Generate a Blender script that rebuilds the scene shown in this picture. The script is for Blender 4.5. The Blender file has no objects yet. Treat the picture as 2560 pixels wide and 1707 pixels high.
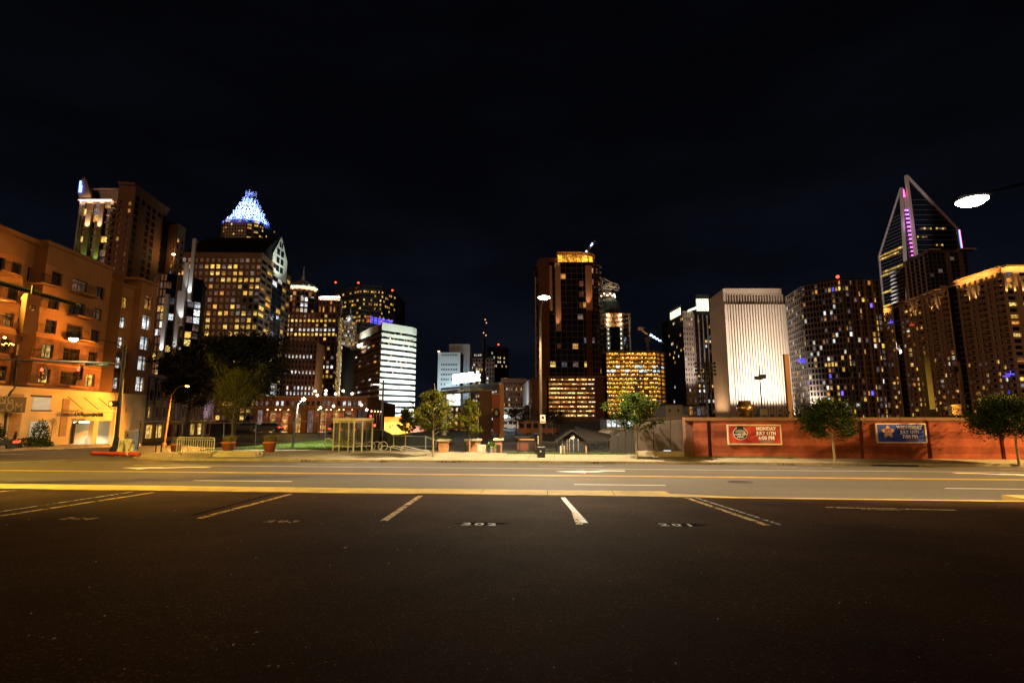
import bpy, math, random
from mathutils import Vector, Matrix
from math import sin, cos, pi, radians as R, sqrt, atan2

sc = bpy.context.scene
col = sc.collection
# ------------------------------------------------------------------ camera, sky, sun, exposure
FPX = 1280.0                       # focal length in photograph pixels (2560 wide)
TH = R(8.29)                       # camera tilted up
CAMZ = 1.10
cam_d = bpy.data.cameras.new('camera'); cam_d.sensor_width = 36; cam_d.lens = 18.0
cam_d.clip_start = 0.05; cam_d.clip_end = 9000
cam = bpy.data.objects.new('camera', cam_d); col.objects.link(cam)
cam.location = (0, 0, CAMZ); cam.rotation_euler = (R(90) + TH, 0, 0)
sc.camera = cam

world = bpy.data.worlds.new('World'); sc.world = world; world.use_nodes = True
wn = world.node_tree; wn.nodes.clear()
wo = wn.nodes.new('ShaderNodeOutputWorld'); bg = wn.nodes.new('ShaderNodeBackground')
tc = wn.nodes.new('ShaderNodeTexCoord'); sp = wn.nodes.new('ShaderNodeSeparateXYZ')
rp = wn.nodes.new('ShaderNodeValToRGB')
rp.color_ramp.elements[0].position = 0.0; rp.color_ramp.elements[0].color = (.0031, .0042, .0078, 1)
rp.color_ramp.elements[1].position = 0.75; rp.color_ramp.elements[1].color = (.0008, .0009, .0016, 1)
e = rp.color_ramp.elements.new(.22); e.color = (.0021, .0027, .0052, 1)
e = rp.color_ramp.elements.new(.42); e.color = (.0013, .0015, .0027, 1)
sky = wn.nodes.new('ShaderNodeTexSky'); sky.sky_type = 'NISHITA'; sky.sun_disc = False
sky.sun_elevation = R(-9); sky.sun_rotation = R(180)
skm = wn.nodes.new('ShaderNodeMix'); skm.data_type = 'RGBA'; skm.blend_type = 'ADD'; skm.inputs[0].default_value = .05
nz = wn.nodes.new('ShaderNodeTexNoise'); nz.inputs['Scale'].default_value = 3.2; nz.inputs['Detail'].default_value = 6
mp = wn.nodes.new('ShaderNodeMapping'); mp.inputs['Scale'].default_value = (1, 1, 3.0)
nr = wn.nodes.new('ShaderNodeMapRange'); nr.inputs[1].default_value = .42; nr.inputs[2].default_value = .75
nr.inputs[3].default_value = .9; nr.inputs[4].default_value = 1.75
mx = wn.nodes.new('ShaderNodeMix'); mx.data_type = 'RGBA'; mx.blend_type = 'MULTIPLY'; mx.inputs[0].default_value = 1
L = wn.links.new
L(tc.outputs['Generated'], sp.inputs[0]); L(sp.outputs['Z'], rp.inputs[0]); L(rp.outputs[0], skm.inputs[6]); L(sky.outputs[0], skm.inputs[7])
L(tc.outputs['Generated'], mp.inputs[0]); L(mp.outputs[0], nz.inputs['Vector']); L(nz.outputs[0], nr.inputs[0])
L(skm.outputs[2], mx.inputs[6]); L(nr.outputs[0], mx.inputs[7]); L(mx.outputs[2], bg.inputs[0]); L(bg.outputs[0], wo.inputs[0])
bg.inputs[1].default_value = 1.0

sun_d = bpy.data.lights.new('city_glow', 'SUN'); sun_d.energy = .27; sun_d.color = (1, .43, .18); sun_d.angle = R(25)
sun = bpy.data.objects.new('city_glow', sun_d); col.objects.link(sun)
sun.rotation_euler = (R(90 - 12), 0, R(-30))      # the glow of the city behind the photographer, low and soft
sc.view_settings.view_transform = 'Standard'; sc.view_settings.look = 'None'
sc.view_settings.exposure = 0.0; sc.view_settings.gamma = 1.0; sc.view_settings.use_curve_mapping = False
sc.cycles.use_denoising = True
sc.cycles.max_bounces = 5; sc.cycles.diffuse_bounces = 2; sc.cycles.glossy_bounces = 2
sc.cycles.transmission_bounces = 3; sc.cycles.transparent_max_bounces = 6
sc.cycles.sample_clamp_indirect = 3.0; sc.cycles.caustics_reflective = False; sc.cycles.caustics_refractive = False

# ------------------------------------------------------------------ measuring: photograph pixel -> place
def ray(px, py):
    u = (px - 1280) / FPX; v = (853.5 - py) / FPX
    return Vector((u, cos(TH) - v * sin(TH), sin(TH) + v * cos(TH)))
def P(px, py, Y):
    d = ray(px, py); return Vector((0, 0, CAMZ)) + d * (Y / d.y)
def PZ(px, py, z):
    d = ray(px, py); return Vector((0, 0, CAMZ)) + d * ((z - CAMZ) / d.z)
PHI = R(4.6); CP, SP_ = cos(PHI), sin(PHI)
def W(s, q):                     # along the road, away from the lot -> world x, y
    return (s * CP + q * SP_, -s * SP_ + q * CP)
def SQ(x, y):
    return (x * CP - y * SP_, x * SP_ + y * CP)
def PQ(px, py, q):               # point on the upright plane parallel to the road at distance q
    d = ray(px, py); k = q / (d.x * SP_ + d.y * CP); return Vector((0, 0, CAMZ)) + d * k
PROF = [(-40, 1.2), (0, 0), (11.9, -.666), (12.75, -.80), (18.97, -1.0), (22.3, -1.095), (25.6, -1.29), (28.9, -1.47)]
def roadz(q):
    if q <= PROF[0][0]: return PROF[0][1]
    for (a, za), (b, zb) in zip(PROF, PROF[1:]):
        if q <= b: return za + (zb - za) * (q - a) / (b - a)
    return PROF[-1][1]
def clamp(v, a, b): return max(a, min(b, v))
def gz(x, y, walk=True):
    s, q = SQ(x, y)
    if q <= 28.9: return roadz(q)
    left = clamp((-22 - s) / 9, 0, 1)
    flat = -1.34 + .012 * (min(q, 34) - 29)
    low = -1.47 - .031 * (min(q, 76) - 29)
    return flat * (1 - left) + low * left
def G(px, py):
    d = ray(px, py); t = 2.0; o = Vector((0, 0, CAMZ)); prev = t
    while t < 400:
        p = o + d * t
        if p.z <= gz(p.x, p.y):
            a, b = prev, t
            for _ in range(30):
                m = (a + b) / 2; p = o + d * m
                if p.z <= gz(p.x, p.y): b = m
                else: a = m
            return o + d * b
        prev = t; t *= 1.01
    return o + d * 60

# ------------------------------------------------------------------ materials
M = {}
def newmat(name):
    m = bpy.data.materials.new(name); m.use_nodes = True; M[name] = m
    nt = m.node_tree; b = nt.nodes['Principled BSDF']
    return m, nt, b
def mat(name, c, rough=.7, var=.25, scale=2.0, bump=0.0, bscale=None, metal=0.0, detail=5, spec=.3, aniso=None):
    m, nt, b = newmat(name); N = nt.nodes.new; K = nt.links.new
    b.inputs['Roughness'].default_value = rough; b.inputs['Metallic'].default_value = metal
    b.inputs['Specular IOR Level'].default_value = spec
    t = N('ShaderNodeTexCoord'); n = N('ShaderNodeTexNoise'); n.inputs['Scale'].default_value = scale; n.inputs['Detail'].default_value = detail
    mpn = N('ShaderNodeMapping')
    if aniso: mpn.inputs['Scale'].default_value = aniso
    K(t.outputs['Object'], mpn.inputs[0]); K(mpn.outputs[0], n.inputs['Vector'])
    r = N('ShaderNodeValToRGB'); r.color_ramp.elements[0].position = .3; r.color_ramp.elements[1].position = .72
    r.color_ramp.elements[0].color = (*[x * (1 - var) for x in c], 1); r.color_ramp.elements[1].color = (*[min(1, x * (1 + var)) for x in c], 1)
    K(n.outputs[0], r.inputs[0]); K(r.outputs[0], b.inputs['Base Color'])
    if bump:
        n2 = N('ShaderNodeTexNoise'); n2.inputs['Scale'].default_value = bscale or scale * 8; n2.inputs['Detail'].default_value = 4
        K(t.outputs['Object'], n2.inputs['Vector'])
        bu = N('ShaderNodeBump'); bu.inputs['Strength'].default_value = bump; bu.inputs['Distance'].default_value = .02
        K(n2.outputs[0], bu.inputs['Height']); K(bu.outputs[0], b.inputs['Normal'])
    return m
def emis(name, c, s):
    m, nt, b = newmat(name)
    b.inputs['Base Color'].default_value = (.02, .02, .02, 1)
    b.inputs['Emission Color'].default_value = (*c, 1); b.inputs['Emission Strength'].default_value = s
    return m
def litmat(name, c0, c1, smin, smax, room=.75):
    """a lit window seen from outside: ceiling light, blinds and furniture, different in each window"""
    m, nt, b = newmat(name); N = nt.nodes.new; K = nt.links.new
    b.inputs['Base Color'].default_value = (.02, .02, .02, 1); b.inputs['Roughness'].default_value = .15
    oi = N('ShaderNodeObjectInfo'); ge = N('ShaderNodeNewGeometry')
    ad = N('ShaderNodeMath'); ad.operation = 'ADD'; K(oi.outputs['Random'], ad.inputs[0]); K(ge.outputs['Random Per Island'], ad.inputs[1])
    fr = N('ShaderNodeMath'); fr.operation = 'FRACT'; K(ad.outputs[0], fr.inputs[0])
    uv = N('ShaderNodeUVMap'); uv.uv_map = 'UVMap'
    n = N('ShaderNodeTexNoise'); n.noise_dimensions = '4D'; n.inputs['Scale'].default_value = 3.5; n.inputs['Detail'].default_value = 2
    w10 = N('ShaderNodeMath'); w10.operation = 'MULTIPLY'; w10.inputs[1].default_value = 77; K(fr.outputs[0], w10.inputs[0])
    K(uv.outputs[0], n.inputs['Vector']); K(w10.outputs[0], n.inputs['W'])
    nm = N('ShaderNodeMapRange'); nm.inputs[1].default_value = .38; nm.inputs[2].default_value = .62; nm.inputs[3].default_value = 1 - room; nm.inputs[4].default_value = 1.15
    K(n.outputs[0], nm.inputs[0])
    st = N('ShaderNodeMapRange'); st.inputs[3].default_value = smin; st.inputs[4].default_value = smax
    w3 = N('ShaderNodeMath'); w3.operation = 'MULTIPLY'; w3.inputs[1].default_value = 7.31; K(fr.outputs[0], w3.inputs[0])
    f3 = N('ShaderNodeMath'); f3.operation = 'FRACT'; K(w3.outputs[0], f3.inputs[0]); K(f3.outputs[0], st.inputs[0])
    mu0 = N('ShaderNodeMath'); mu0.operation = 'MULTIPLY'; K(nm.outputs[0], mu0.inputs[0]); K(st.outputs[0], mu0.inputs[1])
    suv = N('ShaderNodeSeparateXYZ'); K(uv.outputs[0], suv.inputs[0])          # a blind drawn part of the way down
    w5 = N('ShaderNodeMath'); w5.operation = 'MULTIPLY'; w5.inputs[1].default_value = 13.7; K(fr.outputs[0], w5.inputs[0])
    f5 = N('ShaderNodeMath'); f5.operation = 'FRACT'; K(w5.outputs[0], f5.inputs[0])
    h5 = N('ShaderNodeMapRange'); h5.inputs[1].default_value = .35; h5.inputs[3].default_value = 1.05; h5.inputs[4].default_value = .35; K(f5.outputs[0], h5.inputs[0])
    g5 = N('ShaderNodeMath'); g5.operation = 'LESS_THAN'; K(suv.outputs['Y'], g5.inputs[0]); K(h5.outputs[0], g5.inputs[1])
    b5 = N('ShaderNodeMapRange'); b5.inputs[3].default_value = .38; K(g5.outputs[0], b5.inputs[0])
    mu = N('ShaderNodeMath'); mu.operation = 'MULTIPLY'; K(mu0.outputs[0], mu.inputs[0]); K(b5.outputs[0], mu.inputs[1])
    mc = N('ShaderNodeMix'); mc.data_type = 'RGBA'; mc.inputs[6].default_value = (*c0, 1); mc.inputs[7].default_value = (*c1, 1)
    K(fr.outputs[0], mc.inputs[0]); K(mc.outputs[2], b.inputs['Emission Color']); K(mu.outputs[0], b.inputs['Emission Strength'])
    return m
def glassmat(name, c, rough=.12):
    m, nt, b = newmat(name); N = nt.nodes.new; K = nt.links.new
    oi = N('ShaderNodeObjectInfo'); ge = N('ShaderNodeNewGeometry')
    ad = N('ShaderNodeMath'); ad.operation = 'ADD'; K(oi.outputs['Random'], ad.inputs[0]); K(ge.outputs['Random Per Island'], ad.inputs[1])
    fr = N('ShaderNodeMath'); fr.operation = 'FRACT'; K(ad.outputs[0], fr.inputs[0])
    mc = N('ShaderNodeMix'); mc.data_type = 'RGBA'; mc.inputs[6].default_value = (*[x * .5 for x in c], 1); mc.inputs[7].default_value = (*[x * 2.0 for x in c], 1)
    K(fr.outputs[0], mc.inputs[0]); K(mc.outputs[2], b.inputs['Base Color'])
    b.inputs['Roughness'].default_value = rough; b.inputs['Specular IOR Level'].default_value = .6
    return m
def brickmat(name, c1, c2, mortar, bw=.21, bh=.075, band=0.0, bandc=None, axis='xz', rough=.85):
    m, nt, b = newmat(name); N = nt.nodes.new; K = nt.links.new
    t = N('ShaderNodeTexCoord'); s = N('ShaderNodeSeparateXYZ'); cb = N('ShaderNodeCombineXYZ'); K(t.outputs['Object'], s.inputs[0])
    ax = N('ShaderNodeMath'); ax.operation = 'ADD'; K(s.outputs['X'], ax.inputs[0]); K(s.outputs['Y'], ax.inputs[1])
    K(ax.outputs[0] if axis == 'sum' else s.outputs['X' if axis[0] == 'x' else 'Y'], cb.inputs[0]); K(s.outputs['Z'], cb.inputs[1])
    br = N('ShaderNodeTexBrick'); K(cb.outputs[0], br.inputs['Vector']); br.inputs['Scale'].default_value = 1
    br.inputs['Brick Width'].default_value = bw; br.inputs['Row Height'].default_value = bh; br.inputs['Mortar Size'].default_value = .007
    br.inputs['Color1'].default_value = (*c1, 1); br.inputs['Color2'].default_value = (*c2, 1); br.inputs['Mortar'].default_value = (*mortar, 1)
    n = N('ShaderNodeTexNoise'); n.inputs['Scale'].default_value = 1.1; n.inputs['Detail'].default_value = 7; K(t.outputs['Object'], n.inputs['Vector'])
    mr = N('ShaderNodeMapRange'); mr.inputs[1].default_value = .3; mr.inputs[2].default_value = .72; mr.inputs[3].default_value = .55; mr.inputs[4].default_value = 1.35; K(n.outputs[0], mr.inputs[0])
    mul = N('ShaderNodeMix'); mul.data_type = 'RGBA'; mul.blend_type = 'MULTIPLY'; mul.inputs[0].default_value = 1
    K(br.outputs[0], mul.inputs[6]); K(mr.outputs[0], mul.inputs[7]); out = mul.outputs[2]
    if band:
        md = N('ShaderNodeMath'); md.operation = 'PINGPONG'; md.inputs[1].default_value = band; K(s.outputs['Z'], md.inputs[0])
        gt = N('ShaderNodeMath'); gt.operation = 'GREATER_THAN'; gt.inputs[1].default_value = band * .5; K(md.outputs[0], gt.inputs[0])
        mb = N('ShaderNodeMix'); mb.data_type = 'RGBA'; mb.blend_type = 'MULTIPLY'; mb.inputs[7].default_value = (*bandc, 1)
        K(gt.outputs[0], mb.inputs[0]); K(out, mb.inputs[6]); out = mb.outputs[2]
    K(out, b.inputs['Base Color']); b.inputs['Roughness'].default_value = rough; b.inputs['Specular IOR Level'].default_value = .2
    bu = N('ShaderNodeBump'); bu.inputs['Strength'].default_value = .5; bu.inputs['Distance'].default_value = .01; bu.invert = True
    K(br.outputs['Fac'], bu.inputs['Height']); K(bu.outputs[0], b.inputs['Normal'])
    return m

# ------------------------------------------------------------------ mesh building
ORG = {}                              # world origin of every object that can be a parent
def org(o):
    while o is not None and o.name not in ORG: o = o.parent
    return ORG[o.name] if o is not None else Vector((0, 0, 0))
class MB:
    def __init__(s): s.v = []; s.f = []
    def quad(s, *p):
        k = len(s.v); s.v += [tuple(x) for x in p]; s.f.append(tuple(range(k, k + len(p)))); return s
    def box(s, c, d, rz=0.0, bev=0.0):
        cx, cy, cz = c; dx, dy, dz = [x / 2 for x in d]; k = len(s.v); ca, sa = cos(rz), sin(rz)
        if not bev:
            for z in (-dz, dz):
                for x, y in ((-dx, -dy), (dx, -dy), (dx, dy), (-dx, dy)):
                    s.v.append((cx + x * ca - y * sa, cy + x * sa + y * ca, cz + z))
            s.f += [tuple(k + i for i in q) for q in ((3, 2, 1, 0), (4, 5, 6, 7), (0, 1, 5, 4), (1, 2, 6, 5), (2, 3, 7, 6), (3, 0, 4, 7))]
        else:
            e = bev; rings = [(dx - e, dy - e, -dz), (dx, dy, -dz + e), (dx, dy, dz - e), (dx - e, dy - e, dz)]
            for a, b_, z in rings:
                for x, y in ((-a, -b_), (a, -b_), (a, b_), (-a, b_)):
                    s.v.append((cx + x * ca - y * sa, cy + x * sa + y * ca, cz + z))
            s.f.append((k + 3, k + 2, k + 1, k))
            for j in range(3):
                for i in range(4):
                    a = k + 4 * j + i; b2 = k + 4 * j + (i + 1) % 4; s.f.append((a, b2, b2 + 4, a + 4))
            s.f.append((k + 12, k + 13, k + 14, k + 15))
        return s
    def tube(s, pts, rad, n=8, cap=True):
        pts = [Vector(p) for p in pts]; m = len(pts); rad = rad if isinstance(rad, (list, tuple)) else [rad] * m; k = len(s.v); prev = None
        for i, p in enumerate(pts):
            t = (pts[min(i + 1, m - 1)] - pts[max(i - 1, 0)]).normalized()
            if prev is None: a = t.orthogonal().normalized()
            else:
                a = prev - t * prev.dot(t); a = a.normalized() if a.length > 1e-6 else t.orthogonal().normalized()
            prev = a; b = t.cross(a)
            for j in range(n):
                an = 2 * pi * j / n; s.v.append(tuple(p + (a * cos(an) + b * sin(an)) * rad[i]))
        for i in range(m - 1):
            for j in range(n):
                s.f.append((k + i * n + j, k + i * n + (j + 1) % n, k + (i + 1) * n + (j + 1) % n, k + (i + 1) * n + j))
        if cap: s.f.append(tuple(k + j for j in range(n))[::-1]); s.f.append(tuple(k + (m - 1) * n + j for j in range(n)))
        return s
    def lathe(s, c, prof, n=16, cap=True):
        k = len(s.v)
        for r, z in prof:
            for j in range(n): s.v.append((c[0] + r * cos(2 * pi * j / n), c[1] + r * sin(2 * pi * j / n), c[2] + z))
        for i in range(len(prof) - 1):
            for j in range(n): s.f.append((k + i * n + j, k + i * n + (j + 1) % n, k + (i + 1) * n + (j + 1) % n, k + (i + 1) * n + j))
        if cap: s.f.append(tuple(k + j for j in range(n))[::-1]); s.f.append(tuple(k + (len(prof) - 1) * n + j for j in range(n)))
        return s
    def prism(s, poly, z0, z1):       # poly: ccw xy list; z1 may be a list
        n = len(poly); k = len(s.v); zt = z1 if isinstance(z1, (list, tuple)) else [z1] * n
        s.v += [(x, y, z0) for x, y in poly] + [(x, y, zt[i]) for i, (x, y) in enumerate(poly)]
        s.f.append(tuple(range(k, k + n))[::-1]); s.f.append(tuple(range(k + n, k + 2 * n)))
        for i in range(n): j = (i + 1) % n; s.f.append((k + i, k + j, k + n + j, k + n + i))
        return s
    def slab(s, pts, d):              # polygon in space, thickened by vector d
        n = len(pts); k = len(s.v); d = Vector(d)
        s.v += [tuple(Vector(p)) for p in pts] + [tuple(Vector(p) + d) for p in pts]
        s.f.append(tuple(range(k, k + n))); s.f.append(tuple(range(k + n, k + 2 * n))[::-1])
        for i in range(n): j = (i + 1) % n; s.f.append((k + j, k + i, k + n + i, k + n + j))
        return s
    def build(s, name, m=None, parent=None, smooth=False, kind=None, label=None):
        o_ = org(parent); me = bpy.data.meshes.new(name)
        me.from_pydata([(x - o_.x, y - o_.y, z - o_.z) for x, y, z in s.v], [], s.f)
        if smooth: me.polygons.foreach_set('use_smooth', [True] * len(me.polygons))
        if m: me.materials.append(M[m] if isinstance(m, str) else m)
        o = bpy.data.objects.new(name, me); col.objects.link(o)
        if parent: o.parent = parent
        if kind: o['kind'] = kind
        if label: o['label'] = label
        return o
def thing(name, label, cat, loc=(0, 0, 0), group=None):
    o = bpy.data.objects.new(name, None); col.objects.link(o); o.location = loc; o.empty_display_size = .2
    o['label'] = label; o['category'] = cat
    if group: o['group'] = group
    ORG[o.name] = Vector(loc); return o
def tag(o, label, cat, group=None):
    o['label'] = label; o['category'] = cat
    if group: o['group'] = group
    return o
def copy_tree(o, parent=None):
    c = o.copy(); col.objects.link(c); c.parent = parent
    for ch in o.children: copy_tree(ch, c)
    return c
def place(o, loc, rz=0.0, label=None, sc_=1.0):
    o.location = loc; o.rotation_euler = (0, 0, rz); o.scale = (sc_,) * 3
    if label: o['label'] = label
    return o
def light(name, kind, loc, power, colr, parent=None, target=None, angle=150, blend=.6, size=.2, size_y=None, spread=110, batwing=False):
    d = bpy.data.lights.new(name, kind); d.energy = power; d.color = colr
    o = bpy.data.objects.new(name, d); col.objects.link(o)
    if kind == 'SPOT': d.spot_size = R(angle); d.spot_blend = blend; d.shadow_soft_size = size
    elif kind == 'POINT': d.shadow_soft_size = size
    elif kind == 'AREA':
        d.size = size; d.spread = R(spread)
        if size_y: d.shape = 'RECTANGLE'; d.size_y = size_y
    if batwing:                                   # road optics: more light sideways than straight down
        d.use_nodes = True; nt = d.node_tree; em = nt.nodes['Emission']; tcn = nt.nodes.new('ShaderNodeTexCoord'); sx = nt.nodes.new('ShaderNodeSeparateXYZ'); nt.links.new(tcn.outputs['Normal'], sx.inputs[0])
        ab = nt.nodes.new('ShaderNodeMath'); ab.operation = 'ABSOLUTE'; nt.links.new(sx.outputs['Z'], ab.inputs[0]); mxn = nt.nodes.new('ShaderNodeMath'); mxn.operation = 'MAXIMUM'; mxn.inputs[1].default_value = .40; nt.links.new(ab.outputs[0], mxn.inputs[0])
        pwn = nt.nodes.new('ShaderNodeMath'); pwn.operation = 'POWER'; pwn.inputs[1].default_value = -2.6; nt.links.new(mxn.outputs[0], pwn.inputs[0]); nt.links.new(pwn.outputs[0], em.inputs['Strength'])
    loc = Vector(loc)
    if target is not None: o.rotation_euler = (Vector(target) - loc).to_track_quat('-Z', 'Y').to_euler()
    o.location = loc - org(parent)
    if parent: o.parent = parent
    return o
def text(s, size, m, name, parent, origin, xdir, updir, depth=.01, align='CENTER', bold=0.0, xs=1.0, space=1.0):
    cu = bpy.data.curves.new('t', 'FONT'); cu.body = s; cu.size = size; cu.extrude = depth; cu.align_x = align; cu.align_y = 'CENTER'
    cu.offset = bold; cu.resolution_u = 2; cu.space_character = space
    ob = bpy.data.objects.new('t', cu); col.objects.link(ob)
    dg = bpy.context.evaluated_depsgraph_get(); dg.update()
    me = bpy.data.meshes.new_from_object(ob.evaluated_get(dg)); bpy.data.objects.remove(ob)
    x = Vector(xdir).normalized(); u = Vector(updir); u = (u - x * u.dot(x)).normalized(); n = x.cross(u)
    o_ = org(parent); T = Matrix(((x.x * xs, u.x, n.x, origin[0] - o_.x), (x.y * xs, u.y, n.y, origin[1] - o_.y), (x.z * xs, u.z, n.z, origin[2] - o_.z), (0, 0, 0, 1)))
    me.transform(T); me.name = name; me.materials.clear(); me.materials.append(M[m] if isinstance(m, str) else m)
    o = bpy.data.objects.new(name, me); col.objects.link(o)
    if parent: o.parent = parent
    return o
# ------------------------------------------------------------------ facades
_unit = {}
def unit_pane(m):
    if m not in _unit:
        me = bpy.data.meshes.new('window')
        b = MB().box((0, 0, 0), (1, 1, 1)); me.from_pydata(b.v, [], b.f)
        uvl = me.uv_layers.new(name='UVMap')
        for l in me.loops:
            v = me.vertices[l.vertex_index].co; uvl.data[l.index].uv = (v.x + .5, v.z + .5)
        me.materials.append(M[m]); _unit[m] = me
    return _unit[m]
def pane(parent, c, w, h, ang, m, name='window', d=.06):
    o = bpy.data.objects.new(name, unit_pane(m)); col.objects.link(o); o.parent = parent
    o.location = Vector(c) - org(parent); o.rotation_euler = (0, 0, ang); o.scale = (w, d, h); return o
NP = {}
def facade(T, A, B, z0, z1, nc, nr, fx, fz, wm, dep=.35, lit=None, parts=True, glass='glass', ml=0, mr=0, mb=0, mt=0, skip=None, wname='wall', pname='window', zc=.5, cap=300, mull=None, fxs=None):
    """one wall with real openings (A left, B right seen from outside), a pane set back in each; top: (x fraction)->height limit"""
    A = Vector((A[0], A[1], 0)); B = Vector((B[0], B[1], 0)); W_ = (B - A).length; u = (B - A) / W_; n = Vector((u.y, -u.x, 0)); ang = atan2(u.y, u.x)
    cw = (W_ - ml - mr) / nc; rh = (z1 - z0 - mb - mt) / nr
    xs = [0]
    for c in range(nc):
        f = fxs[c] if fxs else fx; x = ml + c * cw; xs += [x + cw * (1 - f) / 2, x + cw * (1 + f) / 2]
    xs.append(W_); zs = [z0]
    for r in range(nr): z = z0 + mb + r * rh; zs += [z + rh * (1 - fz) * zc, z + rh * (1 - fz) * zc + rh * fz]
    zs.append(z1); nx, nzz = len(xs), len(zs)
    mbx = MB(); mbx.v = [tuple(A + u * x + Vector((0, 0, z))) for z in zs for x in xs]
    idx = lambda i, j: j * nx + i
    joined = {}
    for j in range(nzz - 1):
        for i in range(nx - 1):
            hole = (i % 2 == 1) and (j % 2 == 1); r = nr - 1 - j // 2; c = i // 2
            if hole and skip and skip(r, c): hole = False
            q = (idx(i, j), idx(i + 1, j), idx(i + 1, j + 1), idx(i, j + 1))
            if not hole: mbx.f.append(q); continue
            k = len(mbx.v)
            for t in q: p = Vector(mbx.v[t]) - n * dep; mbx.v.append(tuple(p))
            for a in range(4): b = (a + 1) % 4; mbx.f.append((q[a], q[b], k + b, k + a))
            w, h = xs[i + 1] - xs[i], zs[j + 1] - zs[j]
            m = (lit(r, c) if lit else None) or glass
            ctr = A + u * (xs[i] + w / 2) - n * (dep - .04) + Vector((0, 0, zs[j] + h / 2))
            key = T.name
            if parts and NP.get(key, 0) < cap:
                NP[key] = NP.get(key, 0) + 1; po = pane(T, ctr, w, h, ang, m, pname)
                if mull:
                    c2 = ctr + n * .06; ML = [((0, 0), (.06, h)), ((0, h * .18), (w, .05)), ((0, h / 2 - .03), (w, .07)), ((0, .03 - h / 2), (w, .07)), ((.03 - w / 2, 0), (.06, h)), ((w / 2 - .03, 0), (.06, h))]
                    fb = MB()
                    for k2, ((ox, oz), (bw_, bh_)) in enumerate(ML): pp = c2 + u * ox + Vector((0, 0, oz)) + n * (.004 * k2); fb.box(pp, (bw_, .05, bh_), ang)
                    fb.build('window_frame', mull, T)
                    ps = A + u * (xs[i] + w / 2) + n * .05 + Vector((0, 0, zs[j] - .05)); MB().box(ps, (w + .2, .16, .09), ang).build('sill', wm, T)
            else: joined.setdefault(m, []).append((ctr, w, h))
    mbx.build(wname, wm, T)
    for m, L_ in joined.items():
        me = bpy.data.meshes.new('far_windows'); v = []; f = []; o_ = org(T)
        for ctr, w, h in L_:
            k = len(v)
            for a, b in ((-.5, -.5), (.5, -.5), (.5, .5), (-.5, .5)): v.append(tuple(ctr + u * (w * a) + Vector((0, 0, h * b)) - o_))
            f.append((k, k + 1, k + 2, k + 3))
        me.from_pydata(v, [], f); uvl = me.uv_layers.new(name='UVMap')
        for l in me.loops: uvl.data[l.index].uv = ((0, 0), (1, 0), (1, 1), (0, 1))[l.vertex_index % 4]
        me.materials.append(M[m]); o = bpy.data.objects.new('far_windows', me); col.objects.link(o); o.parent = T; o['kind'] = 'stuff'
def shrink(poly, d):
    cx = sum(p[0] for p in poly) / len(poly); cy = sum(p[1] for p in poly) / len(poly); o = []
    for x, y in poly:
        l = sqrt((x - cx) ** 2 + (y - cy) ** 2); k = max(0, 1 - d * 1.5 / l); o.append((cx + (x - cx) * k, cy + (y - cy) * k))
    return o
def corners(pts, Y):
    """visible top corners (photograph pixels), the nearest one marked by Y=(index, depth) -> xy list and roof height"""
    i, y = Y; p = P(*pts[i], y); z = p.z
    return [tuple((p if k == i else PZ(*q, z)).xy) for k, q in enumerate(pts)], z
def probs(seed, table):
    """table: list of (probability, material) -> chooser"""
    rg = random.Random(seed)
    def f(r, c):
        x = rg.random()
        for p, m in table:
            if x < p: return m
            x -= p
        return None
    return f
# ------------------------------------------------------------------ materials of the place
def asphalt(name, c, stone, sscale, streak=False, rough=.75, patch=.35, bump=.6):
    m, nt, b = newmat(name); N = nt.nodes.new; K = nt.links.new
    t = N('ShaderNodeTexCoord')
    v = N('ShaderNodeTexVoronoi'); v.inputs['Scale'].default_value = sscale; K(t.outputs['Object'], v.inputs['Vector'])
    sc_ = N('ShaderNodeSeparateColor'); K(v.outputs['Color'], sc_.inputs[0])
    pw = N('ShaderNodeMath'); pw.operation = 'POWER'; pw.inputs[1].default_value = 16; K(sc_.outputs[0], pw.inputs[0])
    n = N('ShaderNodeTexNoise'); n.inputs['Scale'].default_value = .55; n.inputs['Detail'].default_value = 8; n.inputs['Roughness'].default_value = .65
    mp_ = N('ShaderNodeMapping'); K(t.outputs['Object'], mp_.inputs[0]); K(mp_.outputs[0], n.inputs['Vector'])
    if streak: mp_.inputs['Scale'].default_value = (.12, 1.4, 1); mp_.inputs['Rotation'].default_value = (0, 0, PHI)
    mr = N('ShaderNodeMapRange'); mr.inputs[1].default_value = .3; mr.inputs[2].default_value = .7; mr.inputs[3].default_value = 1 - patch; mr.inputs[4].default_value = 1 + patch; K(n.outputs[0], mr.inputs[0])
    base = N('ShaderNodeMix'); base.data_type = 'RGBA'; base.inputs[6].default_value = (*c, 1); base.inputs[7].default_value = (*stone, 1); K(pw.outputs[0], base.inputs[0])
    mu = N('ShaderNodeMix'); mu.data_type = 'RGBA'; mu.blend_type = 'MULTIPLY'; mu.inputs[0].default_value = 1; K(base.outputs[2], mu.inputs[6]); K(mr.outputs[0], mu.inputs[7])
    K(mu.outputs[2], b.inputs['Base Color']); b.inputs['Roughness'].default_value = rough; b.inputs['Specular IOR Level'].default_value = .10
    bu = N('ShaderNodeBump'); bu.inputs['Strength'].default_value = bump; bu.inputs['Distance'].default_value = .006
    K(v.outputs['Distance'], bu.inputs['Height']); K(bu.outputs[0], b.inputs['Normal'])
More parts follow.
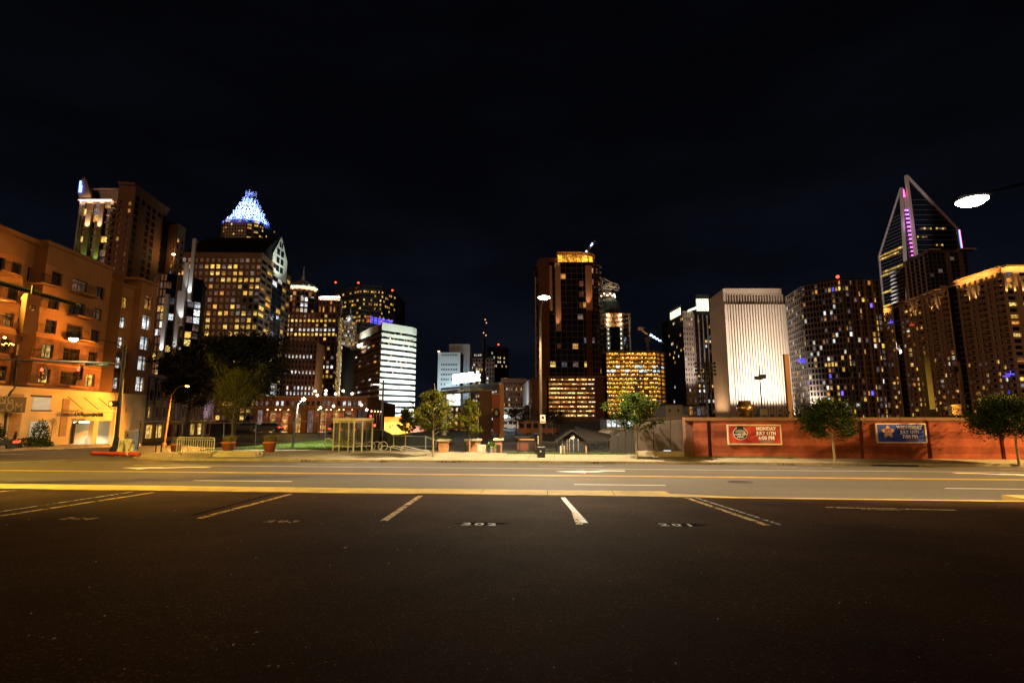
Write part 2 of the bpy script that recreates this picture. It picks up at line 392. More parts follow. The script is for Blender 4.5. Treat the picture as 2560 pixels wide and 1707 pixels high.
def paint(name, c, wear=.45, scale=9):
    m, nt, b = newmat(name); N = nt.nodes.new; K = nt.links.new
    t = N('ShaderNodeTexCoord'); n = N('ShaderNodeTexNoise'); n.inputs['Scale'].default_value = scale; n.inputs['Detail'].default_value = 9; n.inputs['Roughness'].default_value = .7
    K(t.outputs['Object'], n.inputs['Vector']); b.inputs['Base Color'].default_value = (*c, 1); b.inputs['Roughness'].default_value = .6
    mr = N('ShaderNodeMapRange'); mr.inputs[1].default_value = wear - .05; mr.inputs[2].default_value = wear + .05; K(n.outputs[0], mr.inputs[0])
    K(mr.outputs[0], b.inputs['Alpha'])
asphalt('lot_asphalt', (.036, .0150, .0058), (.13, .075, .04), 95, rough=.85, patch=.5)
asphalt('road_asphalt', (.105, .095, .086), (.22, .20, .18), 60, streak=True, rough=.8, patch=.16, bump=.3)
asphalt('street_asphalt', (.075, .068, .06), (.18, .17, .15), 50, rough=.7, patch=.25, bump=.3)
mat('earth', (.03, .028, .025), .9, .4, .05)
mat('concrete', (.33, .285, .185), .85, .18, 1.3, .3, 30)
mat('near_kerb_sodium_tint', (.52, .37, .10), .8, .25, 1.6, .35, 26); mat('kerb_concrete', (.42, .355, .235), .85, .22, 2.2, .35, 26)  # near kerb is plain concrete, the yellow of sodium light put into its colour
mat('joint', (.05, .045, .035), .95)
paint('white_paint', (.80, .78, .72), .33, 7); paint('white_worn', (.62, .60, .55), .50, 11); paint('yellow_paint', (.85, .48, .02), .30, 6)
paint('orange_worn', (.60, .36, .10), .46, 10); paint('stencil', (.58, .42, .20), .47, 14); paint('stencil_white', (.72, .68, .58), .42, 12)
mat('crack', (.007, .006, .005), .95); mat('manhole_iron', (.03, .026, .022), .6, .3, 20)
mat('black_patch', (.010, .009, .009), .9)
mat('grass_soil', (.03, .06, .018), .95, .4, 1.5, .5, 14)
m_, nt_, b_ = newmat('grass_blade')
ge_ = nt_.nodes.new('ShaderNodeNewGeometry'); r_ = nt_.nodes.new('ShaderNodeValToRGB'); nt_.links.new(ge_.outputs['Random Per Island'], r_.inputs[0])
r_.color_ramp.elements[0].color = (.03, .07, .008, 1); r_.color_ramp.elements[1].color = (.10, .16, .015, 1); nt_.links.new(r_.outputs[0], b_.inputs['Base Color'])
mat('black_metal', (.012, .012, .013), .45, .2, 6, spec=.5)
mat('dark_bronze', (.035, .022, .014), .5, .3, 3)
mat('galv', (.42, .42, .40), .4, .2, 5, metal=.6)
mat('steel_dull', (.30, .30, .29), .5, .25, 4, metal=.3); mat('bright_steel', (.66, .64, .58), .4, .15, 5, metal=.25); mat('arm_steel', (.10, .10, .10), .3, .2, 5, metal=.5)
mat('cream_paint', (.62, .55, .42), .6, .12, 3)
glassmat('glass', (.010, .012, .018)); glassmat('glass_blue', (.012, .018, .03)); glassmat('glass_warm', (.022, .014, .008))
litmat('lit_yellow', (1, .55, .08), (1, .68, .20), .5, 1.7); litmat('lit_orange', (1, .36, .06), (1, .52, .14), .35, 1.3)
litmat('lit_white', (1, .86, .66), (.86, .95, 1), .6, 1.8); litmat('lit_dim', (1, .42, .12), (.7, .72, .9), .05, .28)
litmat('lit_blue', (.05, .10, 1), (.25, .12, 1), 1.0, 2.2, .5); litmat('lit_red', (1, .12, .03), (1, .2, .05), .5, 1.0)
litmat('lit_garage', (1, .32, .04), (1, .50, .14), .3, 1.6, .97); litmat('lit_site', (1, .33, .02), (1, .45, .05), .3, 1.5, .97)
litmat('lit_cool', (.75, .95, 1), (.95, 1, .92), .7, 1.8)
emis('lamp_white', (1, .93, .74), 60); emis('lamp_sodium', (1, .42, .06), 40); emis('lamp_led', (.85, .93, 1), 30); emis('lamp_dot', (1, .80, .55), 14)
emis('red_lamp', (1, .04, .02), 12); emis('red_beacon', (1, .05, .02), 6); emis('orange_hand', (1, .28, .03), 7)
SOD = (1, .46, .10); WARM = (1, .74, .42); WHT = (1, .88, .68); LED = (.80, .92, 1.0)

# ------------------------------------------------------------------ ground, lot, road
def sheet(name, m, qs, ss, zoff, zf=None, kind='structure', parent=None):
    b = MB()
    for q in qs:
        for s in ss:
            x, y = W(s, q); b.v.append((x, y, (zf(s, q) if zf else gz(x, y)) + zoff))
    n = len(ss)
    for j in range(len(qs) - 1):
        for i in range(n - 1): b.f.append((j * n + i, j * n + i + 1, (j + 1) * n + i + 1, (j + 1) * n + i))
    return b.build(name, m, parent, kind=kind)
frange = lambda a, b, st: [a + st * i for i in range(int((b - a) / st + .5) + 1)]
sheet('ground', 'earth', [-60, -30, 0, 11, 12.75, 19, 22.3, 25.6, 28.8, 29.2, 34, 45, 60, 76, 120, 400, 5000], [-5000, -600, -150, -60, -31, -26, -22, -10, 10, 40, 150, 600, 5000], -.16)
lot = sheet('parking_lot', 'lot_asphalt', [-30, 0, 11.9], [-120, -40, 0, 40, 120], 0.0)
road = sheet('road', 'road_asphalt', [12.05, 12.75, 15, 18.97, 22.3, 25.6, 28.93], [-200, -60, -20, 20, 60, 200], 0.0, lambda s, q: roadz(max(q, 12.75)))
cross = sheet('side_street', 'street_asphalt', [28.93, 33, 38, 44, 50, 58, 66, 76, 95], [-140, -60, -44, -36, -31, -28, -25, -22.0], 0.0, lambda s, q: -1.47 - .031 * (min(q, 76) - 28.93))
def rect(parent, m, s0, s1, q0, q1, name, zf=roadz, off=.004, skew=0.0):
    b = MB(); pts = []
    for s, q in ((s0, q0), (s1, q0), (s1 + skew, q1), (s0 + skew, q1)):
        x, y = W(s, q); pts.append((x, y, zf(q) + off))
    return b.quad(*pts).build(name, m, parent)
# near kerb strip of concrete slabs with a dropped driveway
kerb = bpy.data.objects.new('near_pavement', None); col.objects.link(kerb); kerb['kind'] = 'structure'; ORG[kerb.name] = Vector((0, 0, 0))
rk = random.Random(4)
def kslab(s0, s1, q0, q1, zt, zb, name='slab', m='near_kerb_sodium_tint', par=None):
    b = MB(); lo = []; hi = []
    for s, q in ((s0, q0), (s1, q0), (s1, q1), (s0, q1)):
        x, y = W(s, q); lo.append((x, y, zb)); hi.append((x, y, zt(s, q) if callable(zt) else zt))
    b.v = lo + hi; b.f = [(3, 2, 1, 0), (4, 5, 6, 7), (0, 1, 5, 4), (1, 2, 6, 5), (2, 3, 7, 6), (3, 0, 4, 7)]
    return b.build(name, m, par or kerb)
s = -26.0
while s < 2.6:
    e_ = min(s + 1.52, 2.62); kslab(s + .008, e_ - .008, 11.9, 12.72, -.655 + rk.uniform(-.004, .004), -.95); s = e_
for a, b0, w0, w1 in ((2.63, 4.2, .60, .30), (4.2, 7.4, .30, .26), (7.4, 10.0, .26, .26)):
    bb = MB(); pts = [W(a, 11.9), W(b0, 11.9), W(b0, 11.9 + w1), W(a, 11.9 + w0)]
    za, zb_ = (-.655 if a < 3 else -.668), -.668
    bb.v = [(x, y, -.95) for x, y in pts] + [(pts[0][0], pts[0][1], za), (pts[1][0], pts[1][1], zb_), (pts[2][0], pts[2][1], zb_ - .02), (pts[3][0], pts[3][1], za - .02)]
    bb.f = [(3, 2, 1, 0), (4, 5, 6, 7), (0, 1, 5, 4), (1, 2, 6, 5), (2, 3, 7, 6), (3, 0, 4, 7)]; bb.build('dropped_kerb', 'near_kerb_sodium_tint', kerb)
sheet('driveway_apron', 'road_asphalt', [12.1, 12.45, 12.78], [2.6, 5, 7.5, 10.0], .006, lambda s, q: -.695 - .16 * (q - 12.1))
s = 10.0
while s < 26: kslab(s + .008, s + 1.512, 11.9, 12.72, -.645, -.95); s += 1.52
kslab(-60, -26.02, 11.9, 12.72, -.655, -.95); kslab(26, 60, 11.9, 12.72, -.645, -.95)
# lane markings
for q, w_, m, n_ in ((18.97, .13, 'yellow_paint', 'centre_line'), (18.70, .11, 'yellow_paint', 'centre_line')):
    rect(road, m, -200 if q > 18.9 else -200, 200, q - w_ / 2, q + w_ / 2, n_)
rect(road, 'white_paint', -19, 200, 22.24, 22.36, 'lane_line')
rect(road, 'white_paint', -60, -26, 22.24, 22.36, 'lane_line')
for px0, px1, py, q in ((485, 730, 1193, 15.66), (1435, 1664, 1202, 15.66), (2362, 2640, 1210, 15.66), (-500, -240, 1185, 15.66), (742, 890, 1154, 25.6), (1350, 1508, 1159, 25.6), (1925, 2080, 1165, 25.6), (2500, 2700, 1176, 25.6), (180, 330, 1150, 25.6)):
    a = PQ(px0, py, q); b_p = PQ(px1, py, q); rect(road, 'white_paint', SQ(a.x, a.y)[0], SQ(b_p.x, b_p.y)[0], q - .055, q + .055, 'lane_dash')
ARW = [(-1.25, -.10), (-.25, -.52), (-.25, -.22), (.15, -.22), (.55, .16), (1.15, .16), (1.15, .42), (.35, .42), (-.05, .10), (-.25, .10), (-.25, .30)]
def arrow(px, qc, k, fl=1):
    c = PQ(px, 1170, qc); sc0 = SQ(c.x, c.y)[0]; b = MB(); pts = []
    for s_, q_ in ARW:
        q = qc + q_ * k * 1.3; x, y = W(sc0 + s_ * k * 1.05 * fl, q); pts.append((x, y, roadz(q) + .005))
    b.quad(*pts).build('turn_arrow', 'white_paint', road)
arrow(1480, 20.85, 1.1); arrow(2495, 21.2, 1.05, -1); arrow(410, 20.9, 1.35)
# stop line and lane pieces on the side street
def gstrip(p0, p1, w_, m, name, parent, off=.006, n=1, zf=None):
    a, b_p = (Vector(p0), Vector(p1)); d = (b_p - a).xy.normalized(); nn = Vector((-d.y, d.x)) * w_ / 2; b = MB(); k = n
    for i in range(k + 1):
        t = i / k; p = a.lerp(b_p, t)
        for sg in (1, -1):
            x, y = p.x + nn.x * sg, p.y + nn.y * sg; b.v.append((x, y, (zf(x, y) if zf else gz(x, y)) + off))
    for i in range(k): b.f.append((2 * i, 2 * i + 1, 2 * i + 3, 2 * i + 2))
    return b.build(name, m, parent)
csz = lambda x, y: -1.47 - .031 * (min(SQ(x, y)[1], 76) - 28.93)
gstrip(G(108, 1121.5), G(155, 1122.5), .5, 'white_paint', 'lane_dash', cross, zf=csz)
gstrip(G(-60, 1137), G(60, 1134.5), .35, 'white_paint', 'stop_line', cross, zf=csz)
gstrip(G(-40, 1158), G(165, 1150), .16, 'white_paint', 'edge_line', road, zf=lambda x, y: roadz(SQ(x, y)[1]))
gstrip(G(60, 1129), G(330, 1117), .16, 'yellow_paint', 'centre_line', cross, zf=csz)

# parking stall lines, numbers, cracks and stains on the lot
lotz = lambda x, y: roadz(SQ(x, y)[1])
for (a, b2, c, d_), w_, m in (((1077, 1228, 958, 1303), .11, 'orange_worn'), ((1392, 1233, 1462, 1307), .10, 'stencil_white'), ((1436, 1280, 1449, 1311), .10, 'orange_worn'),
                          ((1656, 1229, 1918, 1313), .11, 'orange_worn'), ((1740, 1244, 1955, 1313), .06, 'white_worn'), ((790, 1225, 496, 1296), .11, 'orange_worn'),
                          ((740, 1227, 480, 1288), .07, 'black_patch'), ((500, 1219, -60, 1299), .10, 'orange_worn'), ((440, 1219, -60, 1288), .07, 'white_worn'), ((190, 1219, -200, 1246), .10, 'orange_worn'),
                          ((2065, 1268, 2390, 1275), .10, 'stencil'), ((2150, 1273, 2250, 1275), .05, 'orange_worn')):
    gstrip(G(a, b2), G(c, d_), w_, m, 'stall_line', lot, .004, 6, lotz)
def lotpatch(px, py, w_, d_, m, name, seed):
    g = G(px, py); rg = random.Random(seed); b = MB(); pts = []
    for i in range(22):
        an = 2 * pi * i / 22; r = rg.uniform(.72, 1.1); x, y = g.x + cos(an) * w_ * r, g.y + sin(an) * d_ * r; pts.append((x, y, lotz(x, y) + .003))
    b.quad(*pts).build(name, m, lot)
lotpatch(1205, 1309, .42, .16, 'black_patch', 'sealer_patch', 1); lotpatch(1720, 1312, .36, .12, 'black_patch', 'sealer_patch', 2)
for s_, px, py, m in (('204', 195, 1297, 'stencil'), ('203', 706, 1304, 'stencil'), ('202', 1198, 1311, 'stencil_white'), ('201', 1692, 1313, 'stencil_white')):
    g = G(px, py); xd = (CP, -SP_, .0); ud = (SP_, CP, -.056)
    text(s_, .30, m, 'stall_number', lot, (g.x, g.y, lotz(g.x, g.y) + .0065), xd, ud, 0.0, bold=.006, xs=.95, space=1.25)
def crack(pts, w_, seed):
    rg = random.Random(seed); pl = [G(*p) for p in pts]; out = [pl[0]]
    for a, b2 in zip(pl, pl[1:]):
        n = max(2, int((b2 - a).length / .05)); d = (b2 - a).xy.normalized(); nn = Vector((-d.y, d.x))
        for i in range(1, n + 1):
            p = a.lerp(b2, i / n); j = rg.gauss(0, .012) if i < n else 0; out.append(Vector((p.x + nn.x * j, p.y + nn.y * j, 0)))
    b = MB(); L_ = len(out)
    for i, p in enumerate(out):
        d = (out[min(i + 1, L_ - 1)] - out[max(i - 1, 0)]).xy.normalized(); nn = Vector((-d.y, d.x)) * w_ * rg.uniform(.3, 1.2) * (.35 + .65 * sin(pi * i / (L_ - 1)))
        for sg in (1, -1): x, y = p.x + nn.x * sg, p.y + nn.y * sg; b.v.append((x, y, lotz(x, y) + .0025))
    for i in range(L_ - 1): b.f.append((2 * i, 2 * i + 1, 2 * i + 3, 2 * i + 2))
    b.build('crack', 'crack', lot)
for i, (pts, w_) in enumerate((([(1440, 1315), (1480, 1390), (1560, 1480), (1640, 1538), (1780, 1552), (1920, 1577), (2060, 1592), (2250, 1632), (2420, 1668), (2570, 1690)], .009),
                               ([(1690, 1568), (1720, 1600), (1640, 1640), (1545, 1672), (1480, 1690)], .006), ([(400, 1510), (700, 1490), (1000, 1481), (1260, 1470), (1420, 1460)], .006),
                               ([(1500, 1382), (1750, 1386), (1960, 1380)], .005), ([(1420, 1460), (1510, 1480), (1560, 1482)], .005), ([(1540, 1330), (1900, 1336), (2200, 1370), (2500, 1432)], .005),
                               ([(2180, 1262), (2300, 1272), (2420, 1290)], .010), ([(1690, 1562), (1740, 1566), (1765, 1565)], .006), ([(300, 1520), (430, 1440), (470, 1360)], .005))): crack(pts, w_, i)
rg = random.Random(12); b = MB()
for i in range(130):
    px, py = rg.uniform(0, 2560), 1240 + 460 * rg.random() ** 1.4; g = G(px, py); sz = rg.uniform(.004, .014) * (2.2 if rg.random() < .06 else 1); an = rg.random() * pi; z = lotz(g.x, g.y)
    c, s_ = cos(an) * sz, sin(an) * sz; b.quad((g.x - c, g.y - s_, z + .003), (g.x + s_ * .5, g.y - c * .5, z + .006), (g.x + c, g.y + s_, z + .004), (g.x - s_ * .5, g.y + c * .5, z + .010))
mat('litter', (.45, .33, .20), .8, .5, 40)
o = b.build('litter', 'litter'); tag(o, 'dry leaf scraps and grit strewn over the dark parking lot', 'litter'); o['kind'] = 'stuff'

M['black_patch'].node_tree.nodes['Principled BSDF'].inputs['Specular IOR Level'].default_value = 0.0
M['lot_asphalt'].node_tree.nodes['Principled BSDF'].inputs['Specular IOR Level'].default_value = .03
for i_, (px_, q_) in enumerate(((1850, 16.9), (905, 20.6), (330, 24.2))):
    g_ = PQ(px_, 1180, q_); zz_ = roadz(q_) + .004; MB().lathe((g_.x, g_.y, zz_), [(.36, 0), (.36, .006)], 24).build('manhole_cover', 'manhole_iron', road)
# far pavement with kerb stones
def qf(s):
    if s > -21: return 28.95
    t = clamp(-(s + 21), 0, 7.9); return 28.95 + 8 - sqrt(64 - t * t)
ss = frange(-28.8, -21, .6) + frange(-18, 90, 3.0); b = MB()
swz = lambda q: -1.34 + .012 * (min(q, 34) - 29)
for s in ss:
    q0 = qf(s) + .16; q1 = 36.2 if s < -4 else 33.6
    for q in (q0, max(q0 + .4, (q0 + q1) / 2), max(q0 + .8, q1)):
        x, y = W(s, q); b.v.append((x, y, swz(q) - .30 * clamp((-23 - s) / 8, 0, 1)))
n = len(ss)
for i in range(n - 1):
    for j in range(2): a = 3 * i + j; b.f.append((a, a + 3, a + 4, a + 1))
walk = b.build('far_pavement', 'concrete', kind='structure')
s = -28.6
while s < 60:
    e_ = s + (.7 if s < -21 else rk.choice((2.4, 3.05, 3.05))); q0, q1 = qf(s), qf(e_); bb = MB(); lo = []; hi = []
    dz = -.30 * clamp((-23 - s) / 8, 0, 1)
    gap = .008
    if not (14.6 < s < 17.0):
        for (ss_, qq) in ((s + gap, q0), (e_ - gap, q1), (e_ - gap, q1 + .17), (s + gap, q0 + .17)):
            x, y = W(ss_, qq); lo.append((x, y, -1.95)); hi.append((x, y, -1.335 + dz - rk.uniform(0, .006)))
        bb.v = lo + hi; bb.f = [(3, 2, 1, 0), (4, 5, 6, 7), (0, 1, 5, 4), (1, 2, 6, 5), (2, 3, 7, 6), (3, 0, 4, 7)]; bb.build('kerb_stone', 'kerb_concrete', walk)
    else:
        for (ss_, qq) in ((s, q0 + .02), (e_, q1 + .02), (e_, q1 + .17), (s, q0 + .17)):
            x, y = W(ss_, qq); lo.append((x, y, -1.42)); hi.append((x, y, -1.33))
        bb.v = lo + hi; bb.f = [(3, 2, 1, 0), (4, 5, 6, 7), (0, 1, 5, 4), (1, 2, 6, 5), (2, 3, 7, 6), (3, 0, 4, 7)]; bb.build('drain_lintel', 'kerb_concrete', walk)
    s = e_
# joints scored across the far pavement
for s in frange(-18, 40, 1.5): rect(walk, 'joint', s, s + .02, 29.14, 33.5, 'pavement_joint', swz, .003)
# grass verge and lawn
def patchsheet(name, m, pts, off, parent=None):
    b = MB(); b.quad(*[(x, y, z + off) for x, y, z in pts]); return b.build(name, m, parent, kind='structure')
lawn_pts = [Vector((*W(-20.5, 36.0), 0)), Vector((*W(-11.2, 36.0), 0)), Vector((*W(-15, 60), 0)), Vector((*W(-27, 60), 0)), Vector((*W(-23, 44), 0))]
gl_ = lambda s, q: gz(*W(s, q))
lawn = sheet('lawn', 'grass_soil', [36.0, 40, 44, 50, 60], [-26, -23, -20, -17, -14, -11.2], .03, gl_)
plaza = sheet('entrance_plaza', 'street_asphalt', [33.6, 38, 46, 60, 75], [-11.2, -4, 4, 9], .0, lambda s, q: -1.31)
b = MB(); rg = random.Random(5)
x0, x1 = min(p.x for p in lawn_pts), max(p.x for p in lawn_pts); y0, y1 = min(p.y for p in lawn_pts), max(p.y for p in lawn_pts)
def inside(x, y, poly):
    r = False; j = len(poly) - 1
    for i in range(len(poly)):
        if (poly[i].y > y) != (poly[j].y > y) and x < (poly[j].x - poly[i].x) * (y - poly[i].y) / (poly[j].y - poly[i].y) + poly[i].x: r = not r
        j = i
    return r
def blade(b, x, y, z, h, rg):
    an = rg.random() * 2 * pi; w_ = h * .16; c, s_ = cos(an) * w_, sin(an) * w_; lx, ly = rg.gauss(0, h * .35), rg.gauss(0, h * .35); k = len(b.v)
    b.v += [(x - c, y - s_, z), (x + c, y + s_, z), (x + lx, y + ly, z + h)]; b.f.append((k, k + 1, k + 2))
for i in range(42000):
    s, q = rg.uniform(-25.8, -11.3), 36.05 + 23.5 * rg.random() ** 1.6; x, y = W(s, q); blade(b, x, y, gz(x, y) + .02, rg.uniform(.07, .16), rg)
o = b.build('lawn_grass', 'grass_blade'); tag(o, 'mown green grass on the corner lawn behind the planters', 'grass'); o['kind'] = 'stuff'
b = MB()
for i in range(9000):
    s = rg.uniform(-3, 13.5); q = 33.2 + abs(rg.gauss(0, .35)); x, y = W(s, q); blade(b, x, y, swz(q), rg.uniform(.05, .12), rg)
for i in range(5000):
    s = rg.uniform(8.0, 14.0); q = 31.75 + rg.uniform(-.35, .35); x, y = W(s, q); blade(b, x, y, swz(q), rg.uniform(.04, .11), rg)
o = b.build('verge_grass', 'grass_blade'); tag(o, 'thin strip of grass along the back of the far pavement', 'grass'); o['kind'] = 'stuff'
b = MB()
for i in range(420):
    s = rg.choice((-9.5, -6.2, -5.6, 2.3, 3.1, -14, 8.8, 12.4)) + rg.gauss(0, .3); q = 28.90 + abs(rg.gauss(0, .04)); x, y = W(s, q); blade(b, x, y, roadz(min(q, 28.9)) - .01, rg.uniform(.05, .17), rg)
o = b.build('kerb_weeds', mat('weed_dry', (.10, .075, .03), .9, .4, 30)); tag(o, 'dry weeds growing in the gutter along the far kerb', 'weeds'); o['kind'] = 'stuff'
# ------------------------------------------------------------------ the skyline
mat('stucco_brown', (.40, .25, .15), .85, .15, .08); mat('stucco_tan', (.46, .29, .17), .85, .12, .1)
mat('stone_brown', (.30, .17, .10), .85, .2, .12); mat('stone_grey', (.30, .27, .25), .85, .15, .1); mat('stone_beige', (.52, .42, .28), .8, .12, .1)
mat('brick_dark', (.15, .055, .030), .9, .2, .3); mat('white_panel', (.74, .76, .70), .6, .06, .05); mat('white_stone', (.72, .62, .52), .75, .08, .06)
mat('roof_dark', (.015, .014, .016), .6, .3, .1); mat('frame_pale', (.60, .52, .48), .6, .1, .1); mat('curtain_dark', (.03, .028, .028), .5, .2, .1)
mat('copper_ring', (.30, .36, .30), .6, .2, .2); mat('concrete_raw', (.34, .22, .14), .9, .2, .2); mat('rod_white', (.8, .82, .85), .4, .05, .1)
mat('balcony_white', (.62, .58, .55), .7, .1, .2); mat('rust_brown', (.20, .10, .05), .8, .25, .3); mat('slab_edge', (.16, .13, .12), .7, .2, .2)
def tower(T, foot, z0, z1, cm='roof_dark', dep=.5, roof='roof_dark'):
    MB().prism(shrink(foot, dep), z0, z1 - .3).build('core', cm, T)
    zt = z1 + .02; b = MB(); b.prism(shrink(foot, dep * .25), z1 - .25, z1 - .02).build('roof', roof, T)
def uplight(T, base, n, power, c, up=8.0, ang=40, off=1.2):
    base = Vector(base); n = Vector((n[0], n[1], 0)).normalized(); p = base + n * off
    MB().box((p.x, p.y, p.z - .2), (.5, .4, .25)).build('uplight', 'black_metal', T)
    light('uplight_lamp', 'SPOT', p, power, c, T, base + Vector((0, 0, up)) - n * .0, ang, .8, .15)
def beacon(T, p, r=.9):
    MB().tube([(p[0], p[1], p[2] - 4), (p[0], p[1], p[2])], .12, 6).build('mast', 'black_metal', T)
    MB().lathe((p[0], p[1], p[2]), [(.05, -r), (r * .8, -r * .5), (r, 0), (r * .8, r * .5), (.05, r)], 8).build('beacon', 'red_beacon', T, True)
def slabs(T, A, B, zs, out, th, m, name='balcony', rail=False):
    A = Vector((A[0], A[1], 0)); B = Vector((B[0], B[1], 0)); u = (B - A).normalized(); n = Vector((u.y, -u.x, 0)); c = (A + B) / 2 + n * out / 2; an = atan2(u.y, u.x)
    for z in zs:
        o = MB().box((c.x, c.y, z), ((B - A).length, out, th), an).build(name, m, T)
        if rail:
            c2 = c + n * (out / 2 - .06); MB().box((c2.x, c2.y, z + .6), ((B - A).length, .05, 1.0), an).build('railing', 'black_metal', o)
XY = lambda px, py, Y: tuple(P(px, py, Y).xy)

# --- left condominium tower with the fin
Y = 215; z = P(202, 504, Y).z; A = XY(202, 504, Y); B = XY(302, 504, Y)
T = thing('condominium_tower', 'brown stucco condominium tower with a blue lit fin and two uplit piers', 'building', (*A, -3))
foot = [A, B, (B[0] + 8, B[1] + 30), (A[0], A[1] + 30)]; tower(T, foot, -3, z)
nr = int((z + 3) / 3.15); lf = probs(3, [(.05, 'lit_yellow'), (.03, 'lit_orange'), (.12, 'lit_dim')])
Am = XY(284, 504, Y)
facade(T, A, Am, -3, z, 3, nr, .62, .86, 'stucco_brown', .4, lf, glass='glass_blue', ml=1, mr=.2)
facade(T, Am, B, -3, z, 1, nr, .86, .7, 'stucco_brown', 1.4, probs(8, [(.16, 'lit_orange'), (.1, 'lit_dim'), (.04, 'lit_yellow')]), glass='glass_warm')
slabs(T, Am, B, [z - 3.15 * k - 3.1 for k in range(nr - 2)], 1.3, .22, 'stucco_tan', rail=True)
for a, b2 in ((221, 234), (252, 263)):
    p0, p1 = P(a, 520, Y), P(b2, 520, Y); w_ = p1.x - p0.x; c = (p0.x + p1.x) / 2
    MB().box((c, Y - .4, (z - 3) / 2), (w_, .9, z + 3 - .4)).build('pier', 'stucco_tan', T)
    for py, cc, pw in ((578, (1, .80, .62), 6000), (660, (.35, 1, .25), 1500)):
        q = P((a + b2) / 2, py, Y - .8); uplight(T, (c, Y - .85, q.z), (0, -1, 0), pw, cc, 9, 62, 1.6)
MB().box(((A[0] + Am[0]) / 2, Y - .6, z + .3), (Am[0] - A[0] + .6, 1.2, .5)).build('ledge', 'frame_pale', T)
light('ledge_lamp', 'AREA', ((A[0] + Am[0]) / 2, Y - 2.2, z - .6), 500, (1, .75, .65), T, ((A[0] + Am[0]) / 2, Y, z + .3), size=Am[0] - A[0], size_y=.2)
zp = P(227, 475, Y + 3).z; a, b2 = P(224, 490, Y + 3), P(296, 490, Y + 3)
MB().box(((a.x + b2.x) / 2, Y + 12, (z + zp) / 2), (b2.x - a.x, 18, zp - z)).build('penthouse', 'glass_blue', T)
MB().box(((a.x + b2.x) / 2, Y + 12, zp + .3), (b2.x - a.x + 1, 19, .6)).build('penthouse_roof', 'stucco_brown', T)
fin = [P(202, 506, Y), P(229, 506, Y), P(227, 490, Y), P(222, 468, Y), P(217, 452, Y), P(211, 442, Y), P(197, 455, Y), P(193, 480, Y)]
MB().slab(fin, (0, 1.6, 0)).build('fin', 'stucco_tan', T)
p = P(201, 472, Y - .3); MB().box((p.x, p.y, p.z), (.9, .4, 3.2)).build('blue_fin_lamp', emis('blue_lamp', (.10, .22, 1), 9), T)
p = P(200, 466, Y - .3); MB().box((p.x, p.y, p.z + 1.0), (.4, .4, 3)).build('blue_fin_lamp', 'blue_lamp', T)
MB().box((A[0] + .3, Y - .2, (z - 3) / 2), (.7, .5, z + 3)).build('corner_strip', 'frame_pale', T)
# main block
pts, z2 = corners([(298, 462), (340, 465), (420, 528)], (1, 211)); Lc, C_, Rc = pts; foot = [Lc, C_, Rc, (Lc[0] + Rc[0] - C_[0], Rc[1] + 10)]
tower(T, foot, -3, z2, dep=.6); nr = int((z2 + 3) / 3.15)
sk = lambda r, c: (c in (1, 4) and r > 1) or r == 0
facade(T, Lc, C_, -3, z2, 2, nr, .35, .55, 'stucco_brown', .4, probs(5, [(.06, 'lit_orange'), (.05, 'lit_dim')]), skip=lambda r, c: r < 2)
facade(T, C_, Rc, -3, z2, 6, nr, .62, .72, 'stucco_brown', .4, probs(6, [(.06, 'lit_yellow'), (.04, 'lit_white'), (.12, 'lit_dim')]), skip=sk, glass='glass_blue')
MB().prism([(x, y - .8) for x, y in (Lc, C_)] + [(Rc[0] + .8, Rc[1]), (Lc[0], Rc[1])], z2, z2 + 1.2).build('parapet', 'stucco_brown', T)
pts, z3 = corners([(405, 567), (445, 558), (465, 571)], (1, 236)); Lc, C_, Rc = pts; foot = [Lc, C_, Rc, (Lc[0], Rc[1] + 8)]
tower(T, foot, -3, z3); nr = int((z3 + 3) / 3.15)
facade(T, Lc, C_, -3, z3, 3, nr, .4, .55, 'stucco_brown', .4, probs(15, [(.08, 'lit_yellow'), (.05, 'lit_dim')]), skip=lambda r, c: r < 3 or c == 1)
facade(T, C_, Rc, -3, z3, 2, nr, .4, .6, 'stucco_tan', .4, probs(16, [(.05, 'lit_yellow')]), skip=lambda r, c: r < 2)
p = P(434, 636, 234); MB().box((p.x, p.y, p.z), (1.1, .6, .6)).build('wall_lamp', 'lamp_dot', T); light('wall_lamp_bulb', 'POINT', (p.x, p.y - 1.5, p.z), 500, SOD, T)
# lower curved glass wing
zc_ = P(430, 684, 205).z; c0 = P(398, 700, 212); c1 = P(472, 684, 205); arc = []
for k in range(7):
    t = k / 6; x = c0.x + (c1.x - c0.x) * t; y = 209 - 6 * sin(pi * t) + 6 * t * t; arc.append((x, y))
foot = arc + [(c1.x - 8, 232), (c0.x, 232)]; tower(T, foot, -3, zc_, dep=.7); nr = int((zc_ + 3) / 3.15)
for k in range(6):
    solid = k in (1, 4)
    facade(T, arc[k], arc[k + 1], -3, zc_, 2, nr, .9 if not solid else .3, .8, 'stucco_tan' if solid else 'curtain_dark', .3, probs(30 + k, [(.07, 'lit_yellow'), (.05, 'lit_white'), (.12, 'lit_dim')]), glass='glass_blue', skip=(lambda r, c: c == 0) if solid else None)
for px, py, pw in ((399, 888, 4200), (449, 806, 3600), (470, 744, 4200), (432, 880, 1600)):
    p = P(px, py, 201.5); MB().box((p.x, 202.6, p.z + 12), (1.5, 1.0, 26)).build('lit_pier', 'white_panel', T)
    uplight(T, (p.x, 202.1, p.z), (0, -1, 0), pw, (.95, .95, 1), 8, 50, 1.3)

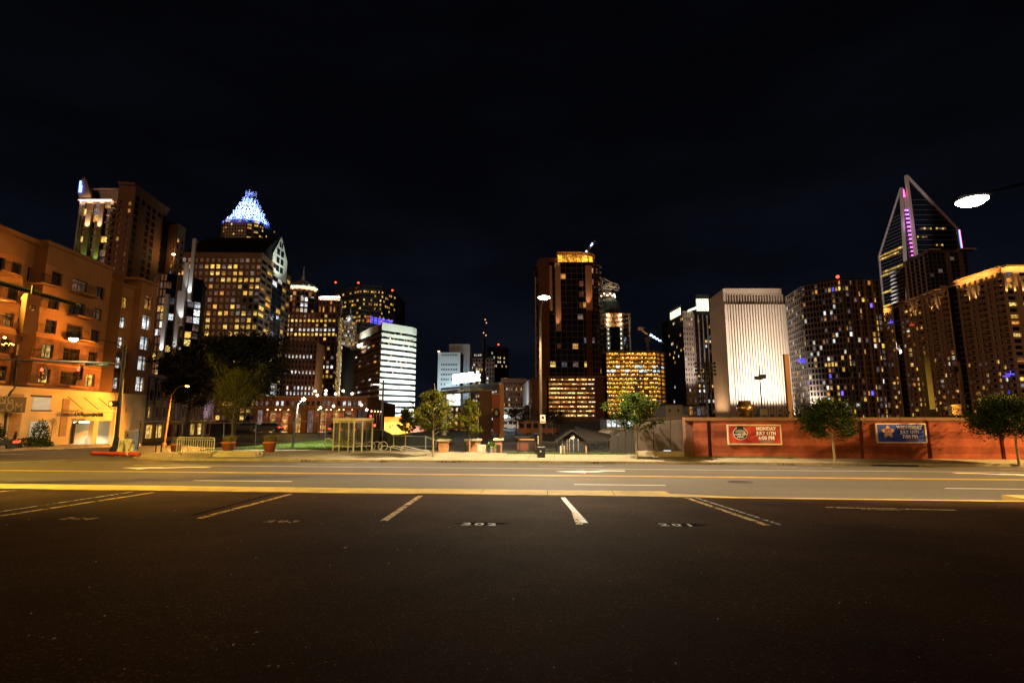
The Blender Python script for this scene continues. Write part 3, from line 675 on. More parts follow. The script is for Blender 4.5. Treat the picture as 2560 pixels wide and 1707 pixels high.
# --- tower with the glowing crown
Yc = 600; c = P(622, 560, Yc + 20); zb = P(625, 546, Yc).z; mpx = Yc / FPX
T = thing('crown_tower', 'tall stone tower topped by a glowing blue and white crown of rods', 'building', (c.x, c.y, -3))
hw = 53 * mpx; ch = 9; oc = [(c.x - hw, c.y - hw + ch), (c.x - hw + ch, c.y - hw), (c.x + hw - ch * 1.6, c.y - hw), (c.x + hw - ch * .2, c.y - hw + ch * .8), (c.x + hw, c.y - hw + ch * 1.6), (c.x + hw + 2, c.y + hw - ch), (c.x + hw - ch, c.y + hw), (c.x - hw + ch, c.y + hw), (c.x - hw, c.y + hw - ch)]
tower(T, oc, -3, zb - 3, dep=.8); nr = 26
for k, nc in ((0, 2), (1, 8), (2, 2), (3, 2), (4, 6)):
    z0_ = zb - 3 - 26 * 4.1
    facade(T, oc[k], oc[k + 1], z0_, zb - 3, nc, nr, .6, .6, 'stone_grey', .5, probs(60 + k, [(.55 if k in (2, 3) else .10, 'lit_yellow'), (.06, 'lit_orange')]), parts=False)
    MB().quad((*oc[k], -3), (*oc[k + 1], -3), (*oc[k + 1], z0_), (*oc[k], z0_)).build('lower_wall', 'stone_grey', T)
crown = MB(); tiers = [(24.5, 8, 543, 492), (21.0, 1.0, 541, 515), (18.5, 0, 541, 500), (15.0, 0, 530, 490), (11.5, 0, 520, 490), (8.6, 0, 505, 490), (5.8, 0, 497, 477)]
tops = [537, 530, 520, 510, 500, 491, 474]; rs = [24.6, 21.0, 18.2, 15.2, 12.4, 9.2, 6.2]; bot = [548, 544, 540, 532, 522, 512, 505]
for k in range(7):
    n = int(rs[k] * 1.5); zt = P(625, tops[k], c.y - rs[k]).z; z0_ = P(625, bot[k], c.y - rs[k]).z; rb = MB(); rg = random.Random(k)
    for j in range(n):
        a = 2 * pi * j / n; x, y = c.x + rs[k] * cos(a), c.y + rs[k] * sin(a); h = (zt - z0_) * rg.uniform(.82, 1.06); rb.box((x, y, z0_ + h / 2), (.8, .8, h), a)
    o = rb.build('crown_rods', 'rod_white', T, kind='stuff')
    dr = MB().lathe((c.x, c.y, 0), [(rs[k] - .7, z0_ - 1), (rs[k] - .7, z0_ + (zt - z0_) * .84)], 24).build('crown_drum', 'white_panel', T)
    cold = k in (0, 6)
    for j in range(7 if k < 5 else 5):
        a = -pi / 2 + (j - (3 if k < 5 else 2)) * .42; r_ = rs[k] + 8.0
        light('crown_lamp', 'SPOT', (c.x + r_ * cos(a), c.y + r_ * sin(a), z0_ - 1.5), (4600 if not cold else 7000) * (1.0 if k < 5 else .6), (.36, .52, 1) if not cold else (.10, .18, 1), T, (c.x + rs[k] * .9 * cos(a), c.y + rs[k] * .9 * sin(a), z0_ + 6), 140, .8, .4)
p = P(632, 482, Yc); beacon(T, (c.x + 1, c.y, P(625, 480, Yc).z), .8)

# --- dark tower with the gabled roof
pts, z = corners([(440, 630), (656, 632), (728, 693)], (1, 300)); Lc, C_, Rc = pts
T = thing('gabled_office_tower', 'brown stone office tower with a dark gabled roof and pale lit gable end', 'building', (*C_, -3))
foot = [Lc, C_, Rc, (Lc[0], Rc[1])]; tower(T, foot, -3, z, dep=.6); nr = 24
rp_ = [.15, .65, .3, .62, .2, .5, .1, .05, .85, .3, .55, .45, .35, .5, .5, .4, .3, .3, .3, .3, .2, .2, .2, .2]; rg3 = random.Random(77)
def l3(r, c):
    p_ = rp_[r]
    if r == 3: p_ = .95 if c > 7 else .25
    if r == 1: p_ = .8 if 2 < c < 12 else .1
    x = rg3.random()
    if x < p_: return rg3.choice(('lit_yellow', 'lit_yellow', 'lit_yellow', 'lit_orange', 'lit_dim'))
    return 'lit_dim' if rg3.random() < .1 else None
zlow = z - nr * 4.1 - 2.6
facade(T, Lc, C_, zlow, z, 15, nr, .68, .62, 'stone_brown', .5, l3, mt=2.6, cap=300)
C2 = (C_[0] + (Rc[0] - C_[0]) * .36, C_[1] + (Rc[1] - C_[1]) * .36); C3 = (C_[0] + (Rc[0] - C_[0]) * .70, C_[1] + (Rc[1] - C_[1]) * .70)
lr = probs(12, [(.14, 'lit_yellow'), (.06, 'lit_orange'), (.06, 'lit_dim')])
facade(T, C_, C2, zlow, z, 2, nr, .86, .6, 'stone_brown', .5, lr, mt=2.6); facade(T, C2, C3, zlow, z, 2, nr, .92, .86, 'curtain_dark', .4, probs(13, [(.12, 'lit_yellow'), (.10, 'lit_white'), (.08, 'lit_dim')]), mt=2.6, glass='glass_blue')
facade(T, C3, Rc, zlow, z, 2, nr, .86, .6, 'stone_brown', .5, lr, mt=2.6)
for a, b2 in ((Lc, C_), (C_, Rc)): MB().quad((*a, -3), (*b2, -3), (*b2, zlow), (*a, zlow)).build('lower_wall', 'stone_brown', T)
MB().box((C3[0] + .6, C3[1] - .5, zlow + 30), (.35, .35, 60)).build('glass_edge', 'white_panel', T)
# roof: ridge runs left-right, gable end at the right
rz = P(700, 596, (C2[1] + C3[1]) / 2).z; yr = (C_[1] + Rc[1]) / 2; gx = C_[0] + (Rc[0] - C_[0]) * .5; x0_ = Lc[0]
rb = MB(); ya, yb = C_[1] + 3, Rc[1] - 3
rb.v = [(x0_, ya, z), (gx - .5, ya + 2, z), (gx - .5, yb, z), (x0_, yb, z), (x0_, yr, rz), (gx - .5, yr, rz)]; rb.f = [(0, 1, 5, 4), (1, 2, 5), (2, 3, 4, 5), (3, 0, 4), (3, 2, 1, 0)]; rb.build('roof_gable', 'roof_dark', T)
gy0, gy1 = C2[1] - 1, C3[1] + 1.5
gb = MB(); gl = lambda t, zz: (gx + .4, gy0 + (gy1 - gy0) * t, zz); zs_ = z - 8
gb.slab([gl(0, zs_), gl(1, zs_), gl(1, z + 6), gl(.5, rz + 1), gl(0, z + 6)], (-1.2, 0, 0)).build('gable_end', 'white_panel', T)
for r in range(4):
    for c_ in range(2):
        zz = z - 4 + r * 5.6; t0, t1 = .24 + .27 * c_, .24 + .27 * c_ + .2
        if r == 3: t0, t1 = .38 + .13 * c_, .38 + .13 * c_ + .1
        MB().quad(gl(t0, zz), gl(t1, zz), gl(t1, zz + 4), gl(t0, zz + 4)).build('gable_pane', 'glass_blue', T)
for v in T.children:
    if v.name.startswith('gable_pane'): v.location.x += .15
light('gable_lamp', 'SPOT', (gx + 16, yr - 6, zs_ - 8), 30000, (.95, 1, .80), T, (gx, yr, z + 12), 70, .8, .5)

# --- domed tower and stepped block beneath it
Yd = 440; mpx = Yd / FPX; dc = P(757, 720, Yd + 12); ze = P(757, 712, Yd).z; za = P(757, 693, Yd).z; zd0 = P(757, 786, Yd).z; r_ = 36 * mpx
T = thing('domed_tower', 'round topped tower with a lit conical dome and spire', 'building', (dc.x, dc.y, -3))
MB().lathe((dc.x, dc.y, 0), [(r_, zd0 - 60), (r_, zd0 + 8), (r_ * .97, ze - 3), (r_ * 1.02, ze - 2), (r_ * 1.02, ze)], 28).build('drum', 'stone_brown', T)
MB().lathe((dc.x, dc.y, 0), [(r_ * 1.06, ze), (r_ * .6, ze + (za - ze) * .45), (1.2, za), (1.0, za + 3)], 28).build('dome', 'copper_ring', T, True)
for k in range(16):
    a = 2 * pi * k / 16; MB().tube([(dc.x + r_ * 1.07 * cos(a), dc.y + r_ * 1.07 * sin(a), ze + .3), (dc.x + 1.4 * cos(a), dc.y + 1.4 * sin(a), za + .5)], .28, 5).build('dome_rib', 'white_panel', T)
MB().lathe((dc.x, dc.y, 0), [(1.5, za), (1.3, za + 4), (.5, za + 5), (.25, za + 13), (.05, P(759, 656, Yd).z)], 8).build('spire', 'white_panel', T)
for zz, m in ((ze - 1, 'copper_ring'), (ze - 10, 'copper_ring')): MB().lathe((dc.x, dc.y, 0), [(r_ + .2, zz - .5), (r_ + 1.2, zz - .3), (r_ + 1.2, zz + .3), (r_ + .2, zz + .5)], 28).build('ledge_ring', m, T)
for k in range(9):
    a = -pi / 2 + (k - 4) * .36; light('dome_lamp', 'SPOT', (dc.x + (r_ + 3) * cos(a), dc.y + (r_ + 3) * sin(a), ze - 4), 4200, (.9, 1, .82), T, (dc.x + r_ * .6 * cos(a), dc.y + r_ * .6 * sin(a), ze + 6), 110, .8, .3)
    if k % 2: light('drum_lamp', 'SPOT', (dc.x + (r_ + 2.5) * cos(a), dc.y + (r_ + 2.5) * sin(a), ze - 12), 900, (1, .75, .6), T, (dc.x + r_ * cos(a), dc.y + r_ * sin(a), ze - 5), 90, .8, .3)
for k in range(10):
    a = -pi / 2 + (k - 4.5) * .27; x, y = dc.x + (r_ + .1) * cos(a), dc.y + (r_ + .1) * sin(a)
    for zz in (zd0 + 4, zd0 + 9, zd0 + 14, zd0 + 19):
        m = 'lit_white' if (k in (6, 7) and zz < zd0 + 18) else ('lit_orange' if (k * 7 + int(zz)) % 4 == 0 else 'glass')
        pane(T, (x, y, zz), 2.2, 3.2, a + pi / 2, m, d=.3)
pts, z = corners([(716, 781), (841, 781), (858, 800)], (1, 432)); Lc, C_, Rc = pts
T = thing('stepped_office_tower', 'brown office tower with yellow lit window rows below the domed tower', 'building', (*C_, -3))
foot = [Lc, C_, Rc, (Lc[0], Rc[1])]; tower(T, foot, -3, z, dep=.6); nr = 19; rg5 = random.Random(9)
rp5 = [.3, .97, .3, .9, .97, .15, .1, .1, .12, .1, .3, .6, .6, .4, .1, .1, .1, .1, .1]
def l5(r, c):
    if rg5.random() < rp5[r]: return 'lit_white' if r in (3, 11) else 'lit_yellow'
    return 'lit_dim' if rg5.random() < .12 else None
zlow = z - nr * 4.05; facade(T, Lc, C_, zlow, z, 12, nr, .58, .6, 'stone_brown', .5, l5, mt=1)
facade(T, C_, Rc, zlow, z, 4, nr, .5, .55, 'stone_beige', .5, probs(19, [(.12, 'lit_yellow')]), mt=1)
MB().quad((*Lc, -3), (*C_, -3), (*C_, zlow), (*Lc, zlow)).build('lower_wall', 'stone_brown', T); MB().quad((*C_, -3), (*Rc, -3), (*Rc, zlow), (*C_, zlow)).build('lower_wall', 'stone_beige', T)
light('side_flood', 'AREA', (C_[0] + 30, C_[1] - 20, 12), 42000, (1, .80, .42), T, ((C_[0] + Rc[0]) / 2, (C_[1] + Rc[1]) / 2, 60), size=10)
pts, zu = corners([(797, 742), (851, 743), (857, 751)], (1, 436)); Lu, Cu, Ru = pts
MB().prism(shrink([Lu, Cu, Ru, (Lu[0], Ru[1] + 8)], .5), z - 2, zu).build('upper_core', 'stone_brown', T)
facade(T, Lu, Cu, z, zu, 6, 2, .4, .7, 'stone_brown', .4, probs(4, [(.25, 'lit_orange')])); facade(T, Cu, Ru, z, zu, 2, 2, .4, .7, 'stone_beige', .4)
MB().box(((Lu[0] + Cu[0]) / 2, Cu[1] - .6, zu + .2), (Cu[0] - Lu[0], 1.2, .6)).build('cornice', 'white_panel', T)
light('cornice_lamp', 'AREA', ((Lu[0] + Cu[0]) / 2, Cu[1] - 4, zu - 1.5), 3200, (1, .72, .66), T, ((Lu[0] + Cu[0]) / 2, Cu[1], zu + .4), size=Cu[0] - Lu[0], size_y=.4)
# --- brick block in front of it
pts, z = corners([(712, 850), (793, 853), (811, 867)], (1, 352)); Lc, C_, Rc = pts
T = thing('brick_office_block', 'low brick office block with rows of small white lit windows', 'building', (*C_, -3))
foot = [Lc, C_, Rc, (Lc[0], Rc[1])]; tower(T, foot, -3, z, dep=.5); rg6 = random.Random(21)
l6 = lambda r, c: ('lit_white' if rg6.random() < .93 else None) if r in (2, 5) else (('lit_white' if (c > 0 and rg6.random() < .9) else None) if r in (8, 9) else ('lit_cool' if r == 10 and rg6.random() < .5 else None))
facade(T, Lc, C_, z - 12 * 3.75, z, 9, 12, .42, .62, 'brick_dark', .4, l6, mt=2); MB().quad((*Lc, -3), (*C_, -3), (*C_, z - 45), (*Lc, z - 45)).build('lower_wall', 'brick_dark', T)
MB().quad((*C_, -3), (*Rc, -3), (*Rc, z), (*C_, z)).build('side_wall', 'stucco_tan', T)
light('side_flood', 'SPOT', (C_[0] + 25, C_[1] - 6, 3), 30000, (1, .62, .30), T, ((C_[0] + Rc[0]) / 2, (C_[1] + Rc[1]) / 2, 25), 80, .8)
# --- narrow beige tower
pts, z = corners([(856, 862), (864, 869), (877, 880)], (1, 380)); Lc, C_, Rc = pts
T = thing('narrow_beige_tower', 'narrow beige tower with a yellow floodlit side by the striped block', 'building', (*C_, -3))
foot = [Lc, C_, Rc, (Lc[0], Rc[1] + 5)]; tower(T, foot, -3, z, dep=.4)
facade(T, C_, Rc, z - 40, z, 4, 11, .42, .5, 'stone_beige', .4, probs(2, [(.12, 'lit_white')])); MB().quad((*C_, -3), (*Rc, -3), (*Rc, z - 40), (*C_, z - 40)).build('lower_wall', 'stone_beige', T); MB().quad((*Lc, -3), (*C_, -3), (*C_, z), (*Lc, z)).build('front_wall', 'stucco_tan', T)
light('side_flood', 'SPOT', (C_[0] + 26, C_[1] - 10, 2), 60000, (1, .80, .35), T, ((C_[0] + Rc[0]) / 2, (C_[1] + Rc[1]) / 2, 25), 70, .8)

# --- dark glass tower with many small orange windows
Y = 540; pts = [(840, 716), (905, 712), (955, 722), (988, 742)]; p0 = P(905, 712, Y); z = p0.z; f_ = [XY(838, 716, Y + 25), (p0.x, Y), XY(955, 716, Y + 6), XY(990, 725, Y + 34)]
T = thing('dark_glass_tower', 'dark glass tower dotted with small orange windows and red roof beacons', 'building', (*f_[1], -3))
foot = f_ + [(f_[3][0], Y + 90), (f_[0][0], Y + 90)]; tower(T, foot, -3, z, dep=.8); rg7 = random.Random(31)
rows7 = [0, .75, .1, .5, .75, .3, .05, .6, .55, .1, 0, .05] + [.15] * 14
def l7(r, c): return rg7.choice(('lit_orange', 'lit_yellow')) if rg7.random() < rows7[r] * .8 else None
for k, nc in ((0, 11), (1, 11), (2, 8)): facade(T, foot[k], foot[k + 1], z - 26 * 4.6, z, nc, 26, .8, .5, 'curtain_dark', .4, l7, parts=False); MB().quad((*foot[k], -3), (*foot[k + 1], -3), (*foot[k + 1], z - 26 * 4.6), (*foot[k], z - 26 * 4.6)).build('lower_wall', 'curtain_dark', T)
for px, py in ((839, 706), (896, 707), (981, 726)): p = P(px, py, Y + 3); beacon(T, p, 1.1)
b = MB(); g0 = P(918, 790, Y - 4); g1 = P(980, 806, Y - 4); rg = random.Random(3)
for i in range(7):
    for j in range(3):
        p = P(920 + 9.5 * i, 791 + 2.0 * i + 6 * j, Y - 3); pane(T, p, 3.2, 2.0, 0, 'lit_blue' if i > 0 else 'lit_red', 'blue_panel')
# small lit building between
T = thing('low_lit_office', 'small office building with white lit top behind the striped block', 'building', (*XY(875, 800, 420), -3))
pts, z = corners([(856, 800), (884, 803), (892, 806)], (1, 420)); Lc, C_, Rc = pts; foot = [Lc, C_, Rc, (Lc[0], Rc[1])]; tower(T, foot, -3, z)
facade(T, Lc, C_, z - 70, z, 6, 20, .7, .5, 'stone_grey', .3, probs(40, [(.25, 'lit_orange'), (.2, 'lit_white'), (.15, 'lit_dim')]), parts=False); facade(T, C_, Rc, z - 70, z, 2, 20, .7, .5, 'stone_grey', .3, probs(41, [(.2, 'lit_orange')]), parts=False)
p = P(873, 798, 420); MB().lathe((p.x, p.y + 3, z), [(2.6, 0), (2.4, 5), (.5, 7), (.15, 14)], 10).build('cupola', 'white_panel', T); light('cupola_lamp', 'POINT', (p.x, p.y - 3, z + 1), 900, LED, T)

# --- striped office block
pts, z = corners([(889, 838), (955, 806), (1036, 819)], (1, 305)); Lc, C_, Rc = pts
T = thing('striped_office_block', 'office block with floodlit white bands and dark ribbon windows', 'building', (*C_, -3))
b = (Lc[0] + Rc[0] - C_[0], Lc[1] + Rc[1] - C_[1]); d = Vector(Rc) - Vector(C_); Rb = tuple(Vector(Rc) - d * .06)
foot = [Lc, C_, Rb, (Rc[0] + .5, Rc[1] + 4), b]; MB().prism(shrink(foot, 1.0), -3, z - .5).build('core', 'glass', T)
nr = 16; st = (z + 3) / (nr + 1.3); rg8 = random.Random(5); band_z = []
def band(poly, a, b_, m, name): return MB().prism(poly, a, b_).build(name, m, T)
u = (Vector(C_) - Vector(Lc)).normalized(); v = (Vector(Rb) - Vector(C_)).normalized()
for k in range(nr + 1):
    zt = z - k * st - (1.3 * st if k else 0) + (st if k else 0) - (0 if k == 0 else st); hgt = st * 1.32 if k == 0 else st * .58
    if k: zt = z - st * 1.8 - (k - 1) * st
    z0_ = zt - hgt
    if z0_ < -3: z0_ = -3
    nL = Vector((u.y, -u.x)); nR = Vector((v.y, -v.x))
    for (a_, b2, nn, m, nm, end) in ((Vector(C_), Vector(Rb), nR, 'white_panel', 'white_band', 0), (Vector(Lc), Vector(C_), nL, 'white_panel' if k == 0 else 'rust_brown', 'brown_band' if k else 'top_band', 0)):
        if k == 0 and nm == 'top_band': b2 = a_.lerp(b2, .86)
        q = [a_ + nn * .3, b2 + nn * .3, b2 - nn * .6, a_ - nn * .6]; MB().prism([tuple(x) for x in q], z0_, zt).build(nm, m, T)
    e0, e1 = Vector(Rb), Vector(foot[3]); w = (e1 - e0).normalized(); ne = Vector((w.y, -w.x)); q = [e0 + ne * .3, e1 + ne * .3, e1 - ne * .5, e0 - ne * .5]; MB().prism([tuple(x) for x in q], z0_, zt).build('white_band', 'white_panel', T)
    if k < nr:
        zz = z0_ - st * .21
        for (a_, b2, nn, n_) in ((Vector(C_), Vector(Rb), nR, 26), (Vector(Lc), Vector(C_), nL, 12)):
            for c_ in range(n_):
                t = (c_ + .5) / n_; p = a_.lerp(b2, t) - nn * .35
                x = rg8.random(); m = 'lit_orange' if x < .04 else ('lit_white' if x < .09 else ('lit_dim' if x < .2 else 'glass'))
                if n_ == 26 and NP.get(T.name, 0) > 285: continue
                NP[T.name] = NP.get(T.name, 0) + 1; pane(T, (p.x, p.y, zz), (b2 - a_).length / n_ * .86, st * .42, atan2((b2 - a_).y, (b2 - a_).x), m)
mid = (Vector(C_) + Vector(Rc)) / 2; f0 = mid + Vector((v.y, -v.x)) * 42
MB().box((f0.x, f0.y, 2), (14, 1.5, 1.2), atan2(v.y, v.x)).build('floodlight_bank', 'black_metal', T)
light('flood', 'AREA', (f0.x, f0.y, 4), 30000, (.90, 1, .86), T, (mid.x, mid.y, 30), size=30, size_y=3)
f1 = Vector(C_).lerp(Vector(Rc), .75) + Vector((v.y, -v.x)) * 12; light('flood', 'AREA', (f1.x, f1.y, 1), 5000, (.9, 1, .8), T, (f1.x - v.y * 12, f1.y + v.x * 12, 14), size=20, size_y=1)
f2 = Vector(Lc).lerp(Vector(C_), .35) + Vector((u.y, -u.x)) * 9; light('flood', 'SPOT', (f2.x, f2.y, z - 14), 18000, (1, .97, .78), T, (f2.x - u.y * 9 + 6, f2.y + u.x * 9, z - 3), 100, .7)
q = [Vector(Lc).lerp(Vector(C_), t) for t in (.0, .62)]; nL = Vector((u.y, -u.x))
MB().prism([tuple(q[0] + nL * 3), tuple(q[1] + nL * 3), tuple(q[1]), tuple(q[0])], z - st * 3.1, z - st * 2.5).build('setback_band', 'white_panel', T)

# --- white office slabs behind the ballpark sign
pts, z = corners([(1123, 860), (1175, 860)], (1, 520)); a, b2 = pts
T = thing('tall_white_slab', 'tall white ribbed slab tower lit pale blue behind the sign', 'building', (*a, -3))
MB().prism([a, b2, (b2[0], b2[1] + 25), (a[0], a[1] + 25)], -3, z).build('body', 'white_panel', T)
for k in range(10):
    x = a[0] + (b2[0] - a[0]) * (k + .5) / 10; MB().box((x, a[1] - .35, z / 2), (.8, .7, z - 1)).build('fin', 'white_panel', T)
light('flood', 'AREA', ((a[0] + b2[0]) / 2, a[1] - 22, z - 62), 15000, (.62, .78, 1), T, ((a[0] + b2[0]) / 2, a[1], z - 15), size=16)
pts, z = corners([(1096, 881), (1151, 881), (1153, 883)], (1, 480)); a, b2, c3 = pts
T = thing('pale_blue_office', 'pale office building with a white frame and dark window rows behind the sign', 'building', (*a, -3))
tower(T, [a, b2, (b2[0] + 1, b2[1] + 25), (a[0], a[1] + 25)], -3, z, dep=.5)
rg9 = random.Random(3); facade(T, a, b2, z - 16 * 4.6, z, 12, 16, .56, .42, 'white_panel', .4, lambda r, c: ('glass_blue' if r == 0 else ('lit_cool' if (r in (5, 6, 9, 10, 11, 12) and rg9.random() < .6) else None)), ml=1, mr=1, skip=lambda r, c: r == 1 or c == 0 or c == 11)
MB().quad((*a, -3), (*b2, -3), (*b2, z - 16 * 4.6), (*a, z - 16 * 4.6)).build('lower_wall', 'white_panel', T)
for x in (a[0] + .5, b2[0] - .5): MB().box((x, a[1] - .6, z / 2), (1.2, 1.2, z + .6)).build('edge_frame', 'white_panel', T)
light('flood', 'AREA', ((a[0] + b2[0]) / 2, a[1] - 30, 2), 10500, (.62, .82, 1), T, ((a[0] + b2[0]) / 2, a[1], z * .6), size=18)
p = P(1097, 880, 478); MB().box((p.x, p.y, p.z + .6), (2.2, .5, 1.2)).build('corner_lamp', emis('corner_lamp', (1, .55, .35), 3), T)

# --- distant brown towers
Y = 560; T = thing('distant_brown_tower', 'distant dark tower with one red beacon and small lit windows', 'building', (*XY(1220, 880, Y), -3))
pts, z = corners([(1218, 866), (1268, 869), (1272, 872)], (1, Y)); a, b2, c3 = pts; tower(T, [a, b2, c3, (a[0], c3[1] + 10)], -3, z)
rg10 = random.Random(8); rw = [0, .1, .6, .5, .75, 0, .25, .3, .1, .5, .7] + [.2] * 9
facade(T, a, b2, z - 20 * 4.6, z, 10, 20, .6, .5, 'curtain_dark', .3, lambda r, c: (rg10.choice(('lit_white', 'lit_yellow')) if rg10.random() < rw[r] else None), parts=False); MB().quad((*b2, -3), (*c3, -3), (*c3, z), (*b2, z)).build('side_wall', 'curtain_dark', T)
beacon(T, P(1246, 861, Y), 1.0)
T = thing('distant_grey_block', 'distant grey brown block with scattered warm windows right of the white slab', 'building', (*XY(1200, 900, 545), -3))
pts, z = corners([(1175, 882), (1214, 882), (1216, 884)], (1, 548)); a, b2, c3 = pts; tower(T, [a, b2, c3, (a[0], c3[1] + 10)], -3, z)
facade(T, a, b2, z - 16 * 4.6, z, 8, 16, .5, .5, 'stone_brown', .3, lambda r, c: ('lit_white' if rg10.random() < (.55 if r in (0, 3) else .2) else None), parts=False)
pts, z2 = corners([(1182, 895), (1236, 896), (1238, 897)], (1, 530)); a, b2, c3 = pts; tower(T, [a, b2, c3, (a[0], c3[1] + 8)], -3, z2)
facade(T, a, b2, z2 - 14 * 4.6, z2, 8, 14, .55, .5, 'stone_brown', .3, lambda r, c: (rg10.choice(('lit_yellow', 'lit_white')) if rg10.random() < .3 else None), parts=False)
T = thing('lattice_mast', 'slim dark lattice mast with small lamps rising behind the ballpark sign', 'mast', (*XY(1211, 900, 300), -3))
p = P(1211, 785, 300); pb = P(1211, 960, 300)
MB().tube([(p.x, p.y, -3), (p.x, p.y, P(1211, 838, 300).z)], [1.1, .8], 8).build('shaft', 'dark_bronze', T)
lt = MB(); zb0 = P(1211, 838, 300).z; k = 0
for dx, dy in ((-1, -1), (1, -1), (1, 1), (-1, 1)): lt.tube([(p.x + dx * .9, p.y + dy * .9, zb0), (p.x + dx * .5, p.y + dy * .5, p.z)], .10, 4)
for i in range(9):
    za_ = zb0 + (p.z - zb0) * i / 9; zb_2 = zb0 + (p.z - zb0) * (i + 1) / 9
    for dx in (-1, 1): lt.tube([(p.x - dx * .8, p.y - .8, za_), (p.x + dx * .8, p.y - .8, zb_2)], .07, 4)
lt.build('lattice', 'dark_bronze', T, kind='stuff')
for i, (px, py) in enumerate(((1213, 799), (1216, 807), (1209, 832), (1215, 838))): q = P(px, py, 298); MB().box(q, (.5, .4, .7)).build('mast_lamp', emis('mast_lamp', (1, .5, .25), 1.6) if i == 0 else 'mast_lamp', T)
T = thing('brown_hotel_block', 'low brown block with scattered yellow windows and white lit garage floors', 'building', (*XY(1255, 980, 350), -3))
pts, z = corners([(1252, 945), (1318, 946), (1322, 948)], (1, 350)); a, b2, c3 = pts; tower(T, [a, b2, c3, (a[0], c3[1] + 15)], -3, z, dep=.4)
facade(T, a, b2, z - 5 * 3.5 - 2, z, 11, 5, .42, .5, 'stone_brown', .4, probs(91, [(.2, 'lit_yellow'), (.06, 'lit_white'), (.1, 'lit_dim')]), mt=2)
facade(T, a, b2, z - 5 * 3.5 - 2 - 9, z - 5 * 3.5 - 2, 4, 3, .8, .4, 'stone_grey', .6, lambda r, c: 'lit_garage', pname='garage_opening')
MB().quad((*a, -3), (*b2, -3), (*b2, z - 28.5), (*a, z - 28.5)).build('lower_wall', 'stone_grey', T)
litmat('lit_lounge', (1, .40, .03), (1, .50, .06), 1.2, 2.6, .8); mat('tan_lit', (.74, .47, .31), .8, .1, .2)  # sodium light on the tower's tan strips put into a lighter tan
# --- round cornered apartment tower on a lit garage
Y = 290; z = P(1392, 655, Y).z; x0 = P(1345, 655, Y).x; xr = P(1483, 655, Y).x; xe = P(1503, 668, Y).x
T = thing('apartment_tower', 'dark round cornered apartment tower with an orange lit top lounge above a garage', 'building', (x0, Y, -3))
arc = [(xr + (xe - xr) * sin(t), Y + (1 - cos(t)) * (xe - xr) * 1.5) for t in (0, .35, .7, 1.05, pi / 2)]
foot = [(x0, Y)] + arc + [(arc[-1][0], Y + 40), (x0, Y + 40)]; zg = P(1400, 948, Y).z; tower(T, foot, zg - 1, z, dep=.7)
st = 3.35; nr = int((z - zg) / st); rgc = random.Random(41)
def lc(r, c):
    if (r, c) == (nr - 3, 2): return 'lit_yellow'
    if (r, c) == (nr - 3, 8): return 'lit_yellow'
    x = rgc.random(); return 'lit_orange' if x < .03 else ('lit_dim' if x < .07 else None)
facade(T, (x0, Y), arc[0], zg, z, 10, nr, .88, .90, 'slab_edge', .3, lc, glass='glass_blue', fxs=[.3, .3, .9, .9, .92, .92, .92, .92, .9, .9], skip=lambda r, c: c in (0, 1) and r % 1 == 0 and c == 0)
for k in range(4): facade(T, arc[k], arc[k + 1], zg, z, 1, nr, .88, .86, 'slab_edge', .3, probs(50 + k, [(.05, 'lit_dim'), (.02, 'lit_orange')]), glass='glass_blue')
for a, b2, y0_, y1_, m in ((1388, 1401, 664, 828, 'tan_lit'), (1463, 1479, 664, 776, 'tan_lit'), (1464, 1479, 776, 945, 'brick_dark'), (1345, 1372, 650, 945, 'rust_brown'), (1373, 1380, 664, 775, 'tan_lit'), (1393, 1402, 860, 870, 'tan_lit')):
    p0, p1 = P(a, y0_, Y - .3), P(b2, y0_, Y - .3); q = P(a, y1_, Y - .3); MB().box(((p0.x + p1.x) / 2, Y - .25, (p0.z + q.z) / 2), (p1.x - p0.x, .9, p0.z - q.z)).build('pier', m, T)
for k, py in enumerate((709, 736, 763)):
    p0 = P(1448, py, Y - .3); MB().box((p0.x + 1.2, Y - .2, p0.z), (2.4, .7, 3.0)).build('tan_panel', 'tan_lit', T)
for k in range(nr):
    zz = z - 2 - k * st; rg_ = [(arc[i][0] + .8, arc[i][1] - .4) for i in range(5)]
    if k < 9 or k % 1 == 0:
        b = MB(); pr = arc; o_ = [(xr + (xe - xr + 1.3) * sin(t), Y - 1.2 + (1 - cos(t)) * (xe - xr) * 1.5) for t in (0, .35, .7, 1.05, pi / 2)]
        b.prism(o_ + [(arc[-1][0] - .5, arc[-1][1]), (arc[0][0], arc[0][1] + .3)], zz, zz + .22).build('balcony', 'stucco_tan' if k < 9 else 'slab_edge', T)
    MB().box((x0 - 1.0, Y + 6, zz), (2.4, 11, .2)).build('balcony', 'concrete_raw', T)
MB().box((x0 - 1.6, Y + .5, (z + zg) / 2 - 4), (.5, .5, z - zg - 10)).build('edge_column', 'balcony_white', T)
ct = P(1394, 632, Y + 4).z; cxa, cxb = P(1394, 640, Y + 3).x, P(1491, 640, Y + 3).x; ca = [(cxa, Y + 3), (cxb - 9, Y + 3), (cxb - 4.5, Y + 4.5), (cxb - 1, Y + 8), (cxb, Y + 13)]
MB().prism(shrink(ca + [(cxb, Y + 34), (cxa, Y + 34)], 1.0), z - .5, ct - .6).build('lounge_core', 'roof_dark', T)
for k in range(4): facade(T, ca[k], ca[k + 1], z, ct - .8, 5 if k == 0 else 1, 1, .93, .78, 'rust_brown', .5, lambda r, c: 'lit_lounge', pname='lounge_window')
MB().prism([(x - .6 if i == 0 else x + .6, y - .8) for i, (x, y) in enumerate(ca)] + [(cxb + .6, Y + 35), (cxa - .6, Y + 35)], ct - .8, ct).build('lounge_roof', 'stucco_brown', T)
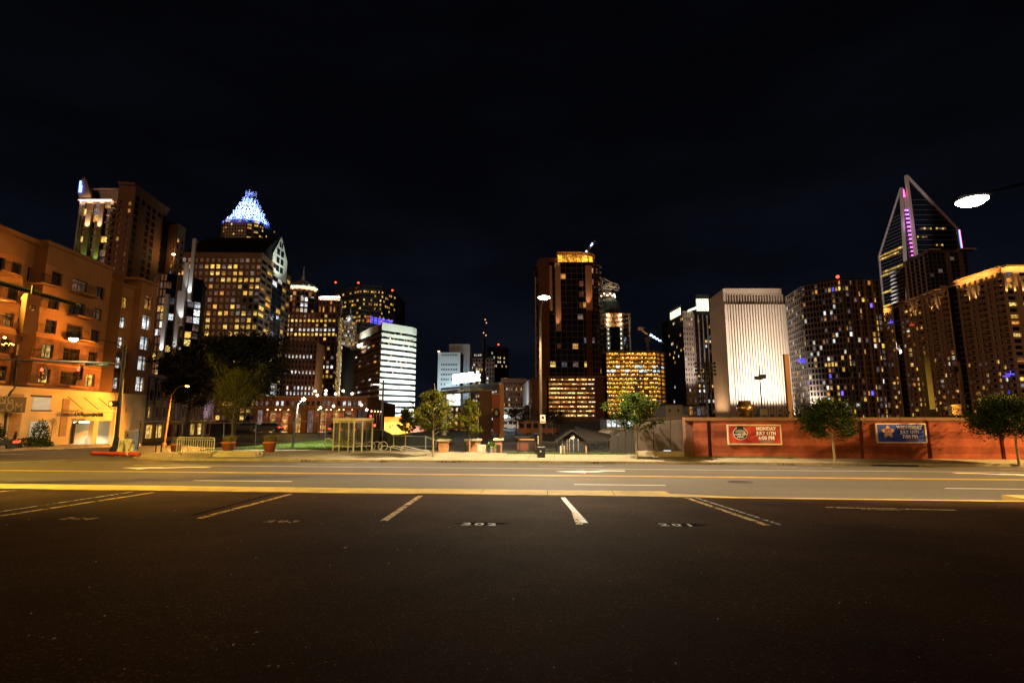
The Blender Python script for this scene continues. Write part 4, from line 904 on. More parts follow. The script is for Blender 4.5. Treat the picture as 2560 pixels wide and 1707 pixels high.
light('lounge_lamp', 'AREA', ((cxa + cxb) / 2, Y - 3, z - .2), 700, SOD, T, ((cxa + cxb) / 2, Y + 3, ct), size=cxb - cxa, size_y=.5)
a0 = P(1345, 646, Y + 2); MB().prism([(a0.x, Y + 1), (cxa - .5, Y + 1), (cxa - .5, Y + 30), (a0.x, Y + 30)], z - .4, a0.z).build('stair_head', 'rust_brown', T)
for px_, py_ in ((1394.5, 828), (1471, 776)): p_ = P(px_, py_, Y - .8); uplight(T, (p_.x, Y - .75, p_.z), (0, -1, 0), 5200, (1, .50, .20), 22, 44, 2.0)  # two uplights added only to brighten the tan strips
# garage podium
Yp = 284; z0 = -3; xa, xb = P(1368, 1000, Yp).x, P(1512, 1000, Yp).x; zt = P(1400, 944, Yp).z
T = thing('parking_garage', 'concrete parking garage with rows of glowing orange openings under the apartment tower', 'building', (xa, Yp, -3))
MB().prism([(xa + 1, Yp + 2.2), (xb - 1, Yp + 2.2), (xb - 1, Yp + 40), (xa + 1, Yp + 40)], -3, zt - .3).build('core', 'concrete_raw', T)
bays = [(1373, 1400), (1402, 1439), (1443, 1468), (1471, 1487)]; xs = []; rgp = random.Random(2)
for j, (a, b2) in enumerate(bays):
    A = (P(a - 1.5, 1000, Yp).x, Yp); B = (P(b2 + 1.5, 1000, Yp).x, Yp)
    facade(T, A, B, 0, zt, 1, 9, .93, .50, 'concrete_raw', 1.4, lambda r, c, j=j: ('lit_garage' if (j < 3 or r in (0, 3, 6, 7)) else 'lit_dim') if r < 9 else None, pname='garage_opening', zc=.7)
MB().box(((P(1490, 1000, Yp).x + xb) / 2, Yp + .5, zt / 2), (xb - P(1490, 1000, Yp).x, 1.0, zt)).build('blank_wall', 'rust_brown', T)
MB().box(((xa + xb) / 2, Yp - .3, zt + .5), (xb - xa + 1, .8, 1.0)).build('parapet', 'concrete_raw', T); MB().quad((xa, Yp, -3), (xb, Yp, -3), (xb, Yp, 0), (xa, Yp, 0)).build('base_wall', 'concrete_raw', T)
xc = P(1326, 960, Yp + 3).x
MB().prism([(xc + .6, Yp + 3.5), (xa, Yp + 3.5), (xa, Yp + 40), (xc + .6, Yp + 40)], -3, zt - .5).build('wing_core', 'concrete_raw', T)
facade(T, (xc, Yp + 3), (xa, Yp + 3), 0, zt, 2, 8, .8, .5, 'concrete_raw', 1.0, lambda r, c: 'lit_garage' if 0 < r < 6 else None, pname='garage_opening')
pw_ = P(1309, 965, Yp + 40); MB().quad((pw_.x, Yp + 55, P(1311, 1012, 330).z), (xc, Yp + 3, P(1326, 1012, Yp).z), (xc, Yp + 3, P(1326, 945, Yp).z), (pw_.x, Yp + 55, P(1311, 962, 340).z)).build('pale_side_panel', 'white_panel', T)
light('panel_flood', 'SPOT', (xc - 14, Yp + 10, 2), 16000, (.80, .9, 1), T, (xc - 4, Yp + 30, 16), 90, .8)
b = MB()
for r in range(9):
    for k in range(26):
        if rgp.random() < .5: x = xa + 2 + (P(1487, 1000, Yp).x - xa - 2) * rgp.random(); b.box((x, Yp + .4, zt - (r + .42) * zt / 9), (.5 + .5 * rgp.random(), .2, .28))
b.build('garage_lamps', emis('garage_lamp', (1, .60, .24), 5), T, kind='stuff')
# --- round tower under construction
Y = 330; cx = P(1537, 780, Y).x; r_ = P(1576, 850, Y).x - cx; z = P(1540, 781, Y).z; zb = P(1540, 885, Y).z
T = thing('unfinished_round_tower', 'round tower under construction with lit open floors and a steel frame top', 'building', (cx, Y + r_, -3))
st = 12.1 * Y / FPX; n = 9; arcs = [(cx + r_ * cos(a), Y + r_ + r_ * sin(a)) for a in [pi + .25 + (pi - .5) * k / 8 for k in range(9)]]
MB().lathe((cx, Y + r_, 0), [(r_ * .80, -3), (r_ * .80, z)], 20).build('core', 'concrete_raw', T)
for k in range(n + 1):
    zz = z - k * st; MB().prism([(cx + r_ * cos(2 * pi * j / 20), Y + r_ + r_ * sin(2 * pi * j / 20)) for j in range(20)], zz - .5, zz).build('floor_slab', 'concrete_raw' if k < 4 else 'curtain_dark', T)
    for j, a in enumerate((-pi / 2 - .55, -pi / 2 + .5)):
        x, y = cx + r_ * .9 * cos(a), Y + r_ + r_ * .9 * sin(a); MB().box((x, y, zz - st * .45), (.8, .8, .6)).build('work_lamp', 'lamp_dot', T)
        light('work_lamp_bulb', 'POINT', (x, y - 1.2, zz - st * .5), 650, (1, .72, .40), T, size=.3)
for k in range(3, n):
    for j in range(8):
        a, b2 = arcs[j], arcs[j + 1]; ang = atan2(b2[1] - a[1], b2[0] - a[0]); zz = z - k * st - st * .5 - .25
        pane(T, ((a[0] + b2[0]) / 2, (a[1] + b2[1]) / 2, zz), sqrt((a[0] - b2[0]) ** 2 + (a[1] - b2[1]) ** 2), st - .6, ang, 'glass_blue')
MB().box((cx + r_ + 1, Y + r_ * .6, (z + zb) / 2), (1.0, 1.0, z - zb)).build('hoist_mast', 'steel_dull', T)
for k in range(7): MB().box((cx + r_ + .2, Y + r_ * .6, z - k * st * .95), (3.4 if k < 4 else 2, 2.4, .5)).build('hoist_landing', 'concrete_raw', T)
z1 = P(1540, 740, Y).z; z2 = P(1540, 726, Y).z
MB().lathe((cx - 3, Y + r_, 0), [(r_ * .78, z), (r_ * .86, z + 3), (r_ * .8, z1 - 3), (r_ * .55, z1)], 20).build('wrapped_storey', mat('wrap_sheet', (.16, .22, .22), .6, .3, .2), T)
MB().lathe((cx - 4, Y + r_, 0), [(r_ * .62, z1), (r_ * .62, z2)], 16).build('top_storey', 'rust_brown', T)
for k in range(9):
    a = -pi / 2 + (k - 4) * .32; x, y = cx - 4 + r_ * .66 * cos(a), Y + r_ + r_ * .66 * sin(a); MB().box((x, y, z1 + (z2 - z1) * (.35 + .3 * (k % 2))), (.6, .5, .6)).build('work_lamp', 'lamp_dot', T)
fr = MB(); fp = [P(px, py, Y + 3) for px, py in ((1506, 694), (1529, 707), (1529, 722), (1507, 722), (1544, 711), (1549, 722), (1510, 712))]
for i, j in ((0, 1), (1, 2), (2, 3), (1, 4), (4, 5), (3, 1), (2, 4), (6, 1), (6, 5), (0, 3)):
    for dy in (0, 5): fr.tube([fp[i] + Vector((0, dy, 0)), fp[j] + Vector((0, dy, 0))], .28, 5)
fr.build('steel_frame', 'balcony_white', T, kind='stuff'); light('frame_lamp', 'POINT', P(1526, 722, Y - 2), 900, WARM, T)
# --- orange lit building shell
Y = 286; zt = P(1590, 880, Y).z; xa, xb = P(1516, 900, Y).x, P(1642, 900, Y).x; xc = P(1660, 905, Y + 8).x
T = thing('lit_building_shell', 'unfinished office building glowing yellow orange on every open floor', 'building', (xa, Y, -3))
foot = [(xa, Y), (xb, Y), (xc, Y + 6), (xc, Y + 36), (xa, Y + 36)]; MB().prism(shrink(foot, 2.0), -3, zt - .4).build('core', 'concrete_raw', T)
nr = 15; rh = 2.35; rgs = random.Random(6)
ls = lambda r, c: 'lit_dim' if rgs.random() < .06 else ('lit_cool' if (r in (3, 4) and rgs.random() < .35) else 'lit_site')
facade(T, (xa, Y), (xb, Y), zt - nr * rh, zt, 11, nr, .92, .66, 'rust_brown', .9, ls, pname='open_floor_bay'); facade(T, (xb, Y), (xc, Y + 6), zt - nr * rh, zt, 2, nr, .92, .66, 'rust_brown', .9, ls, pname='open_floor_bay')
MB().quad((xa, Y, -3), (xb, Y, -3), (xb, Y, zt - nr * rh), (xa, Y, zt - nr * rh)).build('base_wall', 'rust_brown', T); MB().prism([(x, y - .3) for x, y in foot], zt, zt + .6).build('roof_slab', 'concrete_raw', T)
b = MB()
for r in range(nr):
    for c in range(30):
        if rgs.random() < .55: x = xa + (xb - xa) * (c + rgs.random()) / 30; b.box((x, Y - .1, zt - rh * (r + .28 + .12 * rgs.random())), (.42, .3, .36))
b.build('work_lamps', emis('work_lamp_glow', (1, .58, .14), 4.5), T, kind='stuff')
for k in range(9): x = xa + (xb - xa) * (k + .5) / 9; MB().tube([(x, Y + 1, zt + .6), (x, Y + 1, zt + 1.9)], .08, 5).build('guard_post', 'steel_dull', T)
# --- cranes
T = thing('crane_jib_above_tower', 'short lit crane jib rising above the round cornered apartment tower', 'crane', P(1463, 629, 320))
a, b2 = P(1462, 632, 320), P(1487, 600, 320); jb = MB(); jb.tube([a, b2], .35, 5); n = 7
for dz in (1.5,): jb.tube([a + Vector((dz, 0, -.3)), b2 + Vector((dz * .3, 0, -.2))], .3, 5)
for k in range(n): p = a.lerp(b2, k / n); q = a.lerp(b2, (k + .5) / n) + Vector((1.2, 0, -.3)); jb.tube([p, q], .2, 4)
jb.build('jib', 'steel_dull', T); MB().tube([Vector((a.x, a.y, z2 - 30)), a], .9, 6).build('mast', 'steel_dull', T)
for t in (.08, .55, .66): p = a.lerp(b2, t) + Vector((.4, -.8, 0)); MB().box(p, (.8, .5, 1.0)).build('jib_lamp', emis('jib_lamp', (.45, .6, 1), 5) if t == .08 else 'jib_lamp', T)
T = thing('tower_crane', 'tower crane with a white lit lattice jib sloping down to the right', 'crane', (*XY(1620, 950, 340), -3))
m0 = P(1619, 838, 340); MB().tube([(m0.x, m0.y, -3), (m0.x, m0.y, m0.z - 4)], 1.0, 6).build('mast', 'dark_bronze', T); MB().box((m0.x, m0.y, m0.z - 3), (3, 2.4, 3.2)).build('cab', 'dark_bronze', T)
jb = MB(); a, b2 = P(1622, 840, 340), P(1658, 857, 340); jb.tube([a, b2], .3, 5); jb.tube([a + Vector((.8, 0, 2.2)), b2 + Vector((0, 0, .4))], .3, 5)
for k in range(10): p = a.lerp(b2, k / 10); q = (a + Vector((.8, 0, 2.2))).lerp(b2 + Vector((0, 0, .4)), (k + .5) / 10); jb.tube([p, q], .18, 4)
jb.build('jib', 'steel_dull', T)
for k in range(4): p = a.lerp(b2, .15 + .2 * k) + Vector((0, -.6, 1.2 - .3 * k)); MB().box(p, (1.6, .4, .9)).build('jib_lamp', 'jib_lamp', T)
jb = MB(); c = P(1600, 822, 340); jb.tube([P(1619, 836, 340), c], [.7, .5], 5); jb.tube([P(1613, 828, 340) + Vector((0, 0, 1.8)), c + Vector((0, 0, 1.4))], .3, 5); jb.build('counter_jib', 'concrete_raw', T); MB().box(c, (3.2, 2, 2.2)).build('counterweight', 'concrete_raw', T)
light('jib_flood', 'POINT', P(1610, 846, 336), 500, WARM, T)

# --- bank tower with lit roof screens
pts, z = corners([(1669, 800), (1706, 777), (1780, 784)], (1, 385)); Lc, C_, Rc = pts
T = thing('screen_topped_tower', 'dark glass tower with white piers and bright lit roof screens', 'building', (*C_, -3))
foot = [Lc, C_, Rc, (Rc[0], Rc[1] + 40), (Lc[0], Lc[1] + 20)]; tower(T, foot, -3, z, dep=.6); rgb = random.Random(14)
rowp = [.05, .3, .35, .05, .3, .75, .1, .2, .1, .2, .35, .55, .1, .1, .35, .15, .3, .8, .3, .15, .4, .4]
lb = lambda r, c: (rgb.choice(('lit_yellow', 'lit_white', 'lit_dim')) if rgb.random() < rowp[r] * .7 else None)
facade(T, Lc, C_, z - 22 * 3.9, z, 12, 22, .88, .55, 'curtain_dark', .3, lambda r, c: (rgb.choice(('lit_yellow', 'lit_orange', 'lit_white')) if rgb.random() < rowp[(r * 3 + 2) % 22] * .28 else None), cap=120)
lk = lambda t: tuple(Vector(C_).lerp(Vector(Rc), t))
facade(T, C_, lk(.34), z - 22 * 3.9, z, 4, 22, .42, .5, 'white_stone', .4, lb, cap=220)
facade(T, lk(.34), Rc, z - 22 * 3.9, z, 9, 22, .78, .6, 'curtain_dark', .4, lb, mt=1)
for k in range(5): p = lk(.36 + .15 * k); MB().box((p[0], p[1] - .4, z / 2), (.5, .8, z - 4)).build('mullion', 'frame_pale', T)
for a, b2 in ((Lc, C_), (C_, Rc)): MB().quad((*a, -3), (*b2, -3), (*b2, z - 85.8), (*a, z - 85.8)).build('lower_wall', 'curtain_dark', T)
light('pier_flood', 'SPOT', (lk(.15)[0] + 6, lk(.15)[1] - 24, 4), 70000, (1, .82, .72), T, (lk(.17)[0], lk(.17)[1], 50), 50, .8)
em = emis('screen_glow', (.95, 1, .62), 2.6)
for (pxa, pya), (pxb, pyb), hh, Yk in (((1676, 800), (1702, 786), 5.6, 388), ((1742, 777), (1772, 777), 9.5, 392)):
    a, b2 = P(pxa, pya, Yk), P(pxb, pyb, Yk - 3); b = MB(); b.slab([a, b2, b2 + Vector((0, 0, hh)), a + Vector((0, 0, hh))], (0, .6, 0)); b.build('roof_screen', em, T)
    for k in range(8): p = a.lerp(b2, k / 7); MB().box((p.x, p.y - .4, p.z + hh * .6), (.35, .35, hh * 1.5)).build('screen_post', 'copper_ring', T)
b = MB(); b.slab([P(1720, 779, 384), P(1742, 772, 384), P(1742, 766, 384), P(1720, 775, 384)], (0, .5, 0)); b.build('roof_screen', em, T)

# --- white floodlit ribbed tower
pts, z = corners([(1775, 747), (1809, 721), (1953, 721)], (1, 320)); Lc, C_, Rc = pts; Rc = (Rc[0], C_[1])
T = thing('white_ribbed_tower', 'white ribbed tower floodlit from below, the brightest building of the skyline', 'building', (*C_, -3))
b = (Lc[0] + Rc[0] - C_[0], Lc[1]); foot = [Lc, C_, Rc, b]; zcap = P(1880, 736, 320).z; zl = P(1880, 762, 320).z
MB().prism(shrink(foot, 1.2), -3, z - 1).build('core', mat('bronze_glass', (.05, .035, .03), .4, .2, .1), T)
MB().prism(foot, zcap, z).build('cap', 'white_stone', T)
n = 21; W_ = Rc[0] - C_[0]
for k in range(n + 1):
    x = C_[0] + W_ * k / n; w_ = W_ / n * (.56 if 0 < k < n else 1.0); MB().box((x, C_[1] - .5, (zl - 3) / 2), (w_, 2.8, zl + 3)).build('rib', 'white_stone', T)
    MB().box((x, C_[1] + .2, (zl + zcap) / 2), (w_ * .55, 1.4, zcap - zl)).build('upper_rib', 'white_stone', T)
u = (Vector(C_) - Vector(Lc)); ln = u.length; u = u / ln; nn = Vector((u.y, -u.x)); m_ = 22
for k in range(m_ + 1): p = Vector(Lc) + u * ln * k / m_; MB().box((p.x, p.y, (z - 3) / 2 - .2), (ln / m_ * .72, 1.4, z + 2.6), atan2(u.y, u.x)).build('side_rib', 'white_stone', T)
MB().prism([tuple(Vector(Lc) + nn * 1.0), tuple(Vector(C_) + nn * 1.0), C_, Lc], zl - .4, zl + .5).build('side_ledge', 'white_stone', T)
for k in range(8): x = C_[0] + W_ * (k + .5) / 8; MB().box((x, C_[1] - 9, 1.5), (2.2, .8, .9)).build('floodlight', 'black_metal', T)
light('flood', 'AREA', (C_[0] + W_ / 2, C_[1] - 13, 2), 26000, (1, .88, .72), T, (C_[0] + W_ / 2, C_[1], 40), size=W_, size_y=2, spread=90)
light('flood', 'AREA', (C_[0] + W_ / 2, C_[1] - 46, 2), 15000, (1, .80, .62), T, (C_[0] + W_ / 2, C_[1], 60), size=W_ * .8, size_y=2, spread=70)
mL = (Vector(Lc) + Vector(C_)) / 2 + nn * 7; light('flood', 'AREA', (mL.x, mL.y, 1), 2600, (1, .58, .30), T, (mL.x - nn.x * 7, mL.y - nn.y * 7, 26), size=ln * .8, size_y=1.5)
for k in range(12): MB().box((Rc[0] + .9, Rc[1] + 1, zl - 3 - k * 3.6), (.8, 1.0, 2.4)).build('edge_window', 'lit_white', T)

# --- dark grid condominium
pts, z = corners([(1958, 757), (2003, 722), (2101, 699), (2196, 700)], (2, 268)); a0, a1, a2, a3 = pts; a1 = XY(2003, 722, a2[1] + 14); a0 = XY(1963, 752, a2[1] + 40); 
T = thing('grid_condominium', 'dark grey condominium tower with a grid facade and scattered lit windows', 'building', (*a2, -3))
foot = [a0, a1, a2, a3, (a3[0] * 1.15, a3[1] * 1.15), (a0[0] * 1.1, a0[1] * 1.1)]; tower(T, foot, -3, z, dep=.6); nr = int((z + 1) / 3.05)
mat('grid_grey', (.19, .17, .16), .8, .15, .1)
tb = [(.07, 'lit_yellow'), (.04, 'lit_orange'), (.05, 'lit_white'), (.14, 'lit_dim'), (.006, 'lit_blue')]
facade(T, a2, a3, -1, z, 10, nr, .74, .74, 'grid_grey', .5, probs(71, tb), cap=300); facade(T, a1, a2, -1, z, 12, nr, .70, .70, 'grid_grey', .5, probs(72, tb), cap=560); facade(T, a0, a1, -1, z, 9, nr, .66, .7, 'grid_grey', .5, probs(73, tb), parts=False)
for k in (0, 2, 4, 6, 8, 10): p = Vector(a2).lerp(Vector(a3), k / 10); MB().box((p.x, p.y - .3, (z - 1) / 2), (.8, .9, z + 1)).build('pier', 'stucco_brown' if k in (4, 6, 8) else 'grid_grey', T)
beacon(T, P(2094, 692, 268), .9)
MB().prism(shrink([a1, a2, a3, (a3[0], a3[1] + 20), (a1[0], a3[1] + 20)], 5), z, z + 2.2).build('plant_room', 'roof_dark', T)
for px, py, w_ in ((2001, 901, 3.6), (2005, 903, 2.4)): p = P(px, py, 262 + 20); pane(T, (p.x, a1[1] - 1.0, p.z), w_, 2.0, 0, 'lit_blue', 'blue_lit_balcony', .5)

# --- pointed glass tower with the LED slot
Yp = 480; T = thing('pointed_glass_tower', 'tall glass tower with two sharp pointed tops and a pink and blue lit slot', 'building', (*XY(2290, 900, Yp), -3))
V = lambda px, py, dy=0: P(px, py, Yp + dy)
MB().slab([(V(2300, 1030)), V(2420, 1030), V(2402, 625), V(2391, 572), V(2263, 437), V(2272, 500), V(2285, 620)], (0, 3, 0)).build('right_sail', 'glass_blue', T)
def bar(p, q, w_, name, m='frame_pale', dy=-.6):
    p, q = Vector(p) + Vector((0, dy, 0)), Vector(q) + Vector((0, dy, 0)); return MB().tube([p, q], w_, 4).build(name, m, T)
for p, q, w_ in (((2265, 440), (2391, 573), 1.3), ((2264, 440), (2297, 700), 1.7), ((2391, 573), (2403, 640), 1.2)): bar(V(*p), V(*q), w_, 'edge_frame')
for k in range(15):
    py = 500 + 12.5 * k; x0_ = 2276 + .105 * (py - 500); xr_ = 2263 + (py - 437) * .948 if py < 572 else 2393 + (py - 572) * .17
    bar(V(x0_, py), V(xr_ - 4, py), .16, 'floor_line', 'steel_dull', -.2)
for px0, px1, py, n_, pr in ((2294, 2370, 571, 15, .7), (2293, 2318, 592, 6, .8), (2340, 2358, 612, 4, .8), (2300, 2310, 545, 1, .3)):
    for k in range(n_):
        if random.Random(k + px0).random() < pr: p = V(px0 + (px1 - px0) * (k + .5) / n_, py, -.5); pane(T, p, (px1 - px0) / n_ * .8 * Yp / FPX, 1.7, 0, 'lit_dim' if k % 3 else 'lit_yellow', d=.3)
# left sail: a side wall running back
cA = V(2277, 640); cB = (cA.x + 3.5, Yp + 34); zA = V(2251, 471).z; zB = PZ  # corner column and far edge
fb = P(2197, 641, Yp + 30); fx_ = V(2290, 1035).x; sx = P(2226, 1000, Yp + 30).x
cor_t, cor_b = V(2251, 471), V(2283, 1030, 0); far_t, far_b = P(2197, 641, Yp + 34), P(2232, 1030, Yp + 34)
fr_t = V(2253, 490)
MB().slab([far_b, cor_b, cor_t, far_t], (6, 4, 0)).build('left_sail', 'glass', T)
def lp(t, w_):   # point on the left sail: t along (0 far, 1 corner), w_ pixel height on corner column
    top = cor_t + (cor_b - cor_t) * w_; bt = Vector((far_t.x + (far_b.x - far_t.x) * clamp((far_t.z - top.z) / (far_t.z - far_b.z), -1, 1), far_t.y, top.z)); return bt.lerp(top, t)
for p, q, w_ in ((cor_t, cor_b, 1.5), (far_t, cor_t, 1.1), (far_t, far_b, 1.1)): bar(p, q, w_, 'edge_frame', dy=-.8)
for k in range(30):
    w_ = .12 + k * .016; top = cor_t + (cor_b - cor_t) * w_; t0 = clamp((top.z - far_t.z) / (cor_t.z - far_t.z), 0, 1)
    a, b2 = lp(t0, w_), lp(1, w_); bar(a, b2, .22, 'floor_line', 'steel_dull', -.4)
    litr = {9: (.0, 1), 10: (.05, .8), 14: (.1, 1), 15: (0, .6), 20: (.0, .5), 24: (0, .5), 25: (.05, .3)}.get(k)
    if litr:
        for j in range(10):
            t = t0 + (1 - t0) * (j + .5) / 10
            if litr[0] <= (j + .5) / 10 <= litr[1]: p = lp(t, w_ + .008); pane(T, (p.x - .5, p.y - .9, p.z), 2.6, 1.5, atan2(cor_t.y - far_t.y, cor_t.x - far_t.x), 'lit_yellow', d=.3)
# slot with LED floors
MB().slab([V(2256, 500, 3), V(2273, 500, 3), V(2300, 1030, 3), V(2284, 1030, 3)], (0, 10, 0)).build('slot_glass', 'glass_blue', T); MB().slab([V(2258, 497, 2), V(2272, 491, 2), V(2275, 523, 2), V(2261, 523, 2)], (0, 6, 0)).build('slot_cap', 'frame_pale', T)
pink = emis('led_pink', (1, .16, .75), 2.2); blue = emis('led_blue', (.12, .22, 1), 4.5); emis('led_red', (1, .05, .18), 4)
for k in range(12):
    py = 526 + 10.2 * k; x = 2262 + .152 * (py - 526)
    for dx, m in ((.5, 'led_pink'), (6.5, 'led_blue')): p = V(x + dx + 2.6, py, 1.5); MB().box(p, (2.5, .6, 1.5)).build('led_bar', m, T)
bar(V(2254, 474), V(2259, 494), .8, 'led_edge', 'led_pink', -1); bar(V(2257, 476), V(2261, 494), .6, 'led_edge', 'led_red', -1); bar(V(2394, 576), V(2401, 624), .7, 'led_edge', 'led_blue', -1.2); bar(V(2396, 576), V(2403, 624), .5, 'led_edge', 'led_red', -1.2)
light('added_frame_spot', 'SPOT', P(2150, 1000, 330), 1100000, (1, .90, .88), T, V(2300, 560), 46, .8, 2)  # added spot without a fixture, brightens the pale edge frames
light('slot_lamp', 'AREA', V(2270, 560, -10), 300, (.8, .4, 1), T, V(2268, 560, 3), size=8)
# --- residential tower in front of it
pts, z = corners([(2261, 659), (2318, 627), (2432, 627)], (1, 330)); Lc, C_, Rc = pts; Rc = (Rc[0], C_[1])
T = thing('white_grid_tower', 'dark glass residential tower with a white balcony grid in front of the pointed tower', 'building', (*C_, -3))
foot = [Lc, C_, Rc, (Rc[0], Lc[1]), ]; Rs = P(2418, 640, 330).x; foot = [Lc, C_, (Rs, C_[1]), (Rs, Lc[1])]; tower(T, foot, -3, z, dep=.6)
zl = P(2318, 800, 330).z; nr = 15; facade(T, Lc, C_, z - nr * 2.9, z, 5, nr, .82, .80, 'balcony_white', .9, probs(5, [(.03, 'lit_dim')]), skip=lambda r, c: False, mt=1.0)
facade(T, C_, (Rs, C_[1]), z - nr * 2.9, z, 9, nr, .90, .90, 'slab_edge', .3, probs(6, [(.06, 'lit_dim')]), glass='glass_blue', mt=1.0, skip=lambda r, c: c in (4, 7))
MB().prism([(Lc[0] - 1, Lc[1] - 1), (C_[0], C_[1] - 2), (P(2346, 627, 330).x, C_[1] - 2), (P(2346, 627, 330).x, C_[1] + 4), (Lc[0] + 4, Lc[1])], z, z + .9).build('roof_fin', 'frame_pale', T); xx = P(2394, 627, 330).x; MB().box(((xx + Rc[0]) / 2, C_[1] - .5, z + .5), (Rc[0] - xx, 5, .9)).build('roof_fin', 'frame_pale', T)
MB().box((Lc[0] - .4, Lc[1] - .6, z / 2 + 20), (1.4, 1.4, z + 2 - 40)).build('corner_column', 'frame_pale', T)
L2 = P(2233, 690, 372); zz = P(2233, 676, 372).z
for k in range(9):
    p0, p1 = P(2230 + .4 * k, 680 + 9.6 * k, 372), P(2262 + .8 * k, 668 + 9.6 * k, 348); MB().slab([p0, p1, p1 + Vector((0, 0, .5)), p0 + Vector((0, 0, .5))], (2, 5, 0)).build('balcony', 'balcony_white', T)
MB().slab([P(2233, 690, 378), P(2262, 668, 354), P(2272, 1000, 354), P(2244, 1000, 378)], (3, 6, 0)).build('rear_wing', 'curtain_dark', T)
light('grid_flood', 'SPOT', (Lc[0] - 40, C_[1] - 10, 40), 90000, (1, .84, .78), T, (Lc[0] + 2, (Lc[1] + C_[1]) / 2, z - 20), 60, .8, 1)

# --- long beige condominium on the right
Y0 = 243; c0 = P(2502, 669, Y0); z = c0.z; far = PZ(2177, 775, z); A = tuple(far.xy); C_ = (c0.x, Y0); E = (c0.x + 60, Y0 + 4)
T = thing('long_beige_condominium', 'long beige condominium block with uplit pilasters along its top floors', 'building', (*C_, -3))
foot = [A, C_, E, (E[0], A[1])]; tower(T, foot, -3, z - 1, dep=.9); nr = 23; st = (z - 2) / nr
t1 = [(.16, 'lit_yellow'), (.07, 'lit_orange'), (.03, 'lit_white'), (.12, 'lit_dim'), (.003, 'lit_blue')]
d = Vector(C_) - Vector(A); ln = d.length; d /= ln; nn = Vector((d.y, -d.x))
mat('condo_beige', (.66, .50, .36), .85, .12, .1)
seg = [(0, .205, 6, 0, -2.6), (.205, .27, 2, 1.2, -3.4), (.27, .50, 6, 0, -1.6), (.50, .66, 5, 0, -1.0), (.66, .725, 2, 1.2, -1.6), (.725, 1.0, 8, 0, 0)]
for i, (ta, tb_, nc, rec, dz) in enumerate(seg):
    a = Vector(A) + d * ln * ta - nn * rec; b2 = Vector(A) + d * ln * tb_ - nn * rec; lf = probs(80 + i, t1); zt = z + dz
    facade(T, a, b2, zt - nr * st, zt, nc, nr, .56, .60, 'condo_beige', .7, lf, mt=1.6, cap=[60, 90, 160, 220, 230, 300][i], fxs=[(.74 if (c % 3 == 1) else .42) for c in range(nc)])
    if rec:
        for q_ in (a, b2): MB().quad((q_.x, q_.y, -3), (q_.x + nn.x * rec, q_.y + nn.y * rec, -3), (q_.x + nn.x * rec, q_.y + nn.y * rec, zt), (q_.x, q_.y, zt)).build('return_wall', 'condo_beige', T)
    ctr = (a + b2) / 2 + nn * .5; MB().box((ctr.x, ctr.y, zt + .3), ((b2 - a).length, 1.8, .9), atan2(d.y, d.x)).build('cornice', 'condo_beige', T)
    for c in range(nc):
        if c % 3 != 1: continue
        for r in range(1, nr, 1):
            p = a + d * ((b2 - a).length * (c + .5) / nc) + nn * .6; MB().box((p.x, p.y, zt - 1.6 - r * st - st * .32), ((b2 - a).length / nc * .86, 1.3, .25), atan2(d.y, d.x)).build('balcony', 'condo_beige', T)
facade(T, C_, E, z - nr * st, z, 8, nr, .55, .6, 'condo_beige', .7, probs(95, t1), mt=1.6, cap=340)
MB().box(((C_[0] + E[0]) / 2, Y0 + 1, z + .3), (E[0] - C_[0], 3, 1.0), .066).build('cornice', 'condo_beige', T)
light('cornice_lamp', 'AREA', (C_[0] + 14, Y0 - 3, z - 2.5), 1700, SOD, T, (C_[0] + 14, Y0, z + .5), size=28, size_y=.4)
mc = Vector(A) + d * ln * .86 + nn * 4; light('cornice_lamp', 'AREA', (mc.x, mc.y, z - 3), 1300, SOD, T, (mc.x - nn.x * 4, mc.y - nn.y * 4, z), size=24, size_y=.4)
mc = Vector(A) + d * ln * .1 + nn * 4; light('cornice_lamp', 'AREA', (mc.x, mc.y, z - 5), 1000, SOD, T, (mc.x - nn.x * 4, mc.y - nn.y * 4, z - 2.5), size=16, size_y=.4)
for px, py in ((2187, 823), (2197, 820), (2209, 814), (2286, 791), (2332, 780), (2346, 775), (2427, 755), (2442, 750)):
    # pilaster foot on the long wall
    dr = ray(px, py); o = Vector((0, 0, CAMZ)); k = ((Vector((A[0], A[1], 0)) + Vector((nn.x, nn.y, 0)) * .3 - o).dot(Vector((nn.x, nn.y, 0)))) / dr.dot(Vector((nn.x, nn.y, 0))); p = o + dr * k
    MB().box((p.x, p.y, p.z + 4.2), (.9, .8, 8.5), atan2(d.y, d.x)).build('pilaster', 'condo_beige', T); uplight(T, (p.x + nn.x * .4, p.y + nn.y * .4, p.z), (nn.x, nn.y, 0), 1500, (1, .58, .20), 6, 70, .8)
for px, py in ((2516, 734), (2537, 733), (2558, 733)):
    p = P(px, py, Y0 - .2); MB().box((p.x, p.y, p.z + 4), (1, .8, 9)).build('pilaster', 'condo_beige', T); uplight(T, (p.x, p.y - .4, p.z), (0, -1, 0), 1500, (1, .58, .20), 6, 70, .8)
for px, py, m in ((2227, 806, 'lit_blue'), (2279, 812, 'lit_red'), (2527, 935, 'lit_blue'), (2516, 940, 'lit_blue')):
    dr = ray(px, py); o = Vector((0, 0, CAMZ))
    if px < 2500: k = ((Vector((A[0], A[1], 0)) + Vector((nn.x, nn.y, 0)) * 1.0 - o).dot(Vector((nn.x, nn.y, 0)))) / dr.dot(Vector((nn.x, nn.y, 0))); p = o + dr * k; an = atan2(d.y, d.x)
    else: p = P(px, py, Y0 - .6); an = 0
    pane(T, p, 3.4, .7, an, m, 'lit_balcony_rail', .2); pane(T, (p.x, p.y, p.z + 1.0), .2, 1.5, an, m, 'lit_balcony_rail', .2)
